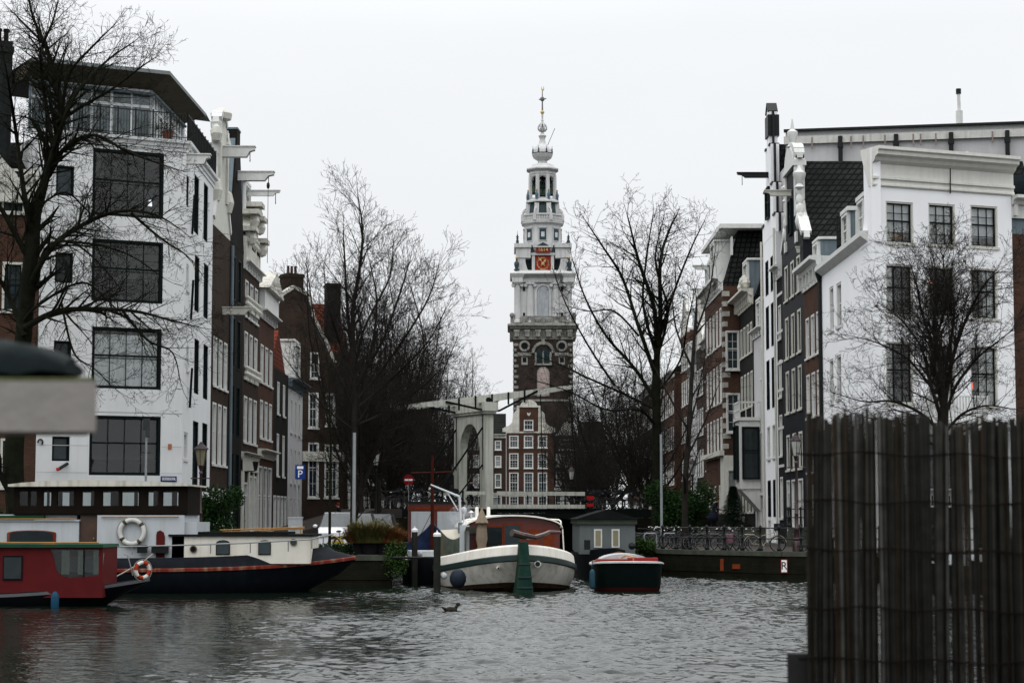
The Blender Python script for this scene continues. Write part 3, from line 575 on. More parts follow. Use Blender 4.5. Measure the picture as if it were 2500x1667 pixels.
mb=MB(); mb.add([(0,0,0),(0,11,0),(0,11,H),(0,0,H)],[(0,3,2,1)]); mb.add([(0,11,0),(Cl.x,Cl.y,0),(Cl.x,Cl.y,H),(0,11,H)],[(0,3,2,1)])
mb.build('rear_wall',white,root)
mb=MB()
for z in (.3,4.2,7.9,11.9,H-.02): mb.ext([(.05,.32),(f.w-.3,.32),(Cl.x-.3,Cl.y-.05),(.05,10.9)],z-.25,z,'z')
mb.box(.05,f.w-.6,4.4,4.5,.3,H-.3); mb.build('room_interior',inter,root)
mb=MB(); q=fo[2]; curtain(mb,q[0]+.15,q[1]-.15,q[2]+.12,q[3]-.3,.235); mb.build('roller_blind',M('pale_blind',(.85,.88,.88),.8,.05),root)
MB().ext([(-.08,0),(.08,0),(.05,.26),(-.05,.26)],-.05,.05).build('lamp_shade',MEMIT('lit_lamp_white',(.9,.95,1),1.2),root,loc=(f.op(368,485,380,497,'')[0]+.1,.45,f.op(368,485,380,500,'')[2]))
def ringc(pr,name,mat,par=root):  # moulding that runs round front and side; pr = (outward, z) profile
    mb=MB(); pts=[]
    k=math.tan((s.rz)/2) if s.rz<PI else 0
    for (o_,z) in pr:
        pts.append([(-.1,-o_,z),(f.w+o_*k,-o_,z),tuple(s.pt(s.w+.1,-o_,z))])
    n=len(pr)
    for i in range(n-1):
        for j in range(2): mb.add([pts[i][j],pts[i][j+1],pts[i+1][j+1],pts[i+1][j]],[(0,1,2,3)])
    return mb.build(name,mat,par)
ringc([(-.3,H-.5),(.04,H-.48),(.05,H-.34),(.10,H-.3),(.12,H-.18),(.22,H-.12),(.24,H),(-.6,H+.03)],'cornice',white)
# joints in the render of the lower storey
mb=MB()
for z in (ZP(1008,85)-QZ,ZP(1090,85)-QZ,ZP(1155,85)-QZ):
    for (a_,b_) in ((.02,fo[3][0]-.05 if z<fo[3][3] else f.w),(fo[3][1]+.05 if z<fo[3][3] else .02,f.w)): mb.box(a_,b_,-.006,.01,z,z+.025)
parts(mb,'render_joint',M('joint_grey',(.42,.44,.44)),root)
# rooftop railing
mb=MB(); ph=1.15
def rail_run(p,q,n):
    p=Vector(p); q=Vector(q)
    for i in range(n+1):
        a_=p.lerp(q,i/n); mb.tube(a_,a_+Vector((0,0,ph if i%6 else ph+.1)),.012 if i%6 else .035,n=5)
    mb.bar(p+Vector((0,0,ph)),q+Vector((0,0,ph)),.05,.04); mb.bar(p+Vector((0,0,.12)),q+Vector((0,0,.12)),.04,.03)
rail_run((.1,-.1,H+.03),(f.w+.02,-.1,H+.03),48); rail_run((f.w+.02,-.1,H+.03),tuple(s.pt(s.w-.2,-.12,H+.03)),60)
mb.build('roof_railing',black,root)
# glazed storey: white frames with glass, leaning eaves
PZ0,PZ1=H+.05,H+2.35; g0=1.1; gx1=f.w-1.3
pw=M('glazing_bar_white',(.6,.62,.62),.5); mb=MB(); gl=MB()
def glaz(p,q,n):
    p=Vector(p); q=Vector(q)
    for i in range(n+1):
        a_=p.lerp(q,i/n); mb.bar(a_,a_+Vector((0,0,PZ1-PZ0)),.12 if i%2==0 else .07,.1)
    for z in (.1,PZ1-PZ0-.75,PZ1-PZ0-.05): mb.bar(p+Vector((0,0,z)),q+Vector((0,0,z)),.08,.12)
    gl.add([p,q,q+Vector((0,0,PZ1-PZ0)),p+Vector((0,0,PZ1-PZ0))],[(0,1,2,3)])
sp=s.pt(s.w-1.5,1.3,PZ0)
glaz((-.3,g0,PZ0),(gx1,g0,PZ0),6); glaz((gx1,g0,PZ0),tuple(sp),12)
o=mb.build('glazed_storey',pw,root); gl.build('pane',M('penthouse_glass',(.075,.10,.105),.1,.5,.7,spec=.6,streak=.5,dirt=(.3,.32,.32)),o)
rm=M('brown_soffit_board',(.085,.075,.055),.7,.2,streak=.3); mb=MB()
o0=[(-.55,-.25,PZ1+.5),(f.w-.85,-.2,PZ1+.5),tuple(s.pt(s.w-1.2,.25,PZ1+.42))]; o1=[(-.6,g0,PZ1+.02),(gx1,g0,PZ1+.02),tuple(sp+Vector((0,0,PZ1-PZ0-.03)))]
bk=[(-.9,9,PZ1+.3),(3,9,PZ1+.3)]
for j in range(2): mb.add([o0[j],o0[j+1],o1[j+1],o1[j]],[(0,3,2,1)])
up=[Vector(p)+Vector((0,0,.16)) for p in o0]
for j in range(2): mb.add([o0[j],o0[j+1],up[j+1],up[j]],[(0,1,2,3)],1)
mb.add([up[0],up[1],up[2],(Cl.x,9,PZ1+.5),(-.9,9,PZ1+.9)],[(0,1,2,3,4)],1); mb.add([o0[0],o1[0],(-.9,9,PZ1+.3),up[0]],[(0,1,2,3)])
mb.build('roof',[rm,M('roof_edge_lead',(.17,.19,.19),.6)],root)
MB().tube((-.35,g0-.15,PZ0),(-.35,g0-.15,PZ1+.1),.06).tube((-.3,g0-.2,PZ1-.15),(gx1+.1,g0-.2,PZ1-.2),.07).tube((gx1+.1,g0-.2,PZ1-.2),tuple(sp+Vector((.1,-.1,PZ1-PZ0-.15))),.07).build('gutter',zinc,root)
for zz in (9.95,5.0): pass
b=beam(root,f.w-.25,17.3,1.0,trimw,False,.4,.3); b.matrix_local=Matrix.Translation(s.pt(.3,0,0))@Matrix.Rotation(s.rz,4,'Z')@Matrix.Translation(Vector((-(f.w-.25),0,0)))
for z in (14.0,10.2,6.3):        # tilted open casements on the side
    o=MB().box(0,.10,-.02,.02,0,1.75).build('open_casement',dkframe,root); o.matrix_local=Matrix.Translation(s.pt(1.55,-.05,z))@Matrix.Rotation(s.rz-.9,4,'Z')@Matrix.Rotation(R(5),4,'X')
MB().box(0,.16,-.03,-.003,0,.24).build('wall_plaque',M('plaque_orange',(.35,.13,.06)),root,loc=(f.op(410,1085,420,1097,'')[0],0,f.op(410,1085,420,1097,'')[2]))
q=f.op(392,1162,431,1176,''); sg=MB().box(q[0],q[1],-.03,-.003,q[2],q[3]).build('street_sign',M('sign_blue',(.015,.03,.12),.4),root)
text('sign_lettering','GROENBURGWAL',(q[3]-q[2])*.75,M('sign_white',(.8,.8,.8)),sg,((q[0]+q[1])/2,-.035,(q[2]+q[3])/2),sxx=.4)
q=f.op(92,1072,104,1086,''); MB().pipe([(q[0]+.1+.1*math.cos(t),-.05,q[2]+.12+.12*math.sin(t)) for t in [R(-60)+i*.5 for i in range(10)]],.03,6).build('hook_ornament',black,root)
q=f.op(140,1134,165,1145,''); MB().tube((q[0],-.25,q[2]),(q[0]+.42,-.05,q[3]+.05),.07).tube((q[0]-.08,-.27,q[2]-.02),(q[0],-.25,q[2]),.075,n=8,m=1).build('wall_lamp',[black,M('red_glass',(.4,.03,.02))],root)
mb=MB(); rg=random.Random(3)
tub=tag(MB().lathe([(.18,0),(.26,.35),(.28,.4)],(0,0,0),10).build('planter_tub',M('terracotta',(.16,.07,.04)),None,loc=root.matrix_basis@Vector((f.w-.75,.3,H+.04))),'plant tub on the roof terrace of the white corner house','planter')
for i in range(260):
    a_=rg.uniform(0,6.28); r=.55*rg.random()**.5; z=.4+rg.random()*.5; p=Vector((r*math.cos(a_),r*math.sin(a_),z)); d_=Vector((rg.uniform(-1,1),rg.uniform(-1,1),rg.uniform(-.3,1)))*.12
    mb.add([p,p+d_,p+d_.cross(Vector((.3,.2,.9)))*.6],[(0,1,2)])
sh=mb.build('roof_shrub',M('olive_foliage',(.06,.055,.02),var=.5,scale=9),None,loc=tub.location); tag(sh,'round olive brown shrub in a tub behind the roof railing','plant')
# ---- brick house at the left edge with carved gable and chimney
A0=(P(-330,900,81).x,81.0); B0=(A[0]-.03,A[1]+.02)
lw=[(lambda t:(t[0],t[1],t[2]-QZ,t[3]-QZ,'creamdark'))(rect(A0,B0,*q)) for q in ((5,412,62,520),(-150,412,-60,520),(5,640,58,760),(-150,640,-60,760),(0,1070,50,1190))]
e,w=house('brick_house','dark brick house with carved cream gable at the left edge',A0,B0,14.9,10,brickr,lw,cat='house',group=None)
f0=Fr(e,A0,B0)
mb=MB(); x0=f0.op(-40,300,78,350,'')[0]; x1=w-.05; z0=14.95
pts=[(x0,z0),(x0,z0+1.4),(x0+.5,z0+1.9),(x0+1,z0+1.3),(x0+1.4,z0+.9),(x1-.9,z0+.75),(x1-.6,z0+1.1),(x1-.25,z0+1.2),(x1,z0+.9),(x1,z0)]
mb.ext(pts,-.08,.3)
for i in range(9): 
    t=i*.75; mb.ball((x1-.45+.28*math.cos(t)*(1-i/12),-.12,z0+.75+.28*math.sin(t)*(1-i/12)),.1,6)
    mb.ball((x1-1.5+.3*math.cos(t+2)*(1-i/12),-.12,z0+.6+.28*math.sin(t)*(1-i/12)),.11,6)
mb.box(x0-.1,x1+.02,-.2,.3,z0-.3,z0); mb.build('carved_gable',trim,e,sharp=40)
mb=MB(); q=f0.op(-60,80,40,330,''); mb.box(q[0],q[1],2.2,3.4,14.9,q[3]+.2); mb.box(q[0]-.1,q[1]+.05,2.1,3.5,q[3]-.3,q[3]-.05)
o=mb.build('chimney',M('sooty_render',(.018,.021,.021),.9,.3,streak=.5),e)
for dx in (.25,.55): MB().lathe([(.11,0),(.1,.5),(.13,.55),(.13,.65)],(q[1]-dx,2.8,q[3]+.2),8).build('chimney_pot',brickd,o)
roof(e,w,14.9,10,'x',3,rooft)
# ---- right: white corner house
A=(P(2135,900,86).x,86.0); B=(P(2478,900,88.7).x,88.7); C=(XR,100.0)
root=empty('corner_house',(A[0],A[1],QZ),math.atan2(B[1]-A[1],B[0]-A[0]),'bright white plastered corner house with nine sash windows and deep cornice','house')
f=Fr(root,A,B); s=Fr(root,C,A); HF=16.5; HS=13.95
cols=((2163,2230,0),(2267,2332,5),(2370,2436,10))
fo=[f.op(a0,y0+k,a1,y1+k,'clear') for (a0,a1,k) in cols for (y0,y1) in ((493,594),(646,769),(835,984),(1052,1190))]
fo+=[f.op(2163,1225,2230,1330,'clear'),f.op(2267,1210,2325,1350,'dark'),f.op(2375,1240,2440,1340,'clear')]
f.wall(HF,fo,white2)
so=[s.op(a0,y0+k,a1,y1+k,'blind') for (a0,a1,k) in ((2025,2035,0),(2042,2054,-10)) for (y0,y1) in ((700,808),(876,985),(1075,1180))]
s.wall(HS,so,white2,'side_wall')
Cl=s.pt(0,0,0)
mb=MB(); W=f.w; mb.add([(W,0,0),(W,12,0),(W,12,HF),(W,0,HF)],[(0,1,2,3)]); mb.add([(Cl.x,Cl.y,0),(W,12,0),(W,12,HS),(Cl.x,Cl.y,HS)],[(0,3,2,1)]); mb.build('rear_wall',white2,root)
mb=MB()
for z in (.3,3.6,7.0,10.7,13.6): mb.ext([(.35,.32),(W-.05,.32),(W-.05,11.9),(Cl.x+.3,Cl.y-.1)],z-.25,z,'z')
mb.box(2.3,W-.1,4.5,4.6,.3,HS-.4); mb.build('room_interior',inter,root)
# parapet sweeping down along the side
pr=[(0,HS-.5),(0,HF),(-.05,HF+1.05),(.9,HF+1.05),(1.0,HF+.6),(1.25,HF-.6),(1.7,HF-1.7),(2.3,HF-2.4),(3.0,HS+.35),(3.1,HS-.5)]
a_=s.rz+PI; 
mb=MB(); mb.ext([(y,z) for y,z in pr],-.02,.4,'x'); o=mb.build('parapet',white2,root); o.matrix_local=Matrix.Rotation(math.atan2((s.pt(0,0,0)-s.pt(s.w,0,0)).y,(s.pt(0,0,0)-s.pt(s.w,0,0)).x)-PI/2,4,'Z')
MB().box(.35,W,.3,1.2,HS,HF+.9).build('parapet_back',white2,root)
mb=MB(); pf=[(.3,HF-1.75),(-.05,HF-1.75),(-.10,HF-1.68),(-.10,HF-1.55),(-.05,HF-1.5),(-.05,HF-1.25),(-.13,HF-1.2),(-.13,HF-1.02),(-.03,HF-.98),(-.03,HF-.1),(-.12,HF+.0),(-.22,HF+.12),(-.3,HF+.35),(-.5,HF+.5),(-.52,HF+.75),(-.62,HF+.85),(-.62,HF+1.08),(.9,HF+1.12),(.9,HF+.9)]
pf=[(a,HF+1.12-(HF+1.12-b)*.60) for a,b in pf]; mb.ext(pf,.02,W+.12,'x'); mb.build('cornice',M('cornice_white',(.60,.60,.56),.6,.05,2,streak=.15),root)
MB().tube((f.op(2314,380,2316,470,'')[0],-.16,f.op(2314,380,2316,474,'')[2]),(f.op(2314,380,2316,470,'')[0],-.2,HF+.4),.03,n=6).build('hanging_rod',black,root)
# eaves, sloping zinc roof and dormers along the side
mb=MB(); mb.ext([(-.03,HS-.35),(-.35,HS-.1),(-.35,HS+.12),(.5,HS+.16),(.5,HS-.35)],0,s.w-1.0,'x'); s.put(mb,'eaves',trimw)
mb=MB(); mb.add([(0,.1,HS+.15),(s.w-2,.1,HS+.15),(s.w-2,3,HS+3.2),(1.5,3,HS+3.2),(0,9,HS+.15),(s.w-2,9,HS+3.2)],[(0,1,2,3),(0,3,5,4)]); s.put(mb,'roof',[zinc])
for x in (s.w-4.6,s.w-8.8):
    mb=MB().box(x,x+1.8,.3,3,HS+.15,HS+1.95); mb.box(x-.12,x+1.92,.12,3.1,HS+1.953,HS+2.15,1); d_=s.put(mb,'dormer',[zinc,trimw]); 
    window(d_,x+.1,HS+.25,1.6,1.65,'white',.15)
    window(d_,x+1.97,HS+.3,1.6,1.6,'white',.5).rotation_euler=(0,0,PI/2)
mb=MB(); mb.tube(s.pt(.1,-.1,0),s.pt(.1,-.1,HS-.6),.07); mb.lathe([(.07,0),(.2,.4),(.2,.5)],tuple(s.pt(.1,-.15,HS-.6)),8); mb.build('drainpipe',black,root)
# curtains and lamps inside
for j,q in enumerate(fo[:12]):
    mb=MB(); c,r=divmod(j,4); wd=q[1]-q[0]; x0,x1,z0,z1=q[0]+.08,q[1]-.08,q[2]+.1,q[3]-.1
    spans={(0,0):[(0,.28)],(1,0):[(0,1)],(0,1):[(0,.3)],(0,2):[(0,.32)],(2,1):[(.55,1)],(2,2):[(.33,1)],(1,2):[(.85,1)],(0,3):[(0,.3),(.7,1)],(2,3):[(0,.4)]}.get((c,r),[])
    for a0,a1 in spans: curtain(mb,x0+(x1-x0)*a0,x0+(x1-x0)*a1,z0,z1)
    if spans: mb.build('curtain',curtm,root)
warm=MEMIT('lit_lamp_orange',(1,.35,.12),2.2); redl=MEMIT('lit_lamp_red',(.95,.10,.04),.9)
for px in (2276,2287): q=f.op(px-4,678,px+4,690,''); MB().lathe([(.04,.16),(.09,.06),(.1,0)],((q[0]+q[1])/2,.6,q[2]),8).tube(((q[0]+q[1])/2,.6,q[2]+.16),((q[0]+q[1])/2,.6,q[3]+.5),.008,n=4).build('ceiling_lamp',warm,root)
q=f.op(2378,932,2392,948,''); MB().lathe([(.13,0),(.11,.3)],((q[0]+q[1])/2,.5,q[2]),10).build('lamp_shade',redl,root)
q=f.op(2184,568,2222,580,''); MB().box(q[0],q[1],.4,.7,q[2],q[3]).build('wooden_box',M('pale_wood',(.5,.3,.12)),root)
# balcony and lower balustrades
q=f.op(2255,967,2388,1028,''); mb=MB(); mb.box(q[0],q[1],-.75,-.003,q[2]-.12,q[2]); mb.box(q[0],q[1],-.75,-.68,q[3]-.07,q[3]); 
for i in range(19): x=q[0]+.03+(q[1]-q[0]-.06)*i/18; mb.box(x-.025,x+.025,-.74,-.69,q[2],q[3]-.07)
for x in (q[0],q[1]-.07):
    mb.box(x,x+.07,-.68,-.003,q[3]-.07,q[3])
    for i in range(5): mb.box(x+.01,x+.06,-.6+i*.13,-.56+i*.13,q[2],q[3]-.07)
mb.build('balcony',trimw,root)
for c in range(3):
    q=f.op(cols[c][0]-4,1192,cols[c][1]+4,1238,''); mb=MB(); mb.box(q[0],q[1],-.3,-.003,q[3]-.08,q[3]); mb.box(q[0],q[1],-.3,-.003,q[2],q[2]+.08)
    for i in range(9): x=q[0]+.06+(q[1]-q[0]-.12)*i/8; mb.lathe([(.03,0),(.055,.25),(.03,.5),(.04,q[3]-q[2]-.16)],(x,-.18,q[2]+.08),6)
    mb.build('balustrade',trimw,root)
# roof pipes
mb=MB().lathe([(.34,0),(.3,.15),(.2,.25),(.2,.9),(.36,.95),(.36,1.0),(.24,1.05),(.24,1.25),(.36,1.3),(.36,1.35),(.2,1.4)],(f.op(2290,300,2300,330,'')[0],2.4,HF+.2),14); mb.build('flue',M('steel_flue',(.5,.5,.5),.35,metal=.7),root)
for px in (2416,2423,2430): MB().tube((f.op(px,300,px+2,330,'')[0],2,HF+.2),(f.op(px,300,px+2,330,'')[0],2,HF+1.3+.2*(px%3)),.07).build('vent_pipe',trimw,root)
MB().ext([(2.6,3),(W-.1,1.3),(W-.1,11.5),(Cl.x-.6,Cl.y-2.5)],HS,HF-.2,'z').build('main_roof',rooft,root)
for (x,z) in ((0,0),):pass
# ---- brick house at the right edge
B2=(B[0]+9,B[1]+3)
e,w=house('brick_house','brown brick house at the right edge beside the bright white one',(B[0]+.02,B[1]+.12),B2,14.2,10,brickr,
   rows(9.45,3,[(11.2,13.2),(8.2,10.4),(4.8,7.4),(1,3.6)],1.3,'white'),group=None)
cornice(e,w,15.9,1.0,.6,trimw); MB().box(0,w,.05,.6,14.2,15.9).build('frieze',zinc,e); roof(e,w,14.2,10,'x',3,rooft)
# ---- long white wall with black drainpipes behind
A=(P(1925,900,115.3).x,115.3); B=(P(2560,900,112.6).x,112.6)
e,w=house('apartment_block','long windowless off white building with black drainpipes rising behind the right corner house',A,(B[0]+6,B[1]-1),24.0,16,wallw,[],cat='building',group=None)
MB().box(-.1,w+.1,-.22,-.003,23.25,23.7).box(-.1,w+.1,-.3,.2,24.002,24.12,1).build('parapet_band',[M('band_cream',(.5,.5,.47),streak=.4),black],e)
f=Fr(e,A,(B[0]+6,B[1]-1))
for px in (2054,2190,2324,2461): 
    x=f.op(px-2,330,px+2,400,'')[0]; MB().tube((x,-.32,8),(x,-.32,23.6),.13,n=8).box(x-.17,x+.17,-.47,-.23,22.9,23.2).build('drainpipe',black,e)
for px in (1985,2080,2110,2163,2232,2250,2287,2425): x=f.op(px-2,330,px+2,400,'')[0]; MB().box(x-.04,x+.04,-.25,-.223,22.9,23.6).build('overflow_spout',M('rust_stain',(.22,.18,.16)),e)
x=f.op(2343,260,2347,300,'')[0]; MB().tube((x,.5,24),(x,.5,25),.2).tube((x,.5,25),(x-.02,.5,26),.1).tube((x-.02,.5,26),(x-.02,.5,26.3),.15,m=1).build('flue_pipe',[trimw,black],e)
# ================================================================ houses at the end of the canal
YE=266.0
def eh(label,pa,pb,ytop,mat,colw,rws,st='grid',dep=9,ops=(),off=0):
    A=(P(pa,1000,YE+off).x,YE+off); B=(P(pb,1000,YE+off).x,YE+off)
    op=[]
    for (c0,c1) in colw:
        for (r0,r1) in rws:
            a,b,c,d=rect(A,B,c0,r0,c1,r1); op.append((a,b,max(c-QZ,.1),d-QZ,st))
    op+=[(lambda t:(t[0],t[1],max(t[2]-QZ,.1),t[3]-QZ,o[4]))(rect(A,B,*o[:4])) for o in ops]
    h=ZP(ytop,YE)-QZ; e,w=house('end_house',label,A,B,h,dep,mat,op,group='houses closing the end of the canal'); return e,w,h,A,B
e,w,h,A,B=eh('red brown brick house with white neck gable below the church tower',1236,1352,1054,brickr,((1243,1266),(1279,1302),(1313,1336)),((1063,1093),(1106,1143),(1153,1205),(1210,1260)))
def ex(px): return onp(px,1000,A,B)[0]
def ez(py): return ZP(py,YE)-QZ
n0,n1=ex(1268),ex(1314); gp=[(n0,h),(n0,ez(995)),(n1,ez(995)),(n1,h)]; g=MB().ext(gp,0.0,.4).build('gable',brickr,e)
mb=MB(); mb.ext([((n0+n1)/2+(n1-n0)/2*.95*math.cos(t),ez(994)+1.0*math.sin(t)) for t in [PI*i/10 for i in range(11)]],-.08,.45)
mb.box(n0-.35,n0,-.06,.42,h,ez(992)); mb.box(n1,n1+.35,-.06,.42,h,ez(992)); mb.box(n0-.35,n1+.35,-.12,.45,ez(994),ez(990))
for sg,n in ((-1,n0-.35),(1,n1+.35)):
    mb.ext([(n,h),(n,ez(1000)),(n+sg*.5,ez(1010)),(n+sg*.6,ez(1030)),(n+sg*1.0,ez(1038)),(n+sg*1.9,ez(1045)),(n+sg*1.9,h)],-.02,.35)
mb.build('gable_trim',stone,e); a,b,c,d=rect(A,B,1279,1025,1302,1050); window(g,a,c-QZ,b-a,d-c,'small',-.15); mb=MB().ext([(-.25,.25),(0,.12),(.25,.25),(.2,-.05),(0,-.25),(-.2,-.05)],-.1,-.003); mb.build('stone_ornament',stone,e,loc=((n0+n1)/2,0,ez(1011)))
MB().box(0,w,-.03,-.003,h-.15,h+.05).build('stone_band',stone,e); roof(e,w,h,9,'y',3.0,rooft,.5)
e,w,h,A,B=eh('dark brick house with white shopfront and scrolled white gable right of the neck gable house',1353,1413,1063,brickd,((1357,1371),(1375,1391),(1394,1408)),((1107,1139),(1151,1185)),ops=((1356,1196,1371,1262,'plain'),(1373,1196,1391,1262,'plain'),(1394,1196,1410,1262,'plain'),(1365,1072,1405,1098,'small')))
gable(e,prof_bell(w,h,ez(1030)),stone,stone,.2); roof(e,w,h,9,'y',1.5,rooft,.5); MB().box(0,w,-.12,-.003,ez(1196),ez(1190)).build('shop_cornice',trimw,e)
e,w,h,A,B=eh('dark brick house with tall white framed shop doors near the right bank',1414,1475,1080,brickd,((1418,1432),(1440,1455)),((1100,1130),(1145,1175)),ops=((1416,1190,1448,1262,'plain'),(1452,1190,1472,1262,'plain')))
cornice(e,w,h,.5,.4); roof(e,w,h,9,'x',3,rooft)
e,w,h,A,B=eh('brick house with pale cornice left of the neck gable house',1175,1235,1060,brickb,((1183,1198),(1208,1224)),((1075,1098),(1112,1140),(1156,1190)),ops=((1185,1212,1225,1262,'plain'),))
cornice(e,w,h,.5,.4,stone); roof(e,w,h,9,'x',3,rooft)
e,w,h,A,B=eh('dark brick house partly behind the drawbridge gate',1105,1174,1050,brickb,((1112,1128),(1135,1150),(1155,1170)),((1066,1096),(1110,1140),(1156,1190),(1208,1250)))
cornice(e,w,h,.5,.4,stone); roof(e,w,h,9,'y',3,rooft)
# ================================================================ church tower
YT=302.0; kx=YT/F; TX=P(1325,900,YT).x
def tz(py): return ZP(py,YT-4)-QZ
T=empty('church_tower',(TX,YT,QZ),0,'white and brick church tower with red clock, bells and gilded weathercock','church tower')
tw=M('tower_white_paint',(.49,.495,.49),.75,.12,.5,.2,4,streak=.45,dirt=(.24,.25,.26)); td=M('tower_stained_stone',(.21,.21,.19),.85,.4,.8,.3,4,streak=.6,dirt=(.05,.045,.04))
ts=lead; tb=MBRICK('tower_brick',(.038,.025,.021),(.025,.019,.017),(.032,.028,.025),.21,.065,.012,.5); gold=M('gilding',(.52,.38,.17),.5,metal=.1,var=.05); tred=M('clock_red',(.22,.026,.018),.6)
def px(n): return n*kx
hw=px(72)
mb=MB(); mb.box(-hw,hw,-hw,hw,0,tz(826)); mb.build('brick_base',tb,T)
# quoins and white stone on the brick stage
mb=MB(); k=0; z=4
while z<tz(835):
    l=.75 if k%2 else .45
    for sx in (-1,1): mb.box(sx*hw-.05 if sx<0 else hw-l,-hw+l if sx<0 else hw+.05,-hw-.05,-hw+.6,z,z+.4)
    z+=.8; k+=1
parts(mb,'corner_quoin',td,T)
def arch(cx,z0,z1,w_,n=12): r=w_/2; return [(cx-r,z0)]+[(cx-r*math.cos(PI*i/n),z1-r+r*math.sin(PI*i/n)) for i in range(n+1)]+[(cx+r,z0)]
def ringf(mb,cx,cz,r0,r1,y0,y1,a0=0,a1=2*PI,n=20,m=0):
    for i in range(n):
        t0=a0+(a1-a0)*i/n; t1=a0+(a1-a0)*(i+1)/n
        mb.ext([(cx+r0*math.cos(t0),cz+r0*math.sin(t0)),(cx+r1*math.cos(t0),cz+r1*math.sin(t0)),(cx+r1*math.cos(t1),cz+r1*math.sin(t1)),(cx+r0*math.cos(t1),cz+r0*math.sin(t1))],y0,y1,'y',m)
dkv=M('dark_void',(.008,.01,.01)); Y0=-hw
for sx in (-1,1):
    mb=MB(); ringf(mb,sx*px(45),tz(845),px(8.5),px(13.5),Y0-.12,Y0-.003); o=mb.build('round_window',td,T); mb=MB(); ringf(mb,sx*px(45),tz(845),0.01,px(8.5),Y0-.05,Y0-.003); mb.build('pane',dkv,o)
    mb=MB().box(sx*px(45)-px(7.5),sx*px(45)+px(7.5),Y0-.08,Y0-.003,tz(891),tz(872)).box(sx*px(45)-px(4.5),sx*px(45)+px(4.5),Y0-.1,Y0-.083,tz(885),tz(873),1); mb.build('square_window',[td,dkv],T)
    MB().box(sx*px(45)-px(17),sx*px(45)+px(17),Y0-.07,Y0-.003,tz(869),tz(861)).build('stone_band',td,T)
mb=MB(); ringf(mb,0,tz(862),px(21),px(28),Y0-.15,Y0-.003,0,PI,16); mb.box(-px(4),px(4),Y0-.2,Y0-.004,tz(842),tz(828))
mb.box(-px(20),-px(15.5),Y0-.15,Y0-.003,tz(889),tz(860)); mb.box(px(15.5),px(20),Y0-.15,Y0-.003,tz(889),tz(860)); mb.box(-px(2),px(2),Y0-.15,Y0-.003,tz(889),tz(858)); mb.box(-px(21),px(21),Y0-.22,Y0-.002,tz(892),tz(888)); mb.build('arched_window',td,T)
mb=MB(); mb.ext(arch(-px(8.7),tz(888),tz(852),px(13)),Y0-.06,Y0-.003); mb.ext(arch(px(8.7),tz(888),tz(852),px(13)),Y0-.06,Y0-.003); mb.build('window_pane',M('louvre_green',(.015,.03,.035),.4),T)
mb=MB(); a0=arch(0,tz(968),tz(896),px(30)); mb.ext(a0,Y0-.1,Y0-.003,'y',0); mb.ext(arch(0,tz(966),tz(899),px(25)),Y0-.12,Y0-.104,'y',1); mb.build('blind_niche',[td,M('pale_brick_niche',(.30,.24,.22),.85,.3,1)],T)
for z in (tz(975),): MB().box(-hw-.03,hw+.03,Y0-.08,Y0-.003,z-.3,z).build('stone_band',td,T)
# heavy cornice with brackets
mb=MB(); mb.box(-hw-.05,hw+.05,-hw-.05,hw+.05,tz(829),tz(824))
for i in range(6): x=-hw+.5+(2*hw-1)*i/5; mb.box(x-.32,x+.32,Y0-.55,Y0+.1,tz(823),tz(806)); mb.box(x-.42,x+.42,Y0-.62,Y0+.1,tz(812),tz(806))
for j in range(1,6):
    y=-hw+.5+(2*hw-1)*j/5
    for sx in (-1,1): mb.box(sx*hw-.55 if sx<0 else hw-.1,-hw+.1 if sx<0 else hw+.55,y-.32,y+.32,tz(823),tz(806))
mb.build('cornice_bracket_row',td,T)
def sq(prof,name,mat,par=T,n=4,a0=PI/4,f_=math.sqrt(2)):  # stacked square mouldings: (half width px, y px)
    return MB().lathe([(px(r)*f_,tz(y)) for r,y in prof],(0,0,0),n,a0=a0).build(name,mat,par)
sq([(72,826),(72,806),(80,803),(80,800),(86,797),(86,793),(83,791),(70,790)],'lower_cornice',td)
sq([(60,790),(60,676)],'column_stage',tw)
# balustrade of the white stage
mb=MB(); yb=-px(69)
mb.box(-px(52),px(52),yb-.15,yb+.15,tz(775),tz(772)); mb.box(-px(52),px(52),yb-.15,yb+.15,tz(790),tz(787))
for i in range(5): x=-px(50)+px(100)*i/4; mb.box(x-.3,x+.3,yb-.18,yb+.18,tz(788),tz(774))
for i in range(28): x=-px(50)+px(100)*(i+.5)/28; mb.lathe([(.06,0),(.13,.25),(.06,.6)],(x,yb,tz(788)),6)
for sx in (-1,1): mb.box(sx*px(75)-.25,sx*px(75)+.25,yb,yb+5,tz(790),tz(774)); mb.ball((sx*px(75),yb,tz(770)),.4,8)
mb.build('balustrade',td,T)
for x,rr in ((-62,8.5),(62,8.5),(-31,9),(31,9)):
    r=px(rr); y=-px(62) if abs(x)>50 else -px(60)
    mb=MB().lathe([(r*1.25,0),(r*1.25,.3),(r*1.05,.4),(r,.6),(r*.9,tz(697)-tz(788)),(r*.95,tz(697)-tz(788)+.1)],(px(x),y,tz(788)),16)
    mb.box(px(x)-r*1.15,px(x)+r*1.15,y-r*1.15,y+r*1.15,tz(694),tz(690)); mb.tube((px(x)-r*1.2,y-r*.9,tz(696)),(px(x)-r*1.2,y+r*.9,tz(696)),.28); mb.tube((px(x)+r*1.2,y-r*.9,tz(696)),(px(x)+r*1.2,y+r*.9,tz(696)),.28)
    mb.build('column',tw,T,sharp=40)
    if abs(x)>50:
        MB().lathe([(r*1.2,0),(r,.5),(r*.9,tz(695)-tz(788))],(px(x),px(62),tz(788)),12).build('column',tw,T,sharp=40)
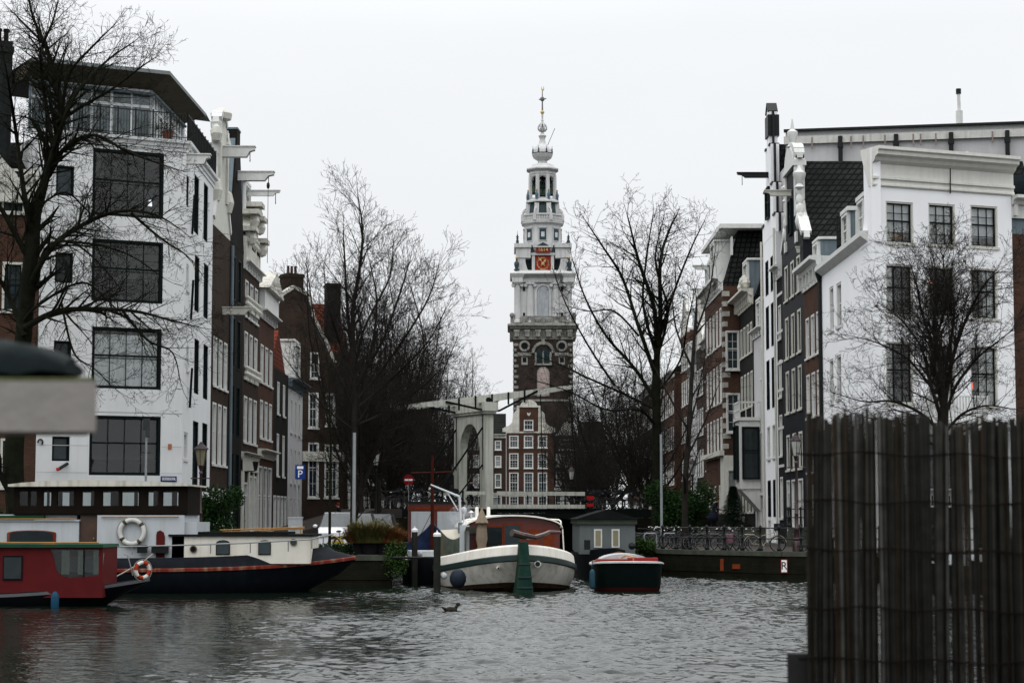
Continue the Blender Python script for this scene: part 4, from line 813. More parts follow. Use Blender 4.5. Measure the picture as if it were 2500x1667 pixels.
# niche
mb=MB(); ringf(mb,0,tz(712),px(15),px(19),-px(60)-.18,-px(60)-.003,0,PI,16); mb.box(-px(19),-px(15),-px(60)-.18,-px(60)-.003,tz(771),tz(712)); mb.box(px(15),px(19),-px(60)-.18,-px(60)-.003,tz(771),tz(712)); mb.build('niche_surround',tw,T)
MB().ext(arch(0,tz(771),tz(698),px(29)),-px(60)-.05,-px(60)-.003).build('niche',M('niche_grey',(.33,.35,.37),.8,.15,streak=.4),T)
for sx in (-1,1):
    for (y0,y1) in ((710,701),(771,763)): MB().box(sx*px(46)-px(2.5),sx*px(46)+px(2.5),-px(60)-.06,-px(60)-.003,tz(y0),tz(y1)).build('slit_window',dkv,T)
sq([(60,690),(67,689),(67,680),(64,679),(66,676),(73,673),(80,670),(80,668),(77,666),(66,661),(60,659)],'entablature',tw)
for sx in (-1,1):
    MB().lathe([(px(13)*1.41,tz(690)),(px(13)*1.41,tz(679)),(px(17)*1.41,tz(672)),(px(17)*1.41,tz(668)),(px(12)*1.41,tz(664))],(sx*px(62),-px(62),0),4,a0=PI/4).build('entablature_block',tw,T)
# clock stage
mb=MB(); cw=px(27); mb.box(-cw,cw,-px(52),px(52),tz(664),tz(618)); mb.box(-px(52),px(52),-px(27),px(27),tz(664),tz(618))
mb.build('clock_stage',ts,T)
mb=MB(); yc=-px(52)
mb.box(-px(27),-px(19.5),yc-.25,yc+.1,tz(664),tz(621)); mb.box(px(19.5),px(27),yc-.25,yc+.1,tz(664),tz(621)); mb.box(-px(27),px(27),yc-.25,yc+.1,tz(664),tz(661.5)); mb.box(-px(29),px(29),yc-.4,yc+.1,tz(622),tz(616)); mb.build('clock_frame',tw,T)
ck=MB().box(-px(19),px(19),yc-.12,yc-.002,tz(661.3),tz(622.5)).build('clock_dial',tred,T)
cz=(tz(661)+tz(623))/2; R_=px(15.5); mb=MB()
for i in range(12):
    a_=R(90-30*(i+1)); c0=Vector((math.cos(a_),0,math.sin(a_))); t_=Vector((-c0.z,0,c0.x)); nb={0:1,1:2,2:3,3:4,4:3,5:4,6:5,7:6,8:4,9:3,10:4,11:5}[i]
    for j in range(min(nb,4)):
        o_=(j-(min(nb,4)-1)/2)*.17; p=Vector((0,yc-.16,cz))+t_*o_; mb.bar(p+c0*(R_*.76),p+c0*R_,.07,.05)
mb.build('clock_numerals',gold,ck)
mb=MB(); o_=Vector((0,yc-.22,cz))
for ang,l in ((125,px(19)),(52,px(13))):
    a_=R(ang); c0=Vector((math.cos(a_),0,math.sin(a_))); mb.bar(o_-c0*.5,o_+c0*l,.22,.06); mb.ball(tuple(o_+c0*l*.6),.2,6,sc=(1,.3,1))
mb.ball(tuple(o_),.25,8,sc=(1,.4,1)); mb.build('clock_hands',gold,ck)
# scrolled shoulders, platform with pinnacles, year panel, pediment
for sx in (-1,1):
    pts=[(px(36),tz(660)),(px(60),tz(660)),(px(60),tz(628)),(px(42),tz(628))]
    cv=[(px(62),tz(630))]+[(px(36)+px(7)*(1-((i/8)**2))*1.0,tz(630)-(tz(630)-tz(660))*(i/8)) for i in range(9)]+[(px(62),tz(660))]
    MB().ext([(sx*x,z) for x,z in cv],-px(60),-px(50)).build('scroll_buttress',tw,T)
    MB().box(min(sx*px(30),sx*px(66)),max(sx*px(30),sx*px(66)),-px(62),px(62),tz(629),tz(604)).build('shoulder_block',tw,T)
    MB().box(min(sx*px(28),sx*px(70)),max(sx*px(28),sx*px(70)),-px(66),px(66),tz(604),tz(594)).build('platform',tw,T)
    for yy in (-1,1): MB().lathe([(.22,0),(.22,.5),(.08,.55),(.2,.7),(.1,.85),(.26,.95),(.1,1.15),(.14,1.25),(.04,1.35),(.02,1.9)],(sx*px(62),yy*px(60),tz(594)),8).build('pinnacle',ts,T,sharp=50)
    st=MB().lathe([(.4,0),(.4,.25),(.22,.3),(.36,.8),(.38,1.2),(.2,1.4),(.1,1.5),(.15,1.7),(.06,1.85)],(sx*px(64),-px(66),tz(661)),8).build('urn',ts,T,sharp=50); MB().ball((0,0,0),.2,8).build('gilt_ball',gold,st,loc=(sx*px(64),-px(66),tz(661)+2.0))
    MB().ext([(sx*px(20),tz(616)),(sx*px(47),tz(616)),(sx*px(41),tz(597)),(sx*px(26),tz(597))],-px(58),-px(54)).build('slate_mansard',ts,T)
    MB().ext(arch(sx*px(33),tz(616),tz(605),px(6)),-px(59.5),-px(58)-.003).build('dormer_window',dkv,T)
yp=MB().box(-px(17),px(17),-px(63),-px(58),tz(616),tz(603)).build('year_panel',tred,T); text('year_numerals','1614',px(12.5),gold,yp,(0,-px(63)-.05,(tz(616)+tz(603))/2),ext=.04,sxx=1.0)
mb=MB(); mb.ext([(-px(23),tz(602)),(px(23),tz(602)),(0,tz(588))],-px(64),-px(50)); mb.ext([(-px(15),tz(600)),(px(15),tz(600)),(0,tz(591))],-px(65),-px(64)-.003,'y',1); mb.box(-px(24),px(24),-px(66),-px(50),tz(604),tz(601)); mb.build('pediment',[tw,ts],T)
# octagons above
R8=1/math.cos(PI/8)
def oc(prof,name,mat,par=T,dy=0): return MB().lathe([(px(r)*R8,tz(y)) for r,y in prof],(0,0,0),8,a0=PI/8).build(name,mat,par)
oc([(44,620),(44,545),(46,543),(51,540),(51,536),(49,535),(40,534)],'octagon_stage',tw)
def oct_face(i,r): a_=-PI/2+PI/4*i; return a_,Vector((math.cos(a_),math.sin(a_),0))*px(r)
for i in range(8):
    a_,c0=oct_face(i,44); o=MB().box(-px(10),px(10),-.14,-.003,tz(585),tz(553)).box(-px(8.3),px(8.3),-.18,-.143,tz(583),tz(555),1).box(-px(4),px(4),-.22,-.183,tz(575),tz(563),2).build('shuttered_window',[tw,M('shutter_slate',(.035,.055,.065),.5),tw],T,loc=c0,rot=a_+PI/2)
    MB().box(-px(11),px(11),-.25,-.003,tz(553),tz(550.5)).build('lintel',tw,o)
oc([(38,535),(34,490),(40,489),(40,484),(36,482),(31,480)],'slate_stage',ts); oc([(38,488.5),(40.5,487.5),(40.5,484),(37,481),(33,480)],'stage_moulding',tw)
mb=MB()
for i in range(8):
    a_=-PI/2+PI/8+PI/4*i; b_=a_+PI/4; r0=px(49)*R8; p=Vector((math.cos(a_)*r0,math.sin(a_)*r0,0)); q=Vector((math.cos(b_)*r0,math.sin(b_)*r0,0))
    for z in (tz(534),tz(519.5)): mb.bar(p+Vector((0,0,z)),q+Vector((0,0,z)),.3,.25)
    mb.box(p.x-.25,p.x+.25,p.y-.25,p.y+.25,tz(535),tz(518))
    for j in range(1,10): s_=p.lerp(q,j/10); mb.lathe([(.06,0),(.14,.3),(.05,.95)],(s_.x,s_.y,tz(534)),5)
mb.build('octagon_balustrade',tw,T)
for i in range(8):    # console scrolls and white corner ribs of the slate stage
    a_=-PI/2+PI/8+PI/4*i; d_=Vector((math.cos(a_),math.sin(a_),0))
    mb=MB(); mb.bar(d_*px(38.5)*R8+Vector((0,0,tz(534))),d_*px(35)*R8+Vector((0,0,tz(490))),.7,.4)
    mb.pipe([d_*px(38)*R8+d_*(.75*math.cos(t))+Vector((0,0,tz(517)+.9*math.sin(t))) for t in [-.3+i2*PI/9 for i2 in range(8)]],.13,6); mb.build('scroll_rib',tw,T)
# open belfry
oc([(33,480),(33,476)],'belfry_floor',tw)
mb=MB()
for i in range(8):
    a_=-PI/2+PI/8+PI/4*i; d_=Vector((math.cos(a_),math.sin(a_),0)); mb.lathe([(px(5.4),tz(478)),(px(4.6),tz(419))],(d_.x*px(31.5)*R8*.95,d_.y*px(31.5)*R8*.95,0),6,a0=a_)
parts(mb,'belfry_pier',tw,T)
mb=MB()
for i in range(8):
    a_,c0=oct_face(i,29.3); u_=Vector((-math.sin(a_),math.cos(a_),0)); wv=px(9.5); n=8
    for k in range(n):
        t0=PI*k/n; t1=PI*(k+1)/n
        q=[(-wv*math.cos(t0),tz(431)+wv*.8*math.sin(t0)),(-wv*math.cos(t1),tz(431)+wv*.8*math.sin(t1)),(-wv*math.cos(t1),tz(417)),(-wv*math.cos(t0),tz(417))]
        vs=[c0+u_*x+Vector((0,0,z)) for x,z in q]; vs+=[v-c0.normalized()*.5 for v in vs]; mb.add(vs,[(0,1,2,3),(7,6,5,4),(0,4,5,1)])
mb.build('belfry_arches',tw,T)
oc([(31,422),(31,418),(32.5,417),(32.5,413),(31,412),(31,411),(36,408),(39,406),(39,403),(37,402)],'belfry_cornice',tw)
oc([(37,402.5),(30,399),(26,394),(22,391),(13,389),(11,385),(11,381)],'cap_roof',tw)
mb=MB(); bz=M('bell_bronze',(.03,.05,.04),.45,metal=.6,var=.3)
bell=[(.95,0),(.85,.12),(.62,.5),(.5,.95),(.42,1.2),(.2,1.35),(.06,1.4)]
pr=None
for (x,y,z,s_) in ((0,0,470,1.25),(0,0,449,.95),(-21,0,463,1.1),(21,0,466,1.1),(-20,2,447,.7),(20,2,447,.7),(-20,0,434,.5),(21,0,434,.5),(0,8,434,.5)):
    if pr is None: pr=MB().lathe(bell,(0,0,0),12).mesh('bell',[bz],True)
    o=link('bell',pr,T,(px(x),px(y),tz(z))); o.scale=(s_,)*3
mb=MB()
for z in (478,459,442,426): mb.bar((-px(28),0,tz(z)+.1),(px(28),0,tz(z)+.1),.18,.2); mb.bar((0,-px(28),tz(z)+.3),(0,px(28),tz(z)+.3),.18,.2)
mb.build('bell_frame',M('iron_dark',(.02,.025,.025)),T)
for i in range(8):
    a_=-PI/2+PI/8+PI/4*i; d_=Vector((math.cos(a_),math.sin(a_),0))*px(39); o=MB().lathe([(.18,0),(.22,.2),(.12,.3),(.22,.6),(.25,.95),(.14,1.2),(.06,1.3),(.1,1.4),(.02,1.6)],(d_.x,d_.y,tz(484)),8).build('finial',M('finial_blue_grey',(.08,.13,.16)),T,sharp=50); MB().ball((d_.x,d_.y,tz(484)+1.65),.14,6).build('gilt_ball',gold,o)
oc([(11,382),(17,378),(22,374),(25,368),(25.5,366)],'onion_bowl',tw); oc([(25.5,366),(25.5,364.5),(23.8,363)],'onion_ring',ts); oc([(24,364),(22.5,356),(19,350),(14,345),(9.5,340),(7,333),(6.5,328),(8,323),(9.5,321),(9.5,319.5),(5,316),(3,311),(3,309)],'onion_dome',tw)
mb=MB()
for i in range(8): a_=-PI/2+PI/8+PI/4*i; mb.lathe([(.1,0),(.16,.15),(.08,.35),(.12,.5),(.04,.7),(.02,1.1)],(math.cos(a_)*px(25.5),math.sin(a_)*px(25.5),tz(364)),6)
parts(mb,'onion_pinnacle',ts,T)
mb=MB()
for i in range(8):
    a_=PI/4*i+PI/8; mb.pipe([(math.cos(a_)*px(r),math.sin(a_)*px(r),tz(y)) for r,y in ((1.5,309),(7,307.5),(11,303),(11,299),(8.5,294),(4.5,290),(1.8,287))],.13,5)
parts(mb,'crown_rib',tw,T)
MB().lathe([(px(3.5),tz(309)),(px(2),tz(303)),(px(1.2),tz(290)),(px(2.5),tz(284)),(px(3),tz(281)),(px(1.8),tz(279)),(px(2.6),tz(268)),(px(2),tz(266))],(0,0,0),10).build('spire_stem',tw,T)
MB().ball((0,0,tz(261.5)),px(5),12).build('gilt_globe',gold,T)
wv=MB().tube((0,0,tz(258)),(0,0,tz(209)),.13,.06).bar((-px(9),0,tz(230)),(px(10),0,tz(228)),.12,.14).ball((0,0,tz(229)),.38,8).build('weather_vane',M('iron_grey',(.15,.15,.15)),T)
MB().ext([(-px(1.8),tz(199)),(-px(2.6),tz(204)),(-px(1.4),tz(209)),(px(1),tz(210)),(px(4.5),tz(206)),(px(4.2),tz(200)),(px(2),tz(198)),(px(3),tz(202)),(px(2),tz(205)),(px(0),tz(205)),(-px(.8),tz(202)),(-px(.6),tz(198.5))],-.06,.06).build('weathercock',gold,wv)
MB().tube((px(13),0,tz(343)),(px(31),0,tz(301)),.05,n=5).build('flagpole',M('iron_grey',(.15,.15,.15)),T)
# ================================================================ bare winter trees
bark=M('wet_bark',(.018,.016,.0135),.9,.35,3,.5,20); barkg=M('mossy_bark',(.009,.010,.006),.9,.4,3,.5,20)
def seg_mesh(name,segs,n,mat):
    a=np.array(segs,dtype=np.float64); p=a[:,0:3]; q=a[:,3:6]; r0=a[:,6]; r1=a[:,7]; d=q-p; L_=np.linalg.norm(d,axis=1); k=L_>1e-5; p,q,r0,r1,d,L_=p[k],q[k],r0[k],r1[k],d[k],L_[k]
    d/=L_[:,None]; up=np.where(np.abs(d[:,2:3])<.9,np.array([[0,0,1.]]),np.array([[1.,0,0]])); u=np.cross(d,up); u/=np.linalg.norm(u,axis=1)[:,None]; v=np.cross(d,u)
    m=len(p); V=np.zeros((m,2*n,3))
    for i in range(n):
        c,s=math.cos(2*PI*i/n),math.sin(2*PI*i/n); o=u*c+v*s; V[:,i]=p+o*r0[:,None]; V[:,n+i]=q+o*r1[:,None]+d*(r1[:,None]*.3)
    base=(np.arange(m)*2*n)[:,None]; fs=np.concatenate([base+np.array([[i,(i+1)%n,n+(i+1)%n,n+i]]) for i in range(n)],axis=0).astype(np.int32)
    me=bpy.data.meshes.new(name); me.vertices.add(m*2*n); me.vertices.foreach_set('co',V.reshape(-1)); nf=len(fs)
    me.loops.add(nf*4); me.loops.foreach_set('vertex_index',fs.reshape(-1)); me.polygons.add(nf); me.polygons.foreach_set('loop_start',np.arange(nf)*4); me.polygons.foreach_set('loop_total',np.full(nf,4))
    me.update(calc_edges=True); me.materials.append(mat); 
    if n>4: me.polygons.foreach_set('use_smooth',[True]*nf)
    return me
class Tree:
    def __init__(s,seed): s.r=random.Random(seed); s.thick=[]; s.twig=[]
    def seg(s,p,q,a,b): (s.thick if a>.035 else s.twig).append((*p,*q,a,b))
    def grow(s,p,d,L_,r,lv,pr):
        rg=s.r; step=pr['step'][lv]; n=max(2,int(L_/step)); p=Vector(p); d=Vector(d).normalized(); kids=pr['kids'][lv]; pts=[]
        for i in range(n):
            t=i/n; d=(d+Vector((rg.gauss(0,1),rg.gauss(0,1),rg.gauss(0,1)))*pr['wob'][lv]+Vector((0,0,1))*pr['up'][lv]).normalized()
            q=p+d*(L_/n); ra=r*(1-t*.8); rb=r*(1-(i+1)/n*.8); s.seg(p,q,max(ra,pr['rmin']),max(rb,pr['rmin'])); p=q; pts.append((p.copy(),d.copy(),t+1/n,rb))
        if lv<pr['max']:
            m=max(1,int(L_*kids+rg.random()))
            for j in range(m):
                t=pr['bare'][lv]+(1-pr['bare'][lv])*(j+rg.random()*.8)/m; k=min(n-1,int(t*n)); q,dd,tt,rb=pts[k]
                o=dd.orthogonal().normalized(); o.rotate(Matrix.Rotation(rg.uniform(0,2*PI),3,dd)); an=R(rg.uniform(*pr['ang'][lv]))
                nd=dd*math.cos(an)+o*math.sin(an)
                s.grow(q,nd,L_*pr['len'][lv]*(1.15-.6*t)*rg.uniform(.7,1.2),max(rb*.62,pr['rmin']),lv+1,pr)
    def limb(s,pts,r0,r1,lv,pr,sub=True,dens=1):
        # hand placed limb (points of a curve) that sprouts grown branches
        P_=[Vector(p) for p in pts]; c=[]
        for i in range(len(P_)-1):
            a=P_[max(i-1,0)]; b=P_[i]; e_=P_[i+1]; g=P_[min(i+2,len(P_)-1)]
            for k in range(6):
                t=k/6; c.append(.5*((2*b)+(e_-a)*t+(2*a-5*b+4*e_-g)*t*t+(3*b-a-3*e_+g)*t**3))
        c.append(P_[-1]); L_=sum((c[i+1]-c[i]).length for i in range(len(c)-1)); n=len(c)
        for i in range(n-1): s.seg(c[i],c[i+1],r0+(r1-r0)*i/n,r0+(r1-r0)*(i+1)/n)
        if sub:
            m=int(L_*pr['kids'][lv]*dens)
            for j in range(m):
                t=.12+.88*(j+s.r.random())/m; k=min(n-2,int(t*n)); dd=(c[k+1]-c[k]).normalized(); o=dd.orthogonal().normalized(); o.rotate(Matrix.Rotation(s.r.uniform(0,2*PI),3,dd)); an=R(s.r.uniform(*pr['ang'][lv]))
                s.grow(c[k],dd*math.cos(an)+o*math.sin(an),min(L_,5.2)*pr['len'][lv]*(1.25-.6*t)*s.r.uniform(.6,1.15),max((r0+(r1-r0)*t)*.5,pr['rmin']),lv+1,pr)
            s.grow(c[-1],(c[-1]-c[-2]),min(L_,5)*.2,r1,lv+1,pr)
    def meshes(s,name='tree',mat=None):
        mat=mat or bark
        return seg_mesh('trunk',s.thick,7,mat), seg_mesh('crown',s.twig,3,mat)
def plant_tree(ms,loc,rz,label,sc=1,name='bare_tree',group='bare trees along the canal'):
    e=empty(name,loc,rz,label,'tree',group); link('trunk',ms[0],e); link('crown',ms[1],e); e.scale=(sc,sc,sc) if not hasattr(sc,'__len__') else sc; return e
PR=dict(step=(.6,.5,.4,.3,.22,.2),kids=(1.2,1.5,2.0,2.6,3.0,0),wob=(.07,.10,.12,.14,.16,.16),up=(.02,.03,.03,.04,.04,.04),bare=(.3,.15,.12,.1,.1,0),ang=((30,55),(30,60),(30,60),(30,65),(25,60),(25,60)),len=(.55,.5,.46,.45,.45,.4),max=4,rmin=.006)
def mk(**k): d_=dict(PR); d_.update(k); return d_
# generic canal elm: short trunk that forks into long rising limbs
def elm(seed,H=17,spread=.5,r=.24,tr=3.6,nl=8,pr=None):
    t=Tree(seed); rg=t.r; pr=pr or PR; top=Vector((rg.uniform(-.3,.3),rg.uniform(-.3,.3),tr)); n=5
    t.limb([(0,0,-.1),(top.x*.4,top.y*.6,tr*.5),tuple(top)],r,r*.8,0,pr,False)
    for i in range(nl):
        a=2*PI*i/nl+rg.uniform(-.3,.3); sp=spread*rg.uniform(.5,1.15); d=Vector((math.cos(a)*sp,math.sin(a)*sp,1)); z0=tr*rg.uniform(.75,1.0) if i%2 else tr
        L_=(H-tr)*rg.uniform(.72,.98)*(1 if i%3 else .85)
        p0=Vector((top.x,top.y,z0)); p1=p0+d.normalized()*L_*.3+Vector((d.x,d.y,0))*.6; p2=p1+(d+Vector((rg.uniform(-.3,.3),rg.uniform(-.3,.3),.5))).normalized()*L_*.35; p3=p2+Vector((rg.uniform(-.35,.35)+d.x*.3,rg.uniform(-.35,.35)+d.y*.3,1)).normalized()*L_*.3
        t.limb([p0,p1,p2,p3],r*.5*rg.uniform(.7,1),.03,0,pr,True)
    return t
prf=mk(max=4,kids=(2.2,3.0,3.6,3.4,0,0),rmin=.008)
gen=[elm(11,17.5,.62,.26,3.4,8,prf).meshes(),elm(12,16.5,.5,.22,3.8,7,prf).meshes(),elm(13,18,.75,.28,3.2,9,prf).meshes()]
left_row=[(104,-8.4,0,.95),(113,-8.0,1,1.0),(124,-8.3,2,.92),(137,-8.6,0,.98),(150,-8.2,1,1.02),(165,-8.5,2,.95),(181,-8.2,0,1.0),(198,-8.4,1,1.0),(216,-8.2,2,.98),(236,-8.6,0,1.0)]
left_row+=[(131,-9.6,0,.9),(144,-10.0,2,.95),(158,-10.2,1,.95),(173,-10.4,0,.98)]
ordn=['second','third','fourth','fifth','sixth','seventh','eighth','ninth','tenth','eleventh','twelfth']
for i,(y,x,k,sc) in enumerate(left_row): plant_tree(gen[k],(x+(.5 if y<140 else 1.5),y,QZ),i*1.3,('bare dark tree on the left bank, %s in the row counted from the river'%ordn[i]) if i<10 else 'bare tree close to the left house fronts, %s of the inner row'%(['first']+ordn)[i-10],(sc*.8,sc*.8,sc))
right_row=[(128,8.6,0,.80),(141,8.4,1,.84),(154,8.8,2,.78),(170,8.5,0,.85),(187,8.4,1,.9),(205,8.6,2,.85),(225,8.3,1,.9),(244,8.5,0,.9)]
for i,(y,x,k,sc) in enumerate(right_row): plant_tree(gen[k],(x-(1.0 if y>150 else 0),y,QZ),2+i*1.7,'bare dark tree on the right bank, %s in the row counted from the river'%ordn[i+1],sc)
for i,(x,k) in enumerate(((-12,1),(-6.5,0),(10.5,2))): plant_tree(gen[k],(x,262.5,QZ),i*2.1,['bare tree at the far end of the canal in front of the leftmost end houses','bare tree at the far end of the canal left of the neck gable house','bare tree at the far end of the canal right of the shopfront house'][i],.62)
# --- slender upright tree with a long leader, left quay
pu=mk(max=4,kids=(2.6,3.6,4.6,5.5,0,0),up=(.05,.10,.08,.06,.04,0),ang=((25,48),(25,45),(25,50),(25,55),(20,50),(20,50)),len=(.42,.5,.48,.45,.4,.4),wob=(.05,.06,.08,.1,.12,.1),rmin=.0055)
Y=84.0; t=Tree(21); base=P(862,1290,Y); 
def q3(px,py,dy=0,Y0=None): p=P(px,py,(Y0 or Y)+dy); return p
b0=Vector((base.x,Y,QZ))
t.limb([b0,q3(864,1150),q3(866,1000),q3(864,880)],.14,.115,0,pu,True,.25)
t.limb([q3(864,880),q3(862,760),q3(880,640),q3(885,560),q3(874,480)],.11,.02,0,pu,True,1.1)
t.limb([q3(864,900),q3(850,780),q3(842,640),q3(838,570,.3)],.08,.02,0,pu,True,1.0)
for (pts,r_) in (([(866,960),(905,860),(920,740),(905,650)],.08),([(864,1000),(820,900),(770,800),(735,700)],.06),([(866,940),(930,840),(975,720),(1000,640)],.08),([(866,1000),(950,930),(1040,840),(1085,760)],.06),([(864,930),(830,840),(800,740),(790,650)],.07),([(866,980),(950,880),(1040,740),(1070,650)],.07),([(864,1050),(800,1000),(745,940),(700,880)],.045),([(866,1040),(930,1010),(1010,960),(1080,900)],.045),([(866,900),(890,800),(950,680),(960,600)],.06)):
    t.limb([q3(x_,y_,(i_*(.5 if (x_//10)%2 else -.5))) for i_,(x_,y_) in enumerate(pts)],r_,.02,0,pu,True,1.3)
e=empty('bare_tree',(0,0,0),0,'slender bare tree with one tall leader rising above all others on the left quay','tree','bare trees along the canal')
ms=t.meshes(); link('trunk',ms[0],e); link('crown',ms[1],e)
# young thin sapling beside it
t=Tree(22); Y=80.5; ps=mk(max=3,kids=(2.5,2.2,2.2,0,0,0),rmin=.005,up=(.05,.08,.06,.05,0,0),len=(.25,.5,.5,.4,.4,.4))
t.limb([Vector((P(805,1290,Y).x,Y,QZ)),q3(806,1180),q3(808,1080),q3(804,980),q3(810,900)],.065,.015,0,ps,True,1.2)
e=empty('bare_tree',(0,0,0),0,'thin young bare sapling with green stem left of the white car','tree','bare trees along the canal'); ms=t.meshes(mat=barkg); 
link('trunk',ms[0],e); link('crown',ms[1],e)
# --- big right tree in front of the street
pR=mk(max=4,kids=(1.7,3.0,4.2,5,0,0),up=(.03,.05,.04,.03,.02,0),len=(.42,.48,.48,.46,.4,.4),rmin=.008,wob=(.07,.11,.14,.16,.16,.1))
Y=114.0; t=Tree(31); b0=Vector((P(1601,1290,Y).x,Y,QZ))
t.limb([b0,q3(1602,1200),q3(1604,1080),q3(1602,960),q3(1602,880)],.30,.22,0,pR,False)
for pts,r_ in (([(1602,900),(1598,760),(1560,640),(1545,580),(1530,520)],.22),([(1602,900),(1612,780),(1612,640),(1635,560),(1655,520)],.24),([(1612,820),(1650,700),(1690,600),(1720,540)],.13),([(1602,920),(1560,800),(1520,680),(1470,600),(1430,540)],.19),
   ([(1602,980),(1550,900),(1480,820),(1430,730),(1400,640)],.17),([(1602,1000),(1520,960),(1430,920),(1370,890),(1310,870)],.12),([(1604,960),(1660,880),(1680,780),(1700,700)],.10),([(1600,860),(1570,740),(1580,620),(1595,520)],.14),([(1602,880),(1630,760),(1600,640),(1620,530)],.13),
   ([(1602,1040),(1560,1000),(1480,1000),(1400,960),(1330,935)],.12),([(1560,820),(1500,760),(1440,760),(1395,750)],.09),([(1500,940),(1440,850),(1390,760),(1360,690)],.10)):
    t.limb([q3(x_,y_,(i_*(.8 if (x_//7)%2 else -.8))) for i_,(x_,y_) in enumerate(pts)],r_*.72,.022,0,pR,True,1.25)
e=empty('bare_tree',(0,0,0),0,'large bare tree with wide forked crown right of the church tower','tree','bare trees along the canal'); ms=t.meshes(mat=barkg); link('trunk',ms[0],e); link('crown',ms[1],e)
# darker thinner tree at the quay corner
Y=93.0; t=Tree(33); pc=mk(max=3,kids=(1.2,1.6,2,0,0,0),rmin=.007,up=(.03,.05,.04,.03,0,0))
t.limb([Vector((P(1672,1300,Y).x,Y,QZ)),q3(1673,1180),q3(1682,1050),q3(1690,900),q3(1700,760)],.17,.06,0,pc,True,.5)
for pts in ([(1690,900),(1650,800),(1640,700)],[(1695,820),(1730,720),(1745,620)],[(1680,1050),(1630,960),(1600,900)],[(1675,1120),(1720,1030),(1750,950)]): t.limb([q3(x_,y_) for x_,y_ in pts],.06,.02,0,pc,True,1.1)
e=empty('bare_tree',(0,0,0),0,'dark upright bare tree growing among the bicycles on the right quay corner','tree','bare trees along the canal'); ms=t.meshes(); link('trunk',ms[0],e); link('crown',ms[1],e)
# --- rounded tree in front of the white corner house, right
pW=mk(max=4,kids=(2.4,3.8,5.5,6,0,0),up=(.02,.03,.03,.02,.01,0),len=(.46,.48,.46,.44,.4,.4),rmin=.0055,wob=(.06,.09,.12,.14,.14,.1))
Y=78.0; t=Tree(41); b0=Vector((P(2300,1320,Y).x,Y,QZ)); t.limb([b0,q3(2300,1200),q3(2300,1080),q3(2302,1000)],.24,.22,0,pW,False)
for pts,r_ in (([(2302,1010),(2296,900),(2280,800),(2290,700),(2280,640)],.15),([(2302,1020),(2320,900),(2350,800),(2400,700),(2440,660)],.13),([(2300,1030),(2270,930),(2250,850),(2200,780),(2150,740)],.10),([(2302,1040),(2330,950),(2380,880),(2440,830),(2480,800)],.09),
   ([(2300,1060),(2250,1010),(2180,980),(2110,980),(2040,960)],.09),([(2304,1060),(2350,1010),(2410,990),(2480,1000)],.08),([(2300,1100),(2240,1060),(2190,1030),(2120,1020),(2060,1000)],.07),([(2290,880),(2250,760),(2240,700),(2220,640)],.08),([(2310,900),(2330,760),(2320,680),(2330,630)],.08),([(2285,960),(2220,880),(2150,840),(2080,820)],.07),([(2300,1000),(2280,860),(2310,740),(2300,620)],.09),([(2300,1080),(2380,1040),(2440,1030),(2480,1040)],.06)):
    t.limb([q3(x_,y_,(i_*(.45 if (x_//7)%2 else -.45))) for i_,(x_,y_) in enumerate(pts)],r_*.85,.013,0,pW,True,1.8)
e=empty('bare_tree',(0,0,0),0,'round crowned bare tree in front of the bright white corner house behind the reed screen','tree','bare trees along the canal'); ms=t.meshes(); link('trunk',ms[0],e); link('crown',ms[1],e)
# --- big left tree over the white house
pL=mk(max=4,kids=(2.2,3.6,5.0,6,0,0),up=(.0,.015,.01,.0,0,0),len=(.38,.46,.46,.45,.4,.4),rmin=.0055,wob=(.07,.10,.13,.15,.15,.1))
Y=75.0; t=Tree(51); b0=Vector((P(30,1330,Y).x,Y+1.5,QZ))
t.limb([b0,q3(35,1150,1.2),q3(45,980,.8),q3(60,800,.4),q3(75,640),q3(85,520)],.42,.26,0,pL,True,.25)
for pts,r_ in (([(85,540),(120,400),(150,290),(135,190),(110,110),(80,40),(60,-60)],.20),([(100,480),(130,370),(185,230),(260,150),(330,100)],.12),([(120,420),(160,360),(230,330),(310,370),(390,400),(450,420)],.09),([(70,700),(130,600),(220,540),(300,515),(380,525),(440,560)],.13),
   ([(60,800),(140,760),(240,755),(330,760),(410,780),(490,800)],.13),([(90,700),(110,610),(170,590),(240,640),(290,700)],.08),([(60,780),(100,740),(200,690),(270,740),(330,800)],.07),([(85,600),(60,480),(40,330),(20,200),(0,90)],.13),
   ([(140,300),(200,260),(270,220),(350,160),(380,140)],.08),([(75,640),(20,540),(-40,430),(-80,300)],.13),([(60,820),(10,700),(-50,620),(-110,560)],.11),([(130,360),(110,240),(100,130),(130,50),(150,-40)],.10),([(150,740),(180,860),(230,900),(270,940)],.05),([(300,760),(360,830),(420,860),(440,930)],.06),
   ([(150,280),(170,180),(230,110),(280,60)],.08),([(320,520),(390,580),(450,620),(480,650)],.06),([(100,500),(160,470),(220,520),(270,560)],.05),([(120,120),(60,60),(20,20)],.06),([(170,590),(250,600),(330,630),(400,680)],.05),([(90,880),(60,860),(10,880),(-40,900)],.06)):
    t.limb([q3(x_,y_,(i_*(.5 if (x_//7)%2 else -.5))) for i_,(x_,y_) in enumerate(pts)],r_,.016,0,pL,True,1.8)
e=empty('bare_tree',(0,0,0),0,'great bare tree spreading its limbs across the white corner house at the left edge','tree','bare trees along the canal'); ms=t.meshes(mat=barkg); link('trunk',ms[0],e); link('crown',ms[1],e)
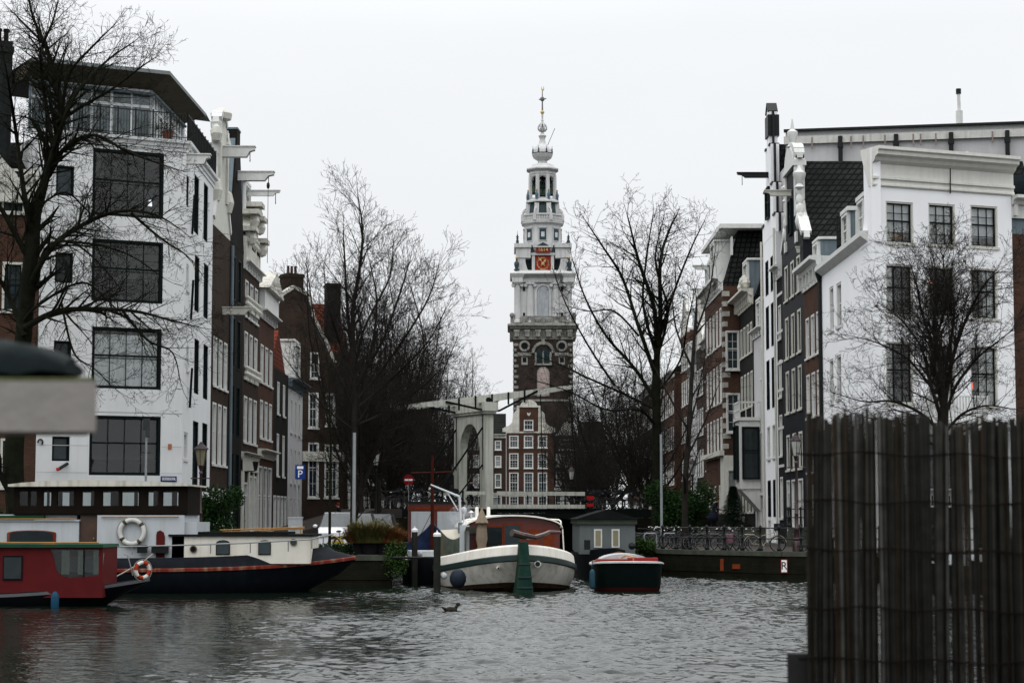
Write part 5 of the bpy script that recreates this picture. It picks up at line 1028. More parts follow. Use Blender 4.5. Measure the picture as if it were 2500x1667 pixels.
# ================================================================ drawbridge
bw=M('bridge_white_paint',(.50,.51,.455),.7,.12,1.2,.2,8,streak=.5,dirt=(.10,.12,.06)); bd=M('bridge_green_black',(.005,.008,.007),.6)
O=Vector((-2.42,125.0)); brz=math.atan2(.445,.895); G=empty('drawbridge',(O.x,O.y,0),brz,'white timber drawbridge with arched gate and tilted balance beams over the canal','bridge')
DK=3.2; a_=[]
out_=[(-2.3,DK-.4),(-2.3,9.2),(2.3,9.2),(2.3,DK-.4),(1.55,DK-.4)]
for i in range(17): t=PI*i/16; out_.append((1.5*math.cos(t),6.6+1.9*math.sin(t)))
out_.append((-1.55,DK-.4)); MB().ext(out_,-.27,.27,'x').build('gate',bw,G)
MB().box(-.45,.45,-2.6,2.6,9.2,9.75).box(-.38,.38,-2.5,2.5,9.05,9.2).build('gate_cap',bw,G)
# plinth of each gate leg reaches down to the pier
for y in (-1.95,1.95):
    b=MB(); p=Vector((-5.4,y,9.5)); q=Vector((5.9,y,11.0)); d=(q-p)
    prof=[(0,.25),(.3,.4),(.5,.46),(.8,.36),(1,.24)]
    for (t0,h0),(t1,h1) in zip(prof,prof[1:]):
        A_=p+d*t0; B_=p+d*t1; b.add([A_+Vector((0,-.16,-h0)),A_+Vector((0,.16,-h0)),A_+Vector((0,.16,0)),A_+Vector((0,-.16,0)),B_+Vector((0,-.16,-h1)),B_+Vector((0,.16,-h1)),B_+Vector((0,.16,0)),B_+Vector((0,-.16,0))],[(0,3,2,1),(4,5,6,7),(0,1,5,4),(1,2,6,5),(2,3,7,6),(3,0,4,7)])
    o=b.build('balance_beam',bw,G)
    b=MB(); m=p+d*.5+Vector((0,0,-.3)); 
    b.bar(p+d*.22+Vector((0,-.22,-.12)),m+Vector((-.3,-.22,-.75)),.08,.12); b.bar(m+Vector((-.3,-.22,-.75)),m+Vector((.5,-.22,-.7)),.08,.14); b.bar(m+Vector((.5,-.22,-.7)),p+d*.78+Vector((0,-.22,-.12)),.08,.12)
    for t in (.3,.4,.5,.6,.7): c=p+d*t; b.box(c.x-.05,c.x+.05,y-.24,y-.18,c.z-.75,c.z+.02)
    b.tube((0,y-.3,9.9),(0,y+.3,9.9),.16,n=10); b.build('beam_ironwork',bd,G)
    MB().tube(q+Vector((-.15,0,-.2)),(6.2,y*1.28,DK+.2),.035,n=5).build('lift_rod',bd,G)
    b=MB(); b.tube((-.3,y,8.2),(-3.6,y*1.05,DK+.6),.06,n=6); b.tube((-.3,y,5.9),(-2.6,y*1.05,DK+.1),.05,n=6); b.box(-.3,-.28,y-.04,y+.04,5.6,9.0); b.build('stay_rod',bd,G)
b=MB(); b.box(.4,6.4,-2.55,2.55,DK-.25,DK)
for y in (-2.6,2.6): b.box(.4,6.5,y-.08,y+.08,DK+.02,DK+.26,1); b.box(.4,6.5,y-.07,y+.07,DK+.82,DK+1.06,1)
for x in (.5,2.5,4.5,6.4):
    for y in (-2.6,2.6): b.box(x-.03,x+.03,y-.03,y+.03,DK+.26,DK+.82)
b.build('lifting_leaf',[bd,bw],G)
b=MB()
for y in (-2.62,2.62): b.box(-1.9,-.45,y-.06,y+.06,DK+.85,DK+1.05); b.box(-1.9,-1.8,y-.05,y+.05,DK-.2,DK+.85)
b.build('side_rail',bw,G)
# fixed spans, arched girders, piers
b=MB()
for y in (-2.75,2.75):
    b.ext([(.3,DK-.95)]+[(.3+6.3*i/10,DK-.95+.45*math.sin(PI*i/10)) for i in range(1,10)]+[(6.6,DK-.95),(6.6,DK-.28),(.3,DK-.28)],y-.1,y+.1)
b.box(-6.2,.3,-2.8,2.8,DK-.55,DK-.02); b.box(6.5,15.0,-2.8,2.8,DK-.55,DK-.02); b.build('fixed_span',bd,G)
b=MB(); b.box(-7.6,-.9,-3.0,3.0,-2,DK-.56); b.box(-.9,.25,-3.1,3.1,-2,DK-.56); b.box(6.6,7.4,-3.0,3.0,-2,DK-.56); b.box(9.0,16,-3.0,3.0,-2,DK-.56); b.build('pier',quaym,G)
tag(MB().ext([(-7.6,DK-.02),(-15,QZ+.01),(-15,QZ-.5),(-6.1,QZ-.5),(-6.1,DK-.02)],-2.9,2.9).build('bridge_ramp',[pave],None,loc=(O.x,O.y,0),rot=brz),kind='structure')
tag(MB().ext([(14.9,DK-.02),(15.6,DK-.02),(22,QZ+.02),(22,QZ-.5),(14.9,QZ-.5)],-2.9,2.9).build('bridge_ramp',[pave],None,loc=(O.x,O.y,0),rot=brz),kind='structure')
# black railings of the fixed spans
def railing(pts,n,label,name='railing',h=1.0,par=None,base=0,group=None,posts=True):
    e=empty(name,(0,0,0),0,label,'railing',group) if par is None else par
    pts=[Vector(p) for p in pts]; rb=MB()
    for p,q in zip(pts,pts[1:]):
        for z in (h*.5,h*.93): rb.tube(p+Vector((0,0,z)),q+Vector((0,0,z)),.024,n=6)
    rb.build('rail',black,e)
    pm=MB().lathe([(.10,0),(.10,.12),(.06,.16),(.05,h*.45),(.07,h*.48),(.07,h*.53),(.045,h*.56),(.045,h*.88),(.07,h*.9),(.075,h*.97),(.05,h*1.02),(.02,h*1.05)],(0,0,0),8).mesh('post',[black],True)
    tot=sum((q-p).length for p,q in zip(pts,pts[1:])); 
    for i in range(n):
        s_=tot*i/(n-1); k=0
        while k<len(pts)-2 and s_>(pts[k+1]-pts[k]).length: s_-=(pts[k+1]-pts[k]).length; k+=1
        d=(pts[k+1]-pts[k]).normalized(); link('post',pm,e,pts[k]+d*s_)
    return e
def bl(x,y,z=DK): c,s=math.cos(brz),math.sin(brz); return Vector((O.x+c*x-s*y,O.y+s*x+c*y,z))
railing([bl(6.7,-2.7),bl(15.4,-2.7)],8,'black iron railing on the right hand fixed span of the drawbridge',h=1.15)
railing([bl(6.7,2.7),bl(15.4,2.7)],8,'black iron railing on the far side of the right hand bridge span',h=1.15)
railing([bl(-7.4,-2.7),bl(-2,-2.7)],5,'black iron railing on the left hand fixed span of the drawbridge',h=1.1)
railing([bl(-7.4,2.7),bl(-2,2.7)],5,'black iron railing on the far side of the left hand bridge span',h=1.1)
sg=MB().box(-.22,.22,-.03,.03,0,.26).box(-.22,.22,-.03,.03,-.42,-.22).build('red_marker_board',M('signal_red',(.30,.012,.015),.5),None,loc=bl(6.75,-2.9,DK+.55),rot=0); tag(sg,'pair of bright red boards fixed to the bridge railing beside the lifting leaf','marker board')
# ================================================================ boats
def hull(par,L_,B_,levels,mats,bow=(2.5,.75),stern=(4,.55),sheer=(.5,.3),n=28,name='hull',deck=None,decklev=1,loc=None,sp=2.6):
    us=[-math.cos(PI*i/n) for i in range(n+1)]; mb=MB(); rings=[]
    for (sw,z,ks,bo,so,mi) in levels:
        pts=[]
        for side in (1,-1):
            for u in (us if side==1 else us[::-1][1:-1]):
                pw,q=bow if u>0 else stern; y=B_/2*sw*max(0,(1-abs(u)**pw))**q*side
                x=u*L_/2*(1)+ (bo*max(0,u)**3 if u>0 else so*abs(u)**3); sh=(sheer[0] if u>0 else sheer[1])*abs(u)**sp
                pts.append((x,y,z+sh*ks))
        rings.append(pts)
    m=len(rings[0])
    for r in rings: mb.v+=r
    for k in range(len(rings)-1):
        for i in range(m): mb.f.append((k*m+i,k*m+(i+1)%m,(k+1)*m+(i+1)%m,(k+1)*m+i)); mb.m.append(levels[k+1][5])
    mb.f.append(tuple((len(rings)-1)*m+i for i in range(m))); mb.m.append(levels[-1][5])
    h=mb.build(name,mats,par,sharp=30)
    d=MB(); r=rings[decklev]; nn=n+1
    vs=[(x*.995,y*.97,z) for x,y,z in r]; d.v+=vs
    for i in range(n):
        j0=i; j1=i+1; k0=(m-i)%m; k1=m-i-1
        d.f.append((j0,j1,k1,k0) if k0!=j0 else (j0,j1,k1)); d.m.append(0)
    d.build('deck',deck or mats[0],par); return h,rings
def lifering(par,loc,rz=0,r=.38,t=.075,c2=None,name='life_ring',label=None,tilt=0):
    mats=[M('life_ring_white',(.5,.5,.47),.6,.15,streak=.3),c2 or M('ring_dark_band',(.06,.05,.04))]; mb=MB(); n=24
    vs=[]
    for i in range(n):
        a=2*PI*i/n
        for j in range(8): b=2*PI*j/8; rr=r+t*math.cos(b); vs.append((rr*math.cos(a),t*math.sin(b),rr*math.sin(a)))
    mb.v=vs
    for i in range(n):
        for j in range(8): mb.f.append((i*8+j,((i+1)%n)*8+j,((i+1)%n)*8+(j+1)%8,i*8+(j+1)%8)); mb.m.append(1 if ((i//3)%2 if c2 else i%6==2) else 0)
    o=mb.build(name,mats,None,smooth=True,loc=loc,rot=(0,tilt,rz)); MB().pipe([((r+t+.03)*math.cos(a),0,(r+t+.03)*math.sin(a)) for a in [2*PI*i/20 for i in range(20)]],.012,4,closed=True).build('grab_line',M('rope',(.25,.24,.2)),o)
    return tag(o,label,'life ring')
navy=M('navy_black_hull',(.004,.006,.009),.6,.25,1.5,spec=.06,streak=.12,dirt=(.03,.025,.02)); redb=M('red_stripe_paint',(.12,.018,.012),.5,.2,3,streak=.5,dirt=(.25,.2,.12)); cabw=M('boat_white_paint',(.62,.60,.53),.5,.06,2,streak=.25,dirt=(.35,.28,.18)); deckm=M('dark_deck',(.025,.022,.017),.8,.3)
cgrey=M('boat_grey_white',(.40,.43,.45),.5,.06,1,streak=.3,dirt=(.25,.22,.18)); brownw=M('dark_varnished_wood',(.008,.0055,.004),.6,.3,spec=.05); bgl=MGLASS('boat_glass',(.7,.75,.75)); oran=M('orange_pole',(.28,.15,.05),.6)
# ---- long dark barge, left
LB=empty('barge',(-18.9,72.0,0),0,'long dark navy barge with red stripe, white deckhouse and brown wheelhouse on the left','boat')
hull(LB,26.6,5.0,[(.93,1.22,1,-1.0,0,0),(.95,1.16,1,-.95,0,0),(.985,1.04,1,-.75,0,0),(1.0,.86,1,-.05,0,0),(1.02,.83,1,0,0,1),(1.02,.74,1,0,0,1),(1.0,.70,1,-.05,0,0),(.97,.3,.8,-.6,.3,0),(.85,-.1,.5,-1.6,.8,0),(.5,-.6,.2,-2.5,1.5,0)],[navy,redb],bow=(3.6,.62),stern=(4,.6),sheer=(.40,.3),deck=deckm,sp=5)
def lx(px,Y=70.0): return XP(px,Y)+18.9
def lz(py,Y=70.0): return ZP(py,Y)
yf=-1.75     # near face of the cabins (world y = 70.25)
mb=MB(); mb.box(lx(420),lx(757),yf,1.4,1.02,lz(1309)); o=mb.build('deckhouse',cabw,LB)
mb=MB(); mb.box(lx(412),lx(764),yf-.1,1.5,lz(1309)+.002,lz(1304)); mb.box(lx(470),lx(700),yf+.3,1.1,lz(1304)+.002,lz(1298)); mb.build('deckhouse_roof',M('black_roof_felt',(.008,.009,.009),.9,.3,spec=.05),o)
def archw(par,x0,x1,z0,z1,y,fm,gm,cu=.12):
    w_=(x1-x0)/2; c=(x0+x1)/2; pts=[(x0,z0)]+[(c-w_*math.cos(PI*i/10),z1-cu+cu*math.sin(PI*i/10)) for i in range(11)]+[(x1,z0)]
    f_=MB().ext([(c+(x-c)*1.14,z0-.03 if z==z0 else z+.03) for x,z in pts],y-.03,y-.003).build('window',fm,par); MB().ext(pts,y-.045,y-.033).build('pane',gm,f_); return f_
for a,b in ((530,560),(633,660)): archw(o,lx(a),lx(b),lz(1352),lz(1320),yf,brownw,glass)
for a,c in ((473,1340),(717,1323)): mb=MB(); mb.tube((lx(a),yf-.05,lz(c)),(lx(a),yf-.003,lz(c)),.125,n=14,m=1).tube((lx(a),yf-.06,lz(c)),(lx(a),yf-.052,lz(c)),.09,n=14); mb.build('porthole',[glass,M('brass_dull',(.12,.10,.06),.4,metal=.6)],o)
mb=MB()
for (a,b,c,d_) in ((525,1294,735,1287),(530,1299,600,1296),(610,1296,735,1290)): mb.tube((lx(a),-.6,lz(b)),(lx(b and c),-.6,lz(d_)),.025,n=6)
for a in (540,632,725): mb.tube((lx(a),-.6,lz(1304)),(lx(a),-.6,lz(1291)),.025,n=6)
mb.build('roof_pole',oran,o)
# lower white cabins and wheelhouse
mb=MB(); mb.box(lx(237),lx(450),yf,1.6,1.2,lz(1257)); mb.box(lx(450)+.002,lx(480),yf+.15,1.3,1.2,lz(1274)); c1=mb.build('cabin',cgrey,LB)
MB().tube((lx(248),yf-.06,lz(1262)),(lx(436),yf-.06,lz(1261)),.02,n=6).build('grab_rail',oran,c1)
mb=MB(); mb.ext([(lx(382),1.24),(lx(382),lz(1305)),(lx(384),lz(1297)),(lx(392),lz(1294)),(lx(400),lz(1299)),(lx(403),lz(1310)),(lx(403),1.24)],yf-.03,yf-.003); mb.build('hatch',M('hatch_dark_red',(.07,.01,.01)),c1)
mb=MB(); mb.box(lx(-260),lx(192),yf,1.6,.95,lz(1272)); mb.box(lx(-262),lx(194),yf-.06,1.66,lz(1272)+.002,lz(1269)); mb.box(lx(-250),lx(183),yf+.25,1.4,lz(1268),lz(1255)); c2=mb.build('cabin',cgrey,LB)
archw(c2,lx(25),lx(130),1.0,lz(1296),yf,redb,glass,.1); archw(c2,lx(-150),lx(-40),1.0,lz(1296),yf,redb,glass,.1)
MB().tube((lx(-200),yf-.1,lz(1267)),(lx(182),yf-.1,lz(1266)),.022,n=6).build('grab_rail',oran,c2); MB().box(lx(-100),lx(106),yf-.02,.8,lz(1266)+.01,lz(1258)).build('green_tarpaulin',M('green_tarpaulin',(.01,.045,.02),.5),c2)
dr=MB().box(lx(194),lx(236),yf+.12,1.4,1.0,lz(1250)).build('door',M('brown_door_wood',(.045,.022,.012),.4,.3,spec=.4),LB); MB().ball((lx(228),yf+.08,1.9),.04,6).build('handle',M('brass'  ,(.5,.35,.1)),dr)
wz0,wz1=lz(1253),lz(1186); wops=[(a,b) for a,b in ((45,66),(72,88),(105,123),(138,178),(200,228),(250,288),(297,337),(361,384),(397,434))]
X0=lx(32); X1=lx(456); W_=X1-X0; ops=[(lx(a)-X0,lx(b)-X0,lz(1234)-wz0,lz(1199)-wz0,'') for a,b in wops]
mb=MB(); wall_grid(mb,W_,wz1-wz0,ops,.07); k=len(mb.v); mb2=MB(); wall_grid(mb2,W_,wz1-wz0,ops,.07)
mb.add([(x,y+2.9,z) for x,y,z in mb2.v],mb2.f); mb.box(0,.07,.07,2.9,0,wz1-wz0); mb.box(W_-.07,W_,.07,2.9,0,wz1-wz0); mb.box(0,W_,.02,2.9,-.06,0)
wh=mb.build('wheelhouse',brownw,LB,loc=(X0,yf,wz0))
for q in ops: MB().add([(q[0],.05,q[2]),(q[1],.05,q[2]),(q[1],.05,q[3]),(q[0],.05,q[3])],[(0,1,2,3)]).build('pane',bgl,wh); MB().add([(q[0],2.93,q[2]),(q[1],2.93,q[2]),(q[1],2.93,q[3]),(q[0],2.93,q[3])],[(0,1,2,3)]).build('pane',bgl,wh)
mb=MB(); n=14; pr=[]
for i in range(n+1): t=i/n; pr.append((lx(22)+t*(lx(466)-lx(22)),wz1+.06+.16*math.sin(PI*t)**.7*(1 if t<.5 else .85+0*t)))
mb.ext([(pr[0][0],wz1-.02)]+pr+[(pr[-1][0],wz1+.0)],yf-.3,1.8); mb.build('wheelhouse_roof',M('mossy_white_roof',(.50,.48,.42),.7,.1,2,streak=.5,dirt=(.1,.09,.04)),LB)
mb=MB(); pts=[(lx(262),yf-.5,1.45),(lx(270),yf-.5,lz(1337)),(lx(285),yf-.5,lz(1334)),(lx(420),yf-.5,lz(1331)),(lx(600),yf-.5,lz(1325)),(lx(760),yf-.45,lz(1316)),(lx(812),yf+.3,lz(1304))]
mb.pipe(pts,.028,6)
for a,b,zz in ((277,1336,1.35),(330,1333,1.35),(420,1331,1.35),(520,1328,1.38),(616,1325,1.4),(708,1320,1.45),(765,1315,1.55),(790,1309,1.6)): mb.tube((lx(a),yf-.5+(.4 if a>780 else 0),lz(b)),(lx(a),yf-.5+(.4 if a>780 else 0),zz),.022,n=6)
mb.build('handrail',M('galvanised_rail',(.2,.21,.21),.4,metal=.5),LB)
mb=MB(); mb.box(lx(340),lx(362),yf-.35,yf-.1,1.4,1.68); mb.box(lx(336),lx(366),yf-.3,yf-.15,1.6,1.64); mb.box(lx(375),lx(415),yf-.4,yf,1.4,1.62); mb.build('bollard',black,LB)
lifering(None,P(322,1298,70.15),0,.42,.085,label='weathered white life ring hanging on the grey cabin wall of the long barge')
# ---- small red cabin boat in front
RB=empty('cabin_boat',(-17.5,60.6,0),0,'small boat with deep red cabin, green roof and curtained windows at the left edge','boat')
def rx(px,Y=59.3): return XP(px,Y)+17.5
def rz_(py,Y=59.3): return ZP(py,Y)
redc=M('deep_red_cabin',(.075,.009,.010),.5,.12,2,streak=.2,dirt=(.08,.01,.01)); blackh=M('black_hull',(.004,.005,.007),.5,.2,spec=.06,streak=.12,dirt=(.02,.02,.02))
hull(RB,13.0,2.7,[(.95,.36,1,0,0,0),(1.0,.33,1,.05,0,0),(1.02,.24,1,.05,0,1),(1.0,.2,1,0,0,0),(.93,.0,.8,-.6,0,0),(.6,-.3,.3,-1.5,.5,0)],[blackh,M('rubbing_grey',(.07,.07,.075))],bow=(2.6,.7),stern=(6,.4),sheer=(.48,.2),deck=M('sandy_deck',(.16,.14,.10),.8,.2))
zb,zt=.26,rz_(1336); yb=-1.12
pts=[(rx(-160),zb),(rx(252),zb+.02),(rx(250),zt),(rx(-160),zt)]
wo=[(rx(11)-rx(-160),rx(57)-rx(-160),rz_(1414)-zb,rz_(1357)-zb,'')]
mb=MB(); 
# near side with the swept front window cut out as a polygon strip layout
xa=rx(125); xb=rx(243); zc=rz_(1410); sw=[(xa,zt-.06),(rx(133),rz_(1360)),(rx(140),rz_(1392)),(rx(152),rz_(1405)),(rx(170),zc),(xb,rz_(1405)),(xb,zt-.06)]
mb.add([(rx(-160),yb,zb),(xa,yb,zb),(xa,yb,zt-.06),(rx(-160),yb,zt-.06)],[(0,1,2,3)])
low=[(xa,yb,zb)]+[(x,yb,zb) for x,z in sw[1:6]]; 
for i in range(5):
    (x0,z0),(x1,z1)=sw[i],sw[i+1]; mb.add([(x0,yb,zb),(x1,yb,zb),(x1,yb,z1),(x0,yb,z0)],[(0,1,2,3)])
mb.box(xb,rx(252),yb,1.1,zb,zt); mb.add([(rx(-160),yb,zt-.06),(xb,yb,zt-.06),(xb,yb,zt),(rx(-160),yb,zt)],[(0,1,2,3)])
mb.add([(rx(-160),1.1,zb),(rx(252),1.1,zb),(rx(252),1.1,zt),(rx(-160),1.1,zt)],[(0,3,2,1)]); mb.add([(rx(-160),yb,zb),(rx(-160),1.1,zb),(rx(-160),1.1,zt),(rx(-160),yb,zt)],[(0,3,2,1)]); mb.box(rx(120),rx(124),yb+.02,1.08,zb,zt-.1)
cb=mb.build('cabin',redc,RB)
g=MB().ext(sw,yb+.02,yb+.03).build('window',bgl,cb)
MB().box(rx(205),rx(208),yb-.01,yb+.04,zc+.02,zt-.06).build('window_bar',blackh,g)
cmb=MB()
for a,b in ((150,170),(190,204),(228,241)): curtain(cmb,rx(a),rx(b),rz_(1402),zt-.08,yb+.12)
cmb.build('curtain',M('beige_curtain',(.42,.43,.34)),cb); MB().box(rx(126),rx(240),.4,.45,rz_(1400),zt-.3).build('curtain',curtm,cb)
f_=MB().box(rx(10),rx(58),yb-.03,yb-.003,rz_(1416),rz_(1356)).build('window',blackh,cb); MB().box(rx(13),rx(55),yb-.04,yb-.033,rz_(1412),rz_(1360)).build('pane',glass,f_)
MB().ext([(rx(-170),zt),(rx(256),zt),(rx(253),zt+.09),(rx(-170),zt+.11)],yb-.12,1.2).build('roof',M('green_roof_paint',(.012,.045,.025),.5,.15),RB)
MB().tube((rx(-160),yb-.1,zt+.15),(rx(244),yb-.1,zt+.14),.022,n=6).box(rx(100),rx(130),-1,-.6,zt+.08,zt+.15).build('roof_pole',oran,RB)
MB().pipe([(rx(250),yb+.1,rz_(1385)),(rx(253),yb+.1,rz_(1350))],.02,5).pipe([(rx(300),-.9,rz_(1352)),(rx(310),-.9,rz_(1356)),(rx(318),-.9,rz_(1385)),(rx(322),-.85,rz_(1405))],.018,5).build('grab_rail',M('galvanised_rail',(.2,.21,.21)),RB)
tag(MB().lathe([(.03,.62),(.09,.56),(.12,.46),(.12,.12),(.08,.02),(.03,0)],(0,0,0),12).build('fender',M('fender_blue',(.012,.05,.09),.4,.1),None,smooth=True,loc=P(134,1474,59.0)-Vector((0,0,.25))),'blue cylindrical fender hanging against the black hull of the red cabin boat','fender')
lifering(None,P(348,1391,60.4),R(40),.23,.06,c2=M('life_ring_orange',(.28,.035,.014)),label='orange and white life ring at the bow of the red cabin boat')
tag(MB().pipe([P(256,1421,60.3),P(300,1398,63),P(350,1370,67),P(372,1352,69.6)],.018,5).build('mooring_rope',M('rope',(.25,.24,.2))),'dark mooring rope from the red cabin boat to the long barge','rope')
# ---- white barge seen from its stern, middle
dirv=Vector((-1.9,20)).normalized(); CB=empty('barge',(0.35+dirv.x*9.8,70.3+dirv.y*9.8,0),math.atan2(dirv.y,dirv.x),'white round sterned barge with green rubbing strake, red cabin and green rudder','boat')
wh_=M('barge_white_paint',(.72,.70,.64),.45,.05,1.2,spec=.4,streak=.22,dirt=(.38,.27,.14)); grn=M('strake_green',(.006,.022,.02),.45,.2,spec=.4); rust=M('rusty_waterline',(.03,.02,.012),.8,.4,4)
wh2=M('barge_lower_white',(.62,.61,.56),.45,.06,1.2,spec=.3,streak=.5,dirt=(.30,.19,.09))
hull(CB,19.8,5.15,[(.97,1.13,1,-.05,.05,0),(1.0,1.07,1,0,0,0),(1.02,.78,1,0,-.02,0),(1.05,.75,1,.05,-.08,1),(1.055,.58,1,.05,-.08,1),(1.02,.54,1,0,-.03,1),(1.0,.3,.9,-.1,.2,2),(.945,.02,.6,-.4,.8,2),(.93,-.06,.4,-.5,.95,3),(.5,-.5,.2,-1.5,2.2,3)],[wh_,grn,wh2,rust],bow=(4.0,.55),stern=(3.4,.56),sheer=(.55,.56),deck=deckm,decklev=1,n=36)
def cp(px,py,Y):  # world pixel -> barge local
    p=P(px,py,Y); return CB.matrix_basis.inverted()@p
# plank seams, ports, rust
st=-9.9
rm=MB(); w0,w1=.2,.34; x_=st-.62
vs=[]
for (z,wid,xa_,xb_) in ((1.78,.15,st-.6,st+.0),(1.1,.19,st-.75,st-.02),(.4,.25,st-.9,st+.15),(-.25,.33,st-1.0,st+.4)): vs+=[(xa_,-wid,z),(xa_,wid,z),(xb_,wid,z),(xb_,-wid,z)]
rm.add(vs,[(0,3,2,1),(12,13,14,15)]+[(k*4+i,k*4+(i+1)%4,(k+1)*4+(i+1)%4,(k+1)*4+i) for k in range(3) for i in range(4)])
ru=rm.build('rudder',M('rudder_green',(.006,.024,.018),.6,.35,2,.5,6,streak=.5,dirt=(.03,.05,.02)),CB)
MB().box(st-.8,st-.74,-.22,.22,1.0,1.06).box(st-.92,st-.84,-.25,.25,.55,.6).box(st-.97,st-.92,-.28,.28,.2,.25).build('rudder_strap',grn,ru)
pts=[cp(1250,1300,69.3),cp(1275,1307,69.6),cp(1305,1312,70.3),cp(1325,1306,70.8),cp(1340,1299,71.2),cp(1368,1299,71.8)]
MB().pipe(pts,[.13,.12,.10,.09,.075,.055],8).build('tiller',M('tiller_wood',(.035,.02,.014),.3,spec=.5),CB)
for px_,py_,r_ in ((1312,1376,.115),(1216,1386,.05)):
    p=cp(px_,py_,70.45); MB().tube(p-Vector((.1,0,0)),p+Vector((.5,0,0)),r_,n=16).tube(p-Vector((.12,0,0)),p-Vector((.102,0,0)),r_*.75,n=14,m=1).build('porthole',[wh_,glass],CB)
# cabin with curved roof
Yc=73.5; c0=cp(1262,1300,Yc); w2=1.72; xb0=c0.x; zt0=ZP(1291,Yc); zc0=ZP(1261,Yc); cabm=M('red_brown_cabin',(.09,.013,.007),.35,.2,3,spec=.45,streak=.35,dirt=(.07,.015,.01))
arcf=[(w2*math.cos(t),zt0+(zc0-zt0)*math.sin(t)) for t in [PI*i/14 for i in range(15)]]
mb=MB(); mb.ext([(w2,1.15)]+arcf+[(-w2,1.15)],xb0,xb0+5.2,'x'); ca=mb.build('cabin',cabm,CB)
mb=MB(); a2=[(x*1.05,z+.02) for x,z in arcf]; a3=[(x*1.05,z+.075) for x,z in arcf]; mb.ext(a2+a3[::-1],xb0-.22,xb0+5.3,'x'); mb.build('roof_edge',wh_,ca)
orw=M('orange_brown_frame',(.14,.028,.011),.4,.2,3)
for (y0,y1,z0,z1) in ((.42,.98,1.5,2.28),(-.24,.32,1.5,2.35),):
    f_=MB().box(xb0-.04,xb0-.003,y0-.07,y1+.07,z0-.05,z1+.06).build('window',orw,ca); MB().box(xb0-.05,xb0-.043,y0,y1,z0,z1).build('pane',glass,f_)
f_=MB().box(xb0-.04,xb0-.003,1.08,1.4,1.5,2.2).build('window',orw,ca); MB().box(xb0-.05,xb0-.043,1.12,1.35,1.55,2.13).build('pane',glass,f_)
for y0 in (-.95,-1.5): MB().box(xb0-.03,xb0-.003,y0,y0+.4,1.4,2.2).build('panel',orw,ca)
mb=MB()
for sg in (1,-1): mb.pipe([(xb0-.1,sg*1.75,zt0+.05),(xb0-.1,sg*1.75,zt0+.28),(xb0+.1,sg*1.7,zt0+.34),(xb0+.1,sg*.95,zt0+.38)],.03,6)
mb.pipe([(xb0-.2,-1.8,zt0),(xb0-.2,-1.85,1.3)],.025,6); parts(mb,'handrail',wh_,ca)
# green tarpaulin shelter and curved canopy along the port side
mb=MB(); sh=M('grimy_green_canvas',(.07,.09,.07),.6,.4,3,streak=.6,dirt=(.16,.08,.03))
n=10; ya,yb_=1.75,2.35; P0=cp(1075,1340,77); P1=cp(1138,1340,72.6); 
top=[]; bot=[]
for i in range(n+1): t=i/n; p=P1.lerp(P0,t); top.append(Vector((p.x,p.y,ZP(1305,75)+.16-.55*math.sin(PI*t)**1.0*.6+(.15 if t==0 else 0)))); bot.append(Vector((p.x,p.y,1.0)))
mb.add(top+bot,[(i,i+1,n+2+i,n+1+i) for i in range(n)]); inn=[v+Vector((0,-.7,.05)) for v in top]; mb.add(top+inn,[(i,n+1+i,n+2+i,i+1) for i in range(n)],1); mb.build('canopy',[sh,M('canopy_cream',(.40,.38,.32),.7,.15)],CB)
mb=MB()
for a in (1085,1100,1128): p=cp(a,1340,74.5); mb.box(p.x-.4,p.x+.3,p.y-.02,p.y+.02,1.15,1.9)
MB().box(cp(1150,1300,73)[0]-.1,cp(1150,1300,73)[0],1.65,2.0,1.0,2.35).build('canopy_panel',cgrey,CB)
mb=MB(); 
for a,b in ((1160,1168),(1188,1197)):
    p=cp((a+b)/2,1268,77); mb.lathe([(.07,0),(.07,ZP(1240,77)-ZP(1290,77)),(.05,ZP(1237,77)-ZP(1290,77))],(p.x,p.y,ZP(1290,77)),10)
parts(mb,'vent_pipe',M('bright_white_pipe',(.7,.68,.64),.4),CB)
mb=MB(); A_=cp(1126,1275,75.2); B_=cp(1122,1212,75.2); C_=cp(1052,1183,75.8); mb.tube(A_-Vector((0,0,.6)),B_,.055,.045).tube(B_,C_,.045,.03).tube(cp(1118,1245,75.2),B_.lerp(C_,.45),.025).build('davit',cgrey,CB); MB().tube(A_-Vector((0,0,.4)),A_+Vector((0,0,.0)),.12).build('davit_socket',zinc,CB)
p=cp(1132,1244,76); MB().ball(p,.12,10,sc=(1,1,1)).tube(p-Vector((0,0,1)),p,.03).build('searchlight',cgrey,CB)
p=cp(1150,1252,77); MB().lathe([(.05,-.8),(.05,0),(.13,.02),(.02,.1)],p,10).build('chimney_cowl',M('steel_flue',(.5,.5,.5)),CB)
b=cp(1176,1335,72.4); 
um=empty('parasol',CB.matrix_basis@Vector((b.x,b.y,1.1)),0,'folded beige parasol standing on the white barge in front of its red cabin','parasol')
n=24; mb=MB(); prof=[(.02,1.85,0),(.05,1.8,0),(.13,1.62,.1),(.23,1.36,.25),(.24,1.32,.3),(.16,1.33,.4),(.17,1.1,.35),(.19,.75,.3),(.135,.5,.3),(.2,.2,.35),(.25,-.0,.4),(.18,-.04,.4)]
for r,z,k in prof: mb.v+=[(r*(1+k*.55*math.cos(6*2*PI*i/n+z*2))*math.cos(2*PI*i/n),r*(1+k*.55*math.cos(6*2*PI*i/n+z*2))*math.sin(2*PI*i/n),z-.0) for i in range(n)]
mb.f=[(j*n+i,j*n+(i+1)%n,(j+1)*n+(i+1)%n,(j+1)*n+i) for j in range(len(prof)-1) for i in range(n)]; mb.m=[0]*len(mb.f)
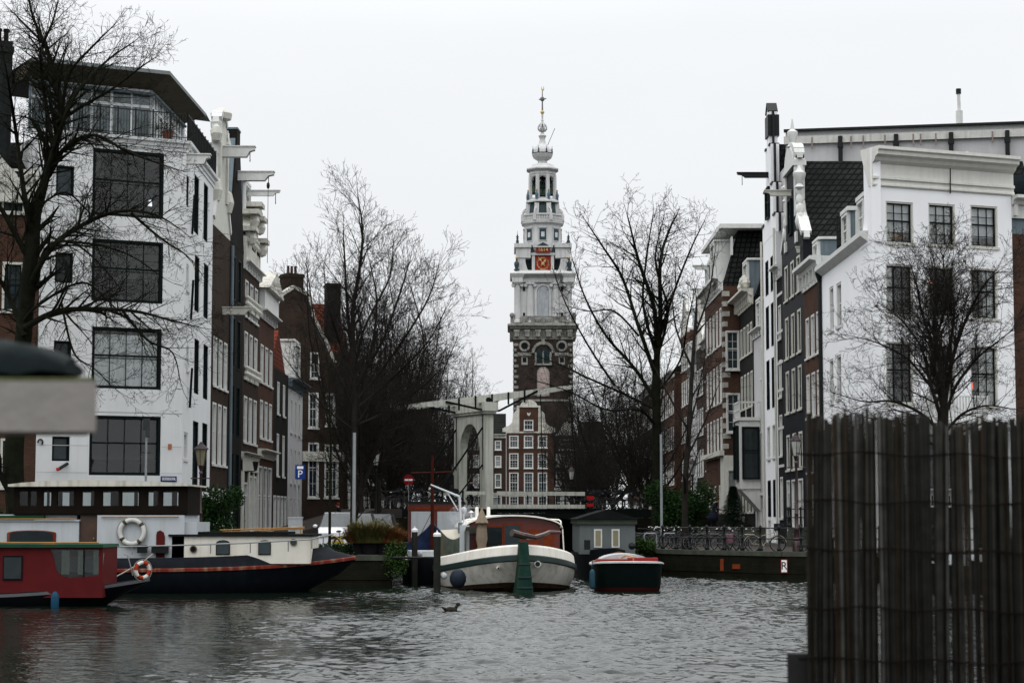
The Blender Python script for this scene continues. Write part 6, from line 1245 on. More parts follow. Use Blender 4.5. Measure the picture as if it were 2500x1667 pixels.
cn=mb.build('canopy',M('beige_canvas',(.20,.16,.115),.9,.15,4,.3,15),um,smooth=True); MB().tube((0,0,-.35),(0,0,1.9),.022,n=8).build('pole',M('pale_wood',(.5,.3,.12)),um)
tag(MB().ball((0,0,0),.30,14,sc=(1,1,1.15)).build('fender',M('navy_fender',(.015,.02,.03),.35),None,smooth=True,loc=P(1118,1412,71.2)),'round navy blue fender hanging on the stern of the white barge','fender')
sm=bpy.data.materials.new('stove_smoke'); sm.use_nodes=True; n_=sm.node_tree.nodes; l_=sm.node_tree.links; n_.clear(); o_=n_.new('ShaderNodeOutputMaterial'); v_=n_.new('ShaderNodeVolumePrincipled'); v_.inputs['Color'].default_value=(.85,.87,.9,1)
t_=n_.new('ShaderNodeTexCoord'); z_=n_.new('ShaderNodeTexNoise'); z_.inputs['Scale'].default_value=3.2; z_.inputs['Detail'].default_value=4; l_.new(t_.outputs['Object'],z_.inputs['Vector']); r_=n_.new('ShaderNodeMapRange'); r_.inputs[1].default_value=.45; r_.inputs[2].default_value=.75; r_.inputs[3].default_value=0; r_.inputs[4].default_value=3.0; l_.new(z_.outputs[0],r_.inputs[0]); l_.new(r_.outputs[0],v_.inputs['Density']); l_.new(v_.outputs[0],o_.inputs['Volume'])
tag(MB().ball((0,0,0),.55,16,sc=(1.1,.8,.9)).build('smoke',sm,None,loc=P(1128,1262,77.5)),'thin puff of white stove smoke drifting beside the davit of the white barge','smoke')
# ---- green black tender, right of the barge
TB=empty('motor_boat',(4.15,74.2,0),R(90),'dark green open boat with square stern, red striped deck and white cuddy','boat')
tg=M('tender_dark_green',(.002,.005,.0045),.5,.2,spec=.06)
hull(TB,7.0,2.45,[(.99,.98,1,0,0,1),(1.05,.96,1,.05,-.05,1),(1.05,.91,1,.05,-.05,1),(1.0,.90,1,0,0,0),(.94,.07,.8,-.4,.15,0),(.93,.04,.8,-.4,.16,2),(.88,-.05,.5,-.5,.2,2),(.6,-.3,.3,-.8,.4,0)],[tg,M('pale_gunwale',(.42,.43,.42),.4),M('antifouling_red',(.03,.005,.005))],bow=(2.2,.8),stern=(14,.35),sheer=(.35,.12),deck=M('teak_deck',(.16,.07,.03),.6,.25,6))
mb=MB(); mb.ext([(.95*math.cos(t),1.0+.30*math.sin(t)) for t in [PI*i/12 for i in range(13)]],-.6,1.6,'x'); mb.build('cuddy',cgrey,TB)
mb=MB(); mb.ext([(-1.15,.97),(1.15,.97),(1.05,1.13),(-1.05,1.13)],-2.2,-.62,'x'); mb.build('engine_box',M('deck_red',(.20,.03,.02),.5),TB)
lx_=MB().box(-2.9,-2.2,-1.05,-.0,1.0,1.2).build('red_locker',M('locker_red',(.24,.025,.025),.5),TB); 
text('locker_lettering','M  AMOR',.17,black,lx_,(-2.55,-.53,1.206),(0,0,R(-90)),.004)
MB().pipe([(-3.2,-.15,1.0),(-3.3,-.15,1.25),(-3.1,.1,1.3),(-2.9,.25,1.2)],.03,6).build('tiller',M('pale_wood',(.5,.3,.12)),TB)
tag(MB().lathe([(.02,.7),(.085,.62),(.1,.55),(.1,.1),(.06,0)],(0,0,0),12).tube((0,0,.7),(0,0,1.0),.015).build('fender',M('fender_teal',(.02,.055,.075),.4),None,smooth=True,loc=P(1446,1437,70.6)),'slim blue grey fender between the white barge and the dark green boat','fender')
copytree(TB,None,(17.2,72.5,0),R(172),'dark open boat with red deck half hidden behind the reed screen, nearer the R sign'); copytree(TB,None,(18.6,66.0,0),R(170),'dark open boat with red deck behind the reed screen near the right edge')
# ---- grey houseboat with low pitched roof
GB=empty('houseboat',(P(1484,1300,84).x,90,0),R(90),'grey houseboat cabin with low dark pitched roof and two narrow windows','houseboat')
gp=M('houseboat_grey',(.105,.12,.12),.7,.06,1,streak=.12); 
hull(GB,13.5,2.7,[(.97,1.12,1,0,0,0),(1.0,1.0,1,0,0,0),(.97,.4,1,0,.2,0),(.9,-.2,.8,-.3,.5,0)],[blackh],bow=(3,.6),stern=(2.6,.6),sheer=(.3,.25),deck=deckm)
x0=-5.6; W2=1.17; zb,zt=1.1,ZP(1279,84.4); mb=MB().box(x0,4.5,-W2,W2,zb,zt); c_=mb.build('cabin',gp,GB)
MB().box(x0-.12,4.6,-W2-.08,W2+.08,zt+.002,zt+.22).build('fascia',M('fascia_green_grey',(.05,.06,.045),.8,.2),c_)
MB().ext([(-W2-.15,zt+.222),(0,zt+.62),(W2+.15,zt+.222)],x0-.25,4.7,'x').build('roof',M('black_roof_felt',(.02,.022,.02)),GB)
for px_ in (1461,1504):
    y=-(P(px_,1300,84).x-GB.location.x); f_=MB().box(x0-.05,x0-.003,y-.17,y+.17,ZP(1336,84.4),ZP(1291,84.4)).build('window',trimw,c_); MB().box(x0-.07,x0-.053,y-.11,y+.11,ZP(1334,84.4)+.04,ZP(1291,84.4)-.06).build('pane',M('cream_blind',(.22,.20,.13),.5,streak=.3),f_)
MB().ball((x0-.6,-1.0,1.45),.16,8).build('deck_gear',black,GB); MB().box(x0-.7,x0-.4,.75,1.0,1.3,1.7).build('deck_gear',black,GB)
# ---- red and white houseboat further back, left
HB=empty('houseboat',(P(1058,1250,103).x,109,0),R(91),'white panelled houseboat with red brown timber frame behind the blue tarpaulin','houseboat')
hull(HB,13,3.1,[(.98,1.0,1,0,0,0),(1,.9,1,0,0,0),(.95,-.2,1,0,0,0)],[blackh],bow=(6,.4),stern=(6,.4),sheer=(.1,.1),deck=deckm)
x0=-5.8; zt=ZP(1228,103); MB().box(x0,5.5,-1.4,1.4,.95,zt).build('cabin',M('red_brown_cabin',(.16,.028,.012)),HB)
MB().box(x0-.1,5.6,-1.5,1.5,zt+.002,zt+.1).box(x0-.06,x0-.003,-1.45,1.45,zt-.35,zt-.18,1).build('roof',[black,orw],HB)
for (a,b) in ((.15,1.25),(-1.3,-.1)): MB().box(x0-.04,x0-.003,a,b,1.6,zt-.42).build('panel',cgrey,HB)
# ---- boat under a blue tarpaulin with red mast
BB=empty('sailing_boat',(P(1046,1300,84).x,88.4,0),R(92),'black sailing boat under a dark blue tarpaulin with a red brown mast','boat')
hull(BB,10,2.5,[(.97,1.0,1,0,0,0),(1.0,.95,1,0,0,0),(1.02,.85,1,0,0,1),(1.0,.8,1,0,0,0),(.9,.1,.8,-.3,.4,0),(.5,-.4,.3,-.8,1,0)],[blackh,M('rubbing_grey',(.07,.07,.075))],bow=(2.5,.7),stern=(3,.6),sheer=(.4,.3),deck=M('deck_grey_canvas',(.16,.16,.15)))
mb=MB(); n=8; vs=[]
for j in range(7):
    x=-3.6+j*.95
    for i in range(n+1):
        t=i/n*2-1; vs.append((x,t*1.05,2.45-.95*abs(t)**.8+.04*math.sin(j*2.1+i)-(.12 if j%2 else 0)))
mb.add(vs,[(j*(n+1)+i,j*(n+1)+i+1,(j+1)*(n+1)+i+1,(j+1)*(n+1)+i) for j in range(6) for i in range(n)]); mb.add(vs[:n+1]+[(-3.6,1.05,1.2),(-3.6,-1.05,1.2)],[tuple(range(n+3))]); mb.build('tarpaulin',M('blue_tarpaulin',(.010,.018,.045),.5,.5,3,.5,6),BB)
MB().box(-3.3,1.8,-.95,.95,1.0,1.45).build('cabin',M('canopy_green_dark',(.03,.045,.035)),BB)
MB().tube((-3.7,0,.8),(-3.75,0,ZP(1112,85)),.085,.05).build('mast',M('mast_red_brown',(.04,.008,.005),.6),BB)
MB().tube((-3.7,.9,ZP(1155,85)),(-3.7,-.9,ZP(1152,85)),.03).tube((-3.8,.0,2.9),(-3.8,.7,1.5),.012).build('yard',M('mast_red_brown',(.1,.02,.012)),BB)
MB().add([(0,0,0),(.45,.02,-.15),(.5,0,-.45),(.05,.02,-.4)],[(0,1,2,3)]).build('flag',M('flag_red_blue',(.12,.02,.04),.7,.5,4),BB,loc=(-3.7,1.0,ZP(1160,85))) 
# white launch moored between the piles
WB=empty('launch',(P(1085,1350,80).x-.9,81.5,0),R(97),'small grey white launch lying between the mooring piles and the barge','boat')
hull(WB,6.5,1.8,[(.95,.95,1,0,0,0),(1,.9,1,0,0,0),(.98,.5,1,0,0,0),(.85,-.1,.5,-.5,.2,0)],[blackh],bow=(2.3,.75),stern=(6,.4),sheer=(.35,.1),deck=M('canopy_cream',(.4,.38,.32)))
MB().box(-1.5,1,-.6,.6,.9,1.3).build('cabin',cgrey,WB)
# ---- mooring piles
for i,(a,b,Y_,r_,lab) in enumerate(((1012,1288,77.5,.115,'grey wooden mooring pile with white cap, the one farther from the barge'),(1067,1299,71.2,.125,'grey wooden mooring pile with white cap standing against the white barge'))):
    e=empty('mooring_pile',(P(a,1400,Y_).x,Y_,0),0,lab,'mooring pile','capped mooring piles'); z=ZP(b+10,Y_)
    MB().tube((0,0,-1.5),(0,0,z),r_*1.05,r_,n=14).build('pile',M('weathered_pile_wood',(.020,.021,.018),.9,.3,3,.5,14,streak=.5,dirt=(.012,.015,.01)),e,smooth=False); MB().lathe([(r_*1.12,z),(r_*1.15,z+.08),(r_*.9,z+.12),(.03,z+.15),(.02,z+.22)],(0,0,0),14).build('cap',M('white_plastic_cap',(.6,.6,.6),.4),e)
tag(MB().tube(P(960,1361,74.3),P(1073,1361,72),.045,n=8).build('boom_pole',black),'thin dark pole tied horizontally between the quay corner and the mooring pile','pole')
for x,y,z,l in ((1024,1352,78,'small white buoy hanging beside the far mooring pile'),(1083,1405,71.3,'small white buoy hanging beside the near mooring pile')): tag(MB().ball((0,0,0),.13,10).build('buoy',cgrey,None,smooth=True,loc=P(x,y,z)),l,'buoy')
# duck
DK_=empty('duck',P(1101,1489,1)*0+Vector((P(1101,1490,56.5).x,56.5,0)),R(20),'small dark duck swimming on the open water','duck')
mb=MB(); mb.ball((0,0,.03),.13,12,sc=(1.5,.8,.75)); mb.tube((.12,0,.06),(.2,0,.17),.05,.04,8); mb.ball((.21,0,.19),.055,10,sc=(1.2,.9,.95)); mb.tube((-.17,0,.06),(-.27,0,.12),.05,.015,6); mb.build('body',M('duck_brown',(.02,.018,.014),.8,.4,9),DK_,smooth=True)
MB().tube((.26,0,.185),(.32,0,.175),.02,.012,6).build('bill',M('bill_grey',(.06,.06,.05)),DK_)
# ================================================================ street things
def stuffleaf(name,c,r,n,mat,par=None,size=.09,seed=1,flat=1.0,shape=None):
    rg=random.Random(seed); mb=MB()
    for i in range(n):
        while True:
            p=Vector((rg.uniform(-1,1),rg.uniform(-1,1),rg.uniform(-1,1)))
            if p.length<1: break
        p=p*(.55+.45*rg.random()) if rg.random()<.5 else p.normalized()*rg.uniform(.6,1.05)
        p=Vector((p.x*r[0],p.y*r[1],p.z*r[2]))
        if shape: p=shape(p,rg)
        a=Vector((rg.gauss(0,1),rg.gauss(0,1),rg.gauss(0,.8))).normalized()*size*rg.uniform(.6,1.4); b=a.cross(Vector((rg.gauss(0,1),rg.gauss(0,1),rg.gauss(0,1)))).normalized()*size*.35
        q=p+Vector(c); mb.add([q-a*.5,q+b,q+a*.6,q-b],[(0,1,2,3)])
    return mb.build(name,mat,par)
# ---- railings and signs on the right quay
railing([(6.9,91.6,QZ+.06),(8.0,89.6,QZ+.06),(11.75,84.75,QZ+.06),(20.2,81.1,QZ+.06),(34,76,QZ+.06)],30,'black cast iron railing with round capped posts along the right quay',h=1.05,group=None)
def sgn(px,py,Y,w_,h_,mats,name,label,cat='sign'):
    p=P(px,py,Y); return p
wd=Vector((20-11.4,80.5-84.2,0)).normalized(); wz=math.atan2(wd.y,wd.x)
wdc=Vector((11.4-6.9,84.2-90.5,0)).normalized(); wzc=math.atan2(wdc.y,wdc.x)
def on_wall(px,py,A,B,off=.1):
    s_,z=onp(px,py,A,B); A=Vector(A); B=Vector(B); d=(B-A).normalized(); p=A+d*s_; n=Vector((-d.y,d.x)); n=n if n.y<0 else -n
    return Vector((p.x+n.x*off,p.y+n.y*off,z))
signw=M('sign_white',(.8,.8,.8)); signr=M('sign_red',(.22,.01,.012),.45)
p=on_wall(1917,1381,(11.4,84.2),(20,80.5),.14); s_=tag(MB().box(-.15,.15,-.02,.02,-.29,.29).box(-.115,.115,-.028,-.0203,-.25,.25,1).build('mooring_sign',[signr,signw],None,loc=p,rot=wz),'white sign with red border and black letter R on the right quay wall','sign')
text('letter_R','R',.46,black,s_,(0,-.034,0),ext=.004)
for px,py,l,w_,h_ in ((1767,1378,'small upright orange plate on the dark quay wall left of the R sign',.1,.26),(1802,1382,'small flat orange plate on the dark quay wall nearest the R sign',.24,.1)):
    tag(MB().box(-w_,w_,-.02,.02,-h_,h_).build('wall_plate',M('faded_orange_plate',(.16,.035,.012),.7,.3),None,loc=on_wall(px,py,(6.9,90.5),(11.4,84.2),.1),rot=wzc),l,'sign')
# ---- lanterns
def lantern(px,Y,ptop,label,col,style=0):
    x=XP(px,Y); e=empty('street_lantern',(x,Y,QZ),0,label,'street lamp'); ht=ZP(ptop,Y)-QZ; hh=.62; w_=.24; zb=ht-hh-.3
    MB().lathe([(.20,0),(.20,.45),(.17,.5),(.19,.55),(.13,.62),(.12,.95),(.15,1.0),(.09,1.08),(.075,1.6),(.1,1.66),(.065,1.72),(.05,zb-.35),(.08,zb-.3),(.05,zb-.22),(.1,zb-.05),(.12,zb)],(0,0,0),12).tube((-.34,0,zb-.5),(.34,0,zb-.5),.02,n=6).ball((-.36,0,zb-.5),.035,6).ball((.36,0,zb-.5),.035,6).build('post',col,e,sharp=35)
    mb=MB(); mb.lathe([(.13,zb),(w_,zb+hh)],(0,0,0),6,a0=PI/6); mb.build('lamp_glass',M('lantern_glass',(.35,.37,.33),.12,.3,spec=.6) if style else M('lantern_glass_yellow',(.16,.15,.09),.2,.4,spec=.6),e)
    mb=MB()
    for i in range(6): a=PI/6+PI/3*i; mb.tube((.135*math.cos(a),.135*math.sin(a),zb),((w_+.008)*math.cos(a),(w_+.008)*math.sin(a),zb+hh),.012,n=5)
    if style: mb.lathe([(w_*1.06,zb+hh),(w_*1.1,zb+hh+.03),(w_*.75,zb+hh+.12),(w_*.6,zb+hh+.2),(.08,zb+hh+.24),(.05,zb+hh+.33)],(0,0,0),12); [mb.ball((w_*.95*math.cos(PI/3*i),w_*.95*math.sin(PI/3*i),zb+hh+.07),.04,6) for i in range(6)]
    else: mb.lathe([(w_*1.25,zb+hh),(w_*1.25,zb+hh+.02),(w_*.8,zb+hh+.12),(w_*.4,zb+hh+.2),(.06,zb+hh+.28),(.02,zb+hh+.3)],(0,0,0),14)
    mb.build('lamp_cap',M('lantern_cap',(.05,.04,.045),.5),e); return e
lantern(491,77.6,1078,'dark red street lantern with wide round cap in front of the white left corner house',M('oxblood_iron',(.025,.008,.009),.4,spec=.5))
lantern(1943,85.6,1060,'dark red crowned street lantern behind the right quay railing',M('oxblood_iron',(.03,.008,.009)),1)
for px,Y,t_,l in ((1110,150,1130,'far street lantern on the left bank beside the drawbridge gate'),(1395,152,1140,'far street lantern beyond the bridge seen over the lifting leaf'),(1690,118,1120,'street lantern half hidden among the trees of the right bank'),(918,112,1095,'black street lantern behind the parked cars on the left bank')):
    lantern(px,Y,t_,l,black,1)
def pole(px,Y,y0,r,label,col,extra=None):
    e=empty('lamp_post' if extra!='sign' else 'sign_post',(XP(px,Y),Y,QZ),0,label,'post'); z=ZP(y0,Y)-QZ; MB().tube((0,0,0),(0,0,z),r,r*.85,n=10).build('pole',col,e); return e,z
galv=M('galvanised_pole',(.27,.29,.30),.5,.15,metal=.4)
e,z=pole(865,82.3,1056,.075,'pale grey metal post beside the slender tree on the left quay',galv)
e,z=pole(1614,96,1060,.07,'pale grey metal post in front of the right bank tree trunks',galv)
e,z=pole(357,79.5,1022,.05,'grey lamp post with small box before the ground floor window of the left corner house',galv)
MB().box(-.12,.12,-.1,.1,z-.45,z).box(-.02,.14,-.12,-.1,z-.75,z-.3).tube((-.16,0,z-1.35),(.16,0,z-1.35),.02).build('lamp_box',M('box_dark_grey',(.05,.055,.055)),e)
blue=M('parking_blue',(.012,.04,.20),.4)
e,z=pole(727,89,1130,.03,'blue parking sign with white letter P on a thin pole',galv,'sign'); e['category']='sign'
b_=MB().box(-.10,.34,-.06,-.03,z-.72,z-.08).build('sign_plate',blue,e); text('letter_P','P',.46,signw,b_,(.12,-.07,z-.5)); MB().box(-.02,.26,-.075,-.062,z-.26,z-.14).build('payment_panel',signw,b_)
for y0 in ():pass
e,z=pole(998,113,1158,.03,'red no entry sign with white bar beyond the parked cars',galv,'sign'); e['category']='sign'
MB().tube((0,-.05,z-.3),(0,-.03,z-.3),.30,n=24).box(-.22,.22,-.06,-.051,z-.35,z-.25,1).build('sign_plate',[signr,signw],e)
e=empty('utility_cabinet',(XP(723,80.5),80.5,QZ),0,'pale grey upright parking machine cabinet beside the parking sign','cabinet')
MB().box(-.27,.27,-.2,.2,0,1.45).box(-.29,.29,-.22,.22,1.452,1.52).build('body',M('cabinet_grey',(.34,.36,.37),.5,.06,streak=.1),e); MB().box(-.15,.15,-.215,-.202,1.0,1.12).build('panel',signw,e)
# ---- cars
def car(px,Y,rz,col,label,kind='mpv',xx=None):
    x=XP(px,Y) if xx is None else xx; e=empty('parked_car',(x,Y,QZ),rz,label,'car','cars parked on the left quay')
    h=1.72 if kind=='mpv' else 1.48 if kind=='car' else 2.25; f_=.35 if kind!='van' else .9
    st=[(2.12,.80,.5,.52,.76),(2.08,.84,.82,.84,.78),(1.75,.87,.98,1.0,.80),(1.15,.88,1.04,1.08,.80),(f_,.88,1.06,h-.04,.62),(f_-.5,.88,1.06,h,.64),(-1.5,.88,1.06,h-.02,.63),(-1.95,.86,1.04,h-.25,.62),(-2.1,.84,.9,.95,.76),(-2.12,.8,.5,.52,.76)]
    if kind=='van': st[3]=(1.3,.88,1.1,1.12,.8); st[7]=(-2.05,.88,1.06,h-.05,.8); st[4]=(f_,.88,1.1,h-.05,.8); st[5]=(f_-.3,.88,1.1,h,.82); st[6]=(-1.9,.88,1.1,h,.82)
    mb=MB(); 
    for (sx_,w_,zb,zr,wr) in st: mb.v+=[(sx_,w_,.24),(sx_,w_+.02,.6),(sx_,w_,zb),(sx_,wr,zr),(sx_,-wr,zr),(sx_,-w_,zb),(sx_,-w_-.02,.6),(sx_,-w_,.24)]
    for i in range(len(st)-1):
        for j in range(8):
            g=1 if (j==3 and i in (3,7)) or (j in (2,4) and 3<=i<=6) else 0
            mb.f.append((i*8+j,i*8+(j+1)%8,(i+1)*8+(j+1)%8,(i+1)*8+j)); mb.m.append(g)
    mb.f+=[tuple(range(7,-1,-1)),tuple((len(st)-1)*8+j for j in range(8))]; mb.m+=[0,0]
    bo=mb.build('body',[col,M('car_glass',(.03,.04,.045),.06,.4,3,spec=.5)],e,sharp=28)
    for s in (1,-1):
        for xw in (1.3,-1.35):
            w_=MB().tube((xw,s*.74,.31),(xw,s*.905,.31),.31,n=18).build('wheel',M('tyre_rubber',(.01,.01,.01),.8),e); MB().tube((xw,s*.9,.31),(xw,s*.915,.31),.19,n=12).build('rim',M('alloy_rim',(.35,.36,.37),.35,metal=.7),w_)
        MB().box(2.02,2.125,s*.62-.17,s*.62+.17,.62,.80).build('headlight',M('headlight_lens',(.45,.47,.48),.1,spec=.8),e)
        MB().ball((.95,s*1.02,1.12),.1,8,sc=(.8,1.1,.8)).build('wing_mirror',col,e)
        for (a,b) in (((1.15,.86*s,1.07),(f_,.63*s,h-.03)),((f_-.5-.5,.875*s,1.06),(f_-1.0,.65*s,h-.01)),((-1.5,.875*s,1.06),(-1.5,.64*s,h-.02))): bo2=MB().bar(a,b,.05,.07)
        bo2.build('pillar',col,e)
    MB().box(2.12,2.135,-.26,.26,.38,.49).build('number_plate',M('plate_yellow',(.5,.38,.03)),e); MB().box(2.1,2.128,-.4,.4,.56,.68).build('grille',black,e)
    return e
cw_=M('car_white',(.66,.67,.70),.25,.03,spec=.6,coat=.5); cg_=M('car_silver_grey',(.22,.24,.26),.25,.05,metal=.4,spec=.6,coat=.5); cd_=M('car_dark_grey',(.03,.035,.04),.25,.1,spec=.6,coat=.5)
car(829,88.3,R(-86),cw_,'white people carrier facing the river on the left quay')
car(0,95.2,R(-88),cd_,'dark grey tall car directly behind the white people carrier',xx=-7.35,kind='mpv')
car(0,101.2,R(-88),cg_,'silver grey car third in the parked row on the left quay',xx=-7.2,kind='car')
car(0,107.6,R(-90),cd_,'dark car at the far end of the parked row, nearest the bridge',xx=-7.15,kind='mpv')
c=car(1535,146,R(-92),cw_,'white delivery van beyond the bridge on the right bank',kind='van'); c['group']='vans'; del c['group']; c.location.z=QZ
# ---- bicycles
def bike(name_mat,label,extra=None,loc=(0,0,0),rz=0,lean=0):
    e=empty('bicycle',loc,(lean,0,rz),label,'bicycle','bicycles parked along the water'); r=.335
    tyre=M('bike_tyre',(.012,.012,.012),.7); rim=M('bike_rim',(.16,.16,.165),.4,metal=.5)
    for x in (-.54,.54):
        mb=MB().pipe([(x+r*math.cos(a),0,r+r*math.sin(a)) for a in [2*PI*i/20 for i in range(20)]],.021,6,closed=True); w_=mb.build('wheel',tyre,e)
        mb=MB().pipe([(x+(r-.03)*math.cos(a),0,r+(r-.03)*math.sin(a)) for a in [2*PI*i/20 for i in range(20)]],.012,4,closed=True)
        for i in range(10): a=2*PI*i/10; mb.tube((x,0,r),(x+(r-.03)*math.cos(a),0,r+(r-.03)*math.sin(a)),.0035,n=3)
        mb.tube((x,-.05,r),(x,.05,r),.03,n=8); mb.build('rim',rim,w_)
    mb=MB(); BB_=(-.1,0,.28); mb.tube((-.54,0,r),BB_,.012).tube(BB_,(.40,0,.72),.018).tube((-.22,0,.72),BB_,.016).tube((-.22,0,.66),(.38,0,.82),.016).tube((-.54,0,r),(-.22,0,.66),.010).tube((.36,0,.92),(.46,0,.6),.02).tube((.46,.05,.62),(.54,.05,r),.011).tube((.46,-.05,.62),(.54,-.05,r),.011)
    mb.pipe([(-.54+.38*math.cos(a),0,r+.38*math.sin(a)) for a in [R(20+i*20) for i in range(8)]],.018,4); mb.pipe([(.54+.38*math.cos(a),0,r+.38*math.sin(a)) for a in [R(10+i*20) for i in range(6)]],.018,4)
    mb.box(-.88,-.45,-.07,.07,.735,.75).tube((-.8,.05,.74),(-.54,.05,r),.006,n=4).tube((-.8,-.05,.74),(-.54,-.05,r),.006,n=4); mb.lathe([(.09,-.01),(.09,.01)],(-.1,0,.28),10); mb.tube((-.1,-.09,.28),(-.02,-.09,.14),.01).tube((-.1,.09,.28),(-.18,.09,.42),.01); mb.build('frame',name_mat,e)
    MB().pipe([(.22,.30,.99),(.34,.27,1.02),(.38,.12,1.0),(.36,0,.97),(.38,-.12,1.0),(.34,-.27,1.02),(.22,-.30,.99)],.013,5).build('handlebar',M('chrome',(.5,.5,.5),.2,metal=.9),e)
    MB().tube((-.23,0,.7),(-.25,0,.88),.013).ball((-.27,0,.92),.12,8,sc=(1.15,.75,.4)).build('saddle',M('saddle_black',(.012,.011,.01),.5),e)
    MB().ball((.46,0,.86),.045,6).build('headlight',M('chrome',(.5,.5,.5)),e)
    if extra=='crate': MB().box(.38,.78,-.22,.22,.92,.95).box(.38,.40,-.22,.22,.95,1.2).box(.76,.78,-.22,.22,.95,1.2).box(.40,.76,-.22,-.2,.95,1.2).box(.40,.76,.2,.22,.95,1.2).build('crate',M('crate_black',(.015,.016,.02),.6),e)
    if extra=='bags': MB().box(-.85,-.45,.08,.2,.38,.74).box(-.85,-.45,-.2,-.08,.38,.74).build('saddlebag',M('bag_pink',(.16,.08,.10),.7,.3,8),e)
    return e
bk=M('bike_black_frame',(.012,.013,.015),.35,spec=.5); bs=M('bike_grey_frame',(.10,.10,.11),.4,metal=.4); by=M('bike_yellow_frame',(.42,.30,.06),.45); bcr=M('bike_cream_frame',(.32,.30,.24),.4)
def on_edge(px,back): # point behind the oblique quay edge under a pixel column
    s_,z=onp(px,1340,(8.0,89.6),(11.75,84.75)); A=Vector((8.0,89.6)); d=(Vector((11.75,84.75))-A).normalized(); n=Vector((-d.y,d.x)); n=n if n.y>0 else -n; p=A+d*s_+n*back; return (p.x,p.y,QZ+.02)
ez_=math.atan2(-4.85,3.75)
base={}
bl_=[(bk,None,1722,.5,.55,'dark bicycle standing slantwise behind the first railing bay on the right quay'),(bs,None,1757,.55,.35,'grey framed bicycle turned slantwise behind the second railing bay'),(bs,'bags',1793,.6,.4,'grey bicycle with pink saddlebags behind the quay railing'),(bcr,'crate',1850,.45,-.12,'cream bicycle with a black crate on its front seen side on behind the railing'),(bk,None,1700,1.6,.9,'black bicycle in the second row behind the railing, left end'),(bk,'crate',1905,2.0,.7,'black bicycle with crate close to the crowned lantern'),(bs,None,1975,1.2,.1,'grey bicycle at the railing right of the crowned lantern')]
for m_,ex_,px,bk_,dr_,l in bl_: bike(m_,l,ex_,on_edge(px,bk_),ez_+dr_ if ex_!='crate' else R(-8),R(4))
bike(bk,'black bicycle on the stand at the rounded corner of the right quay, nearest the water',None,(P(1598,1300,93.5).x,93.5,QZ+.02),R(15),R(5)); bike(bk,'black bicycle just behind the one nearest the water on the quay corner',None,(P(1622,1300,94.3).x,94.3,QZ+.02),R(8),R(-4))
rg=random.Random(9); src1=bike(bk,'black bicycle in the tangle of parked bicycles beside the dark corner tree',None,(P(1648,1300,95).x,95,QZ+.02),R(-40),R(5))
for i,(px,Y) in enumerate(((1640,96.5),(1690,92.6),(1710,92.0),(1632,98.5),(1665,97.5),(1588,97.6),(1575,99.5),(1610,100.8))):
    copytree(src1,None,(P(px,1300,Y).x,Y,QZ+.02),(R(rg.uniform(-6,6)),0,rg.uniform(-1,1.6)))
src2=bike(bk,'dark bicycle leaning on the railing of the drawbridge','crate',tuple(bl(8.6,-2.35)),brz+.1,R(-6))
for i in range(9): copytree(src2,None,tuple(bl(7.4+i*.82+rg.uniform(-.2,.2),-2.3+rg.uniform(-.1,.2))),(R(rg.uniform(-8,8)),0,brz+rg.choice((0,PI))+rg.uniform(-.3,.3)))
for i in range(4): copytree(src2,None,tuple(bl(-6.6+i*1.2,-2.3)),(R(rg.uniform(-8,8)),0,brz+rg.uniform(-.2,.2)))
bike(by,'pale yellow bicycle leaning in front of the white people carrier','crate',(XP(846,80.6),80.6,QZ+.02),R(-35),R(8))
bike(bk,'black bicycle standing behind the yellow one on the left quay',None,(XP(862,82),82,QZ+.02),R(-150),R(-6))
e=empty('bicycle_rack',(P(1604,1300,92.9).x,92.9,QZ),R(12),'two pale tubular bicycle hoops at the corner of the right quay','bicycle rack'); 
for dx in (-.32,.62): MB().pipe([(dx-.3,0,0),(dx-.3,0,.68),(dx-.22,0,.76),(dx+.22,0,.76),(dx+.3,0,.68),(dx+.3,0,0)],.03,6).build('hoop',galv,e)
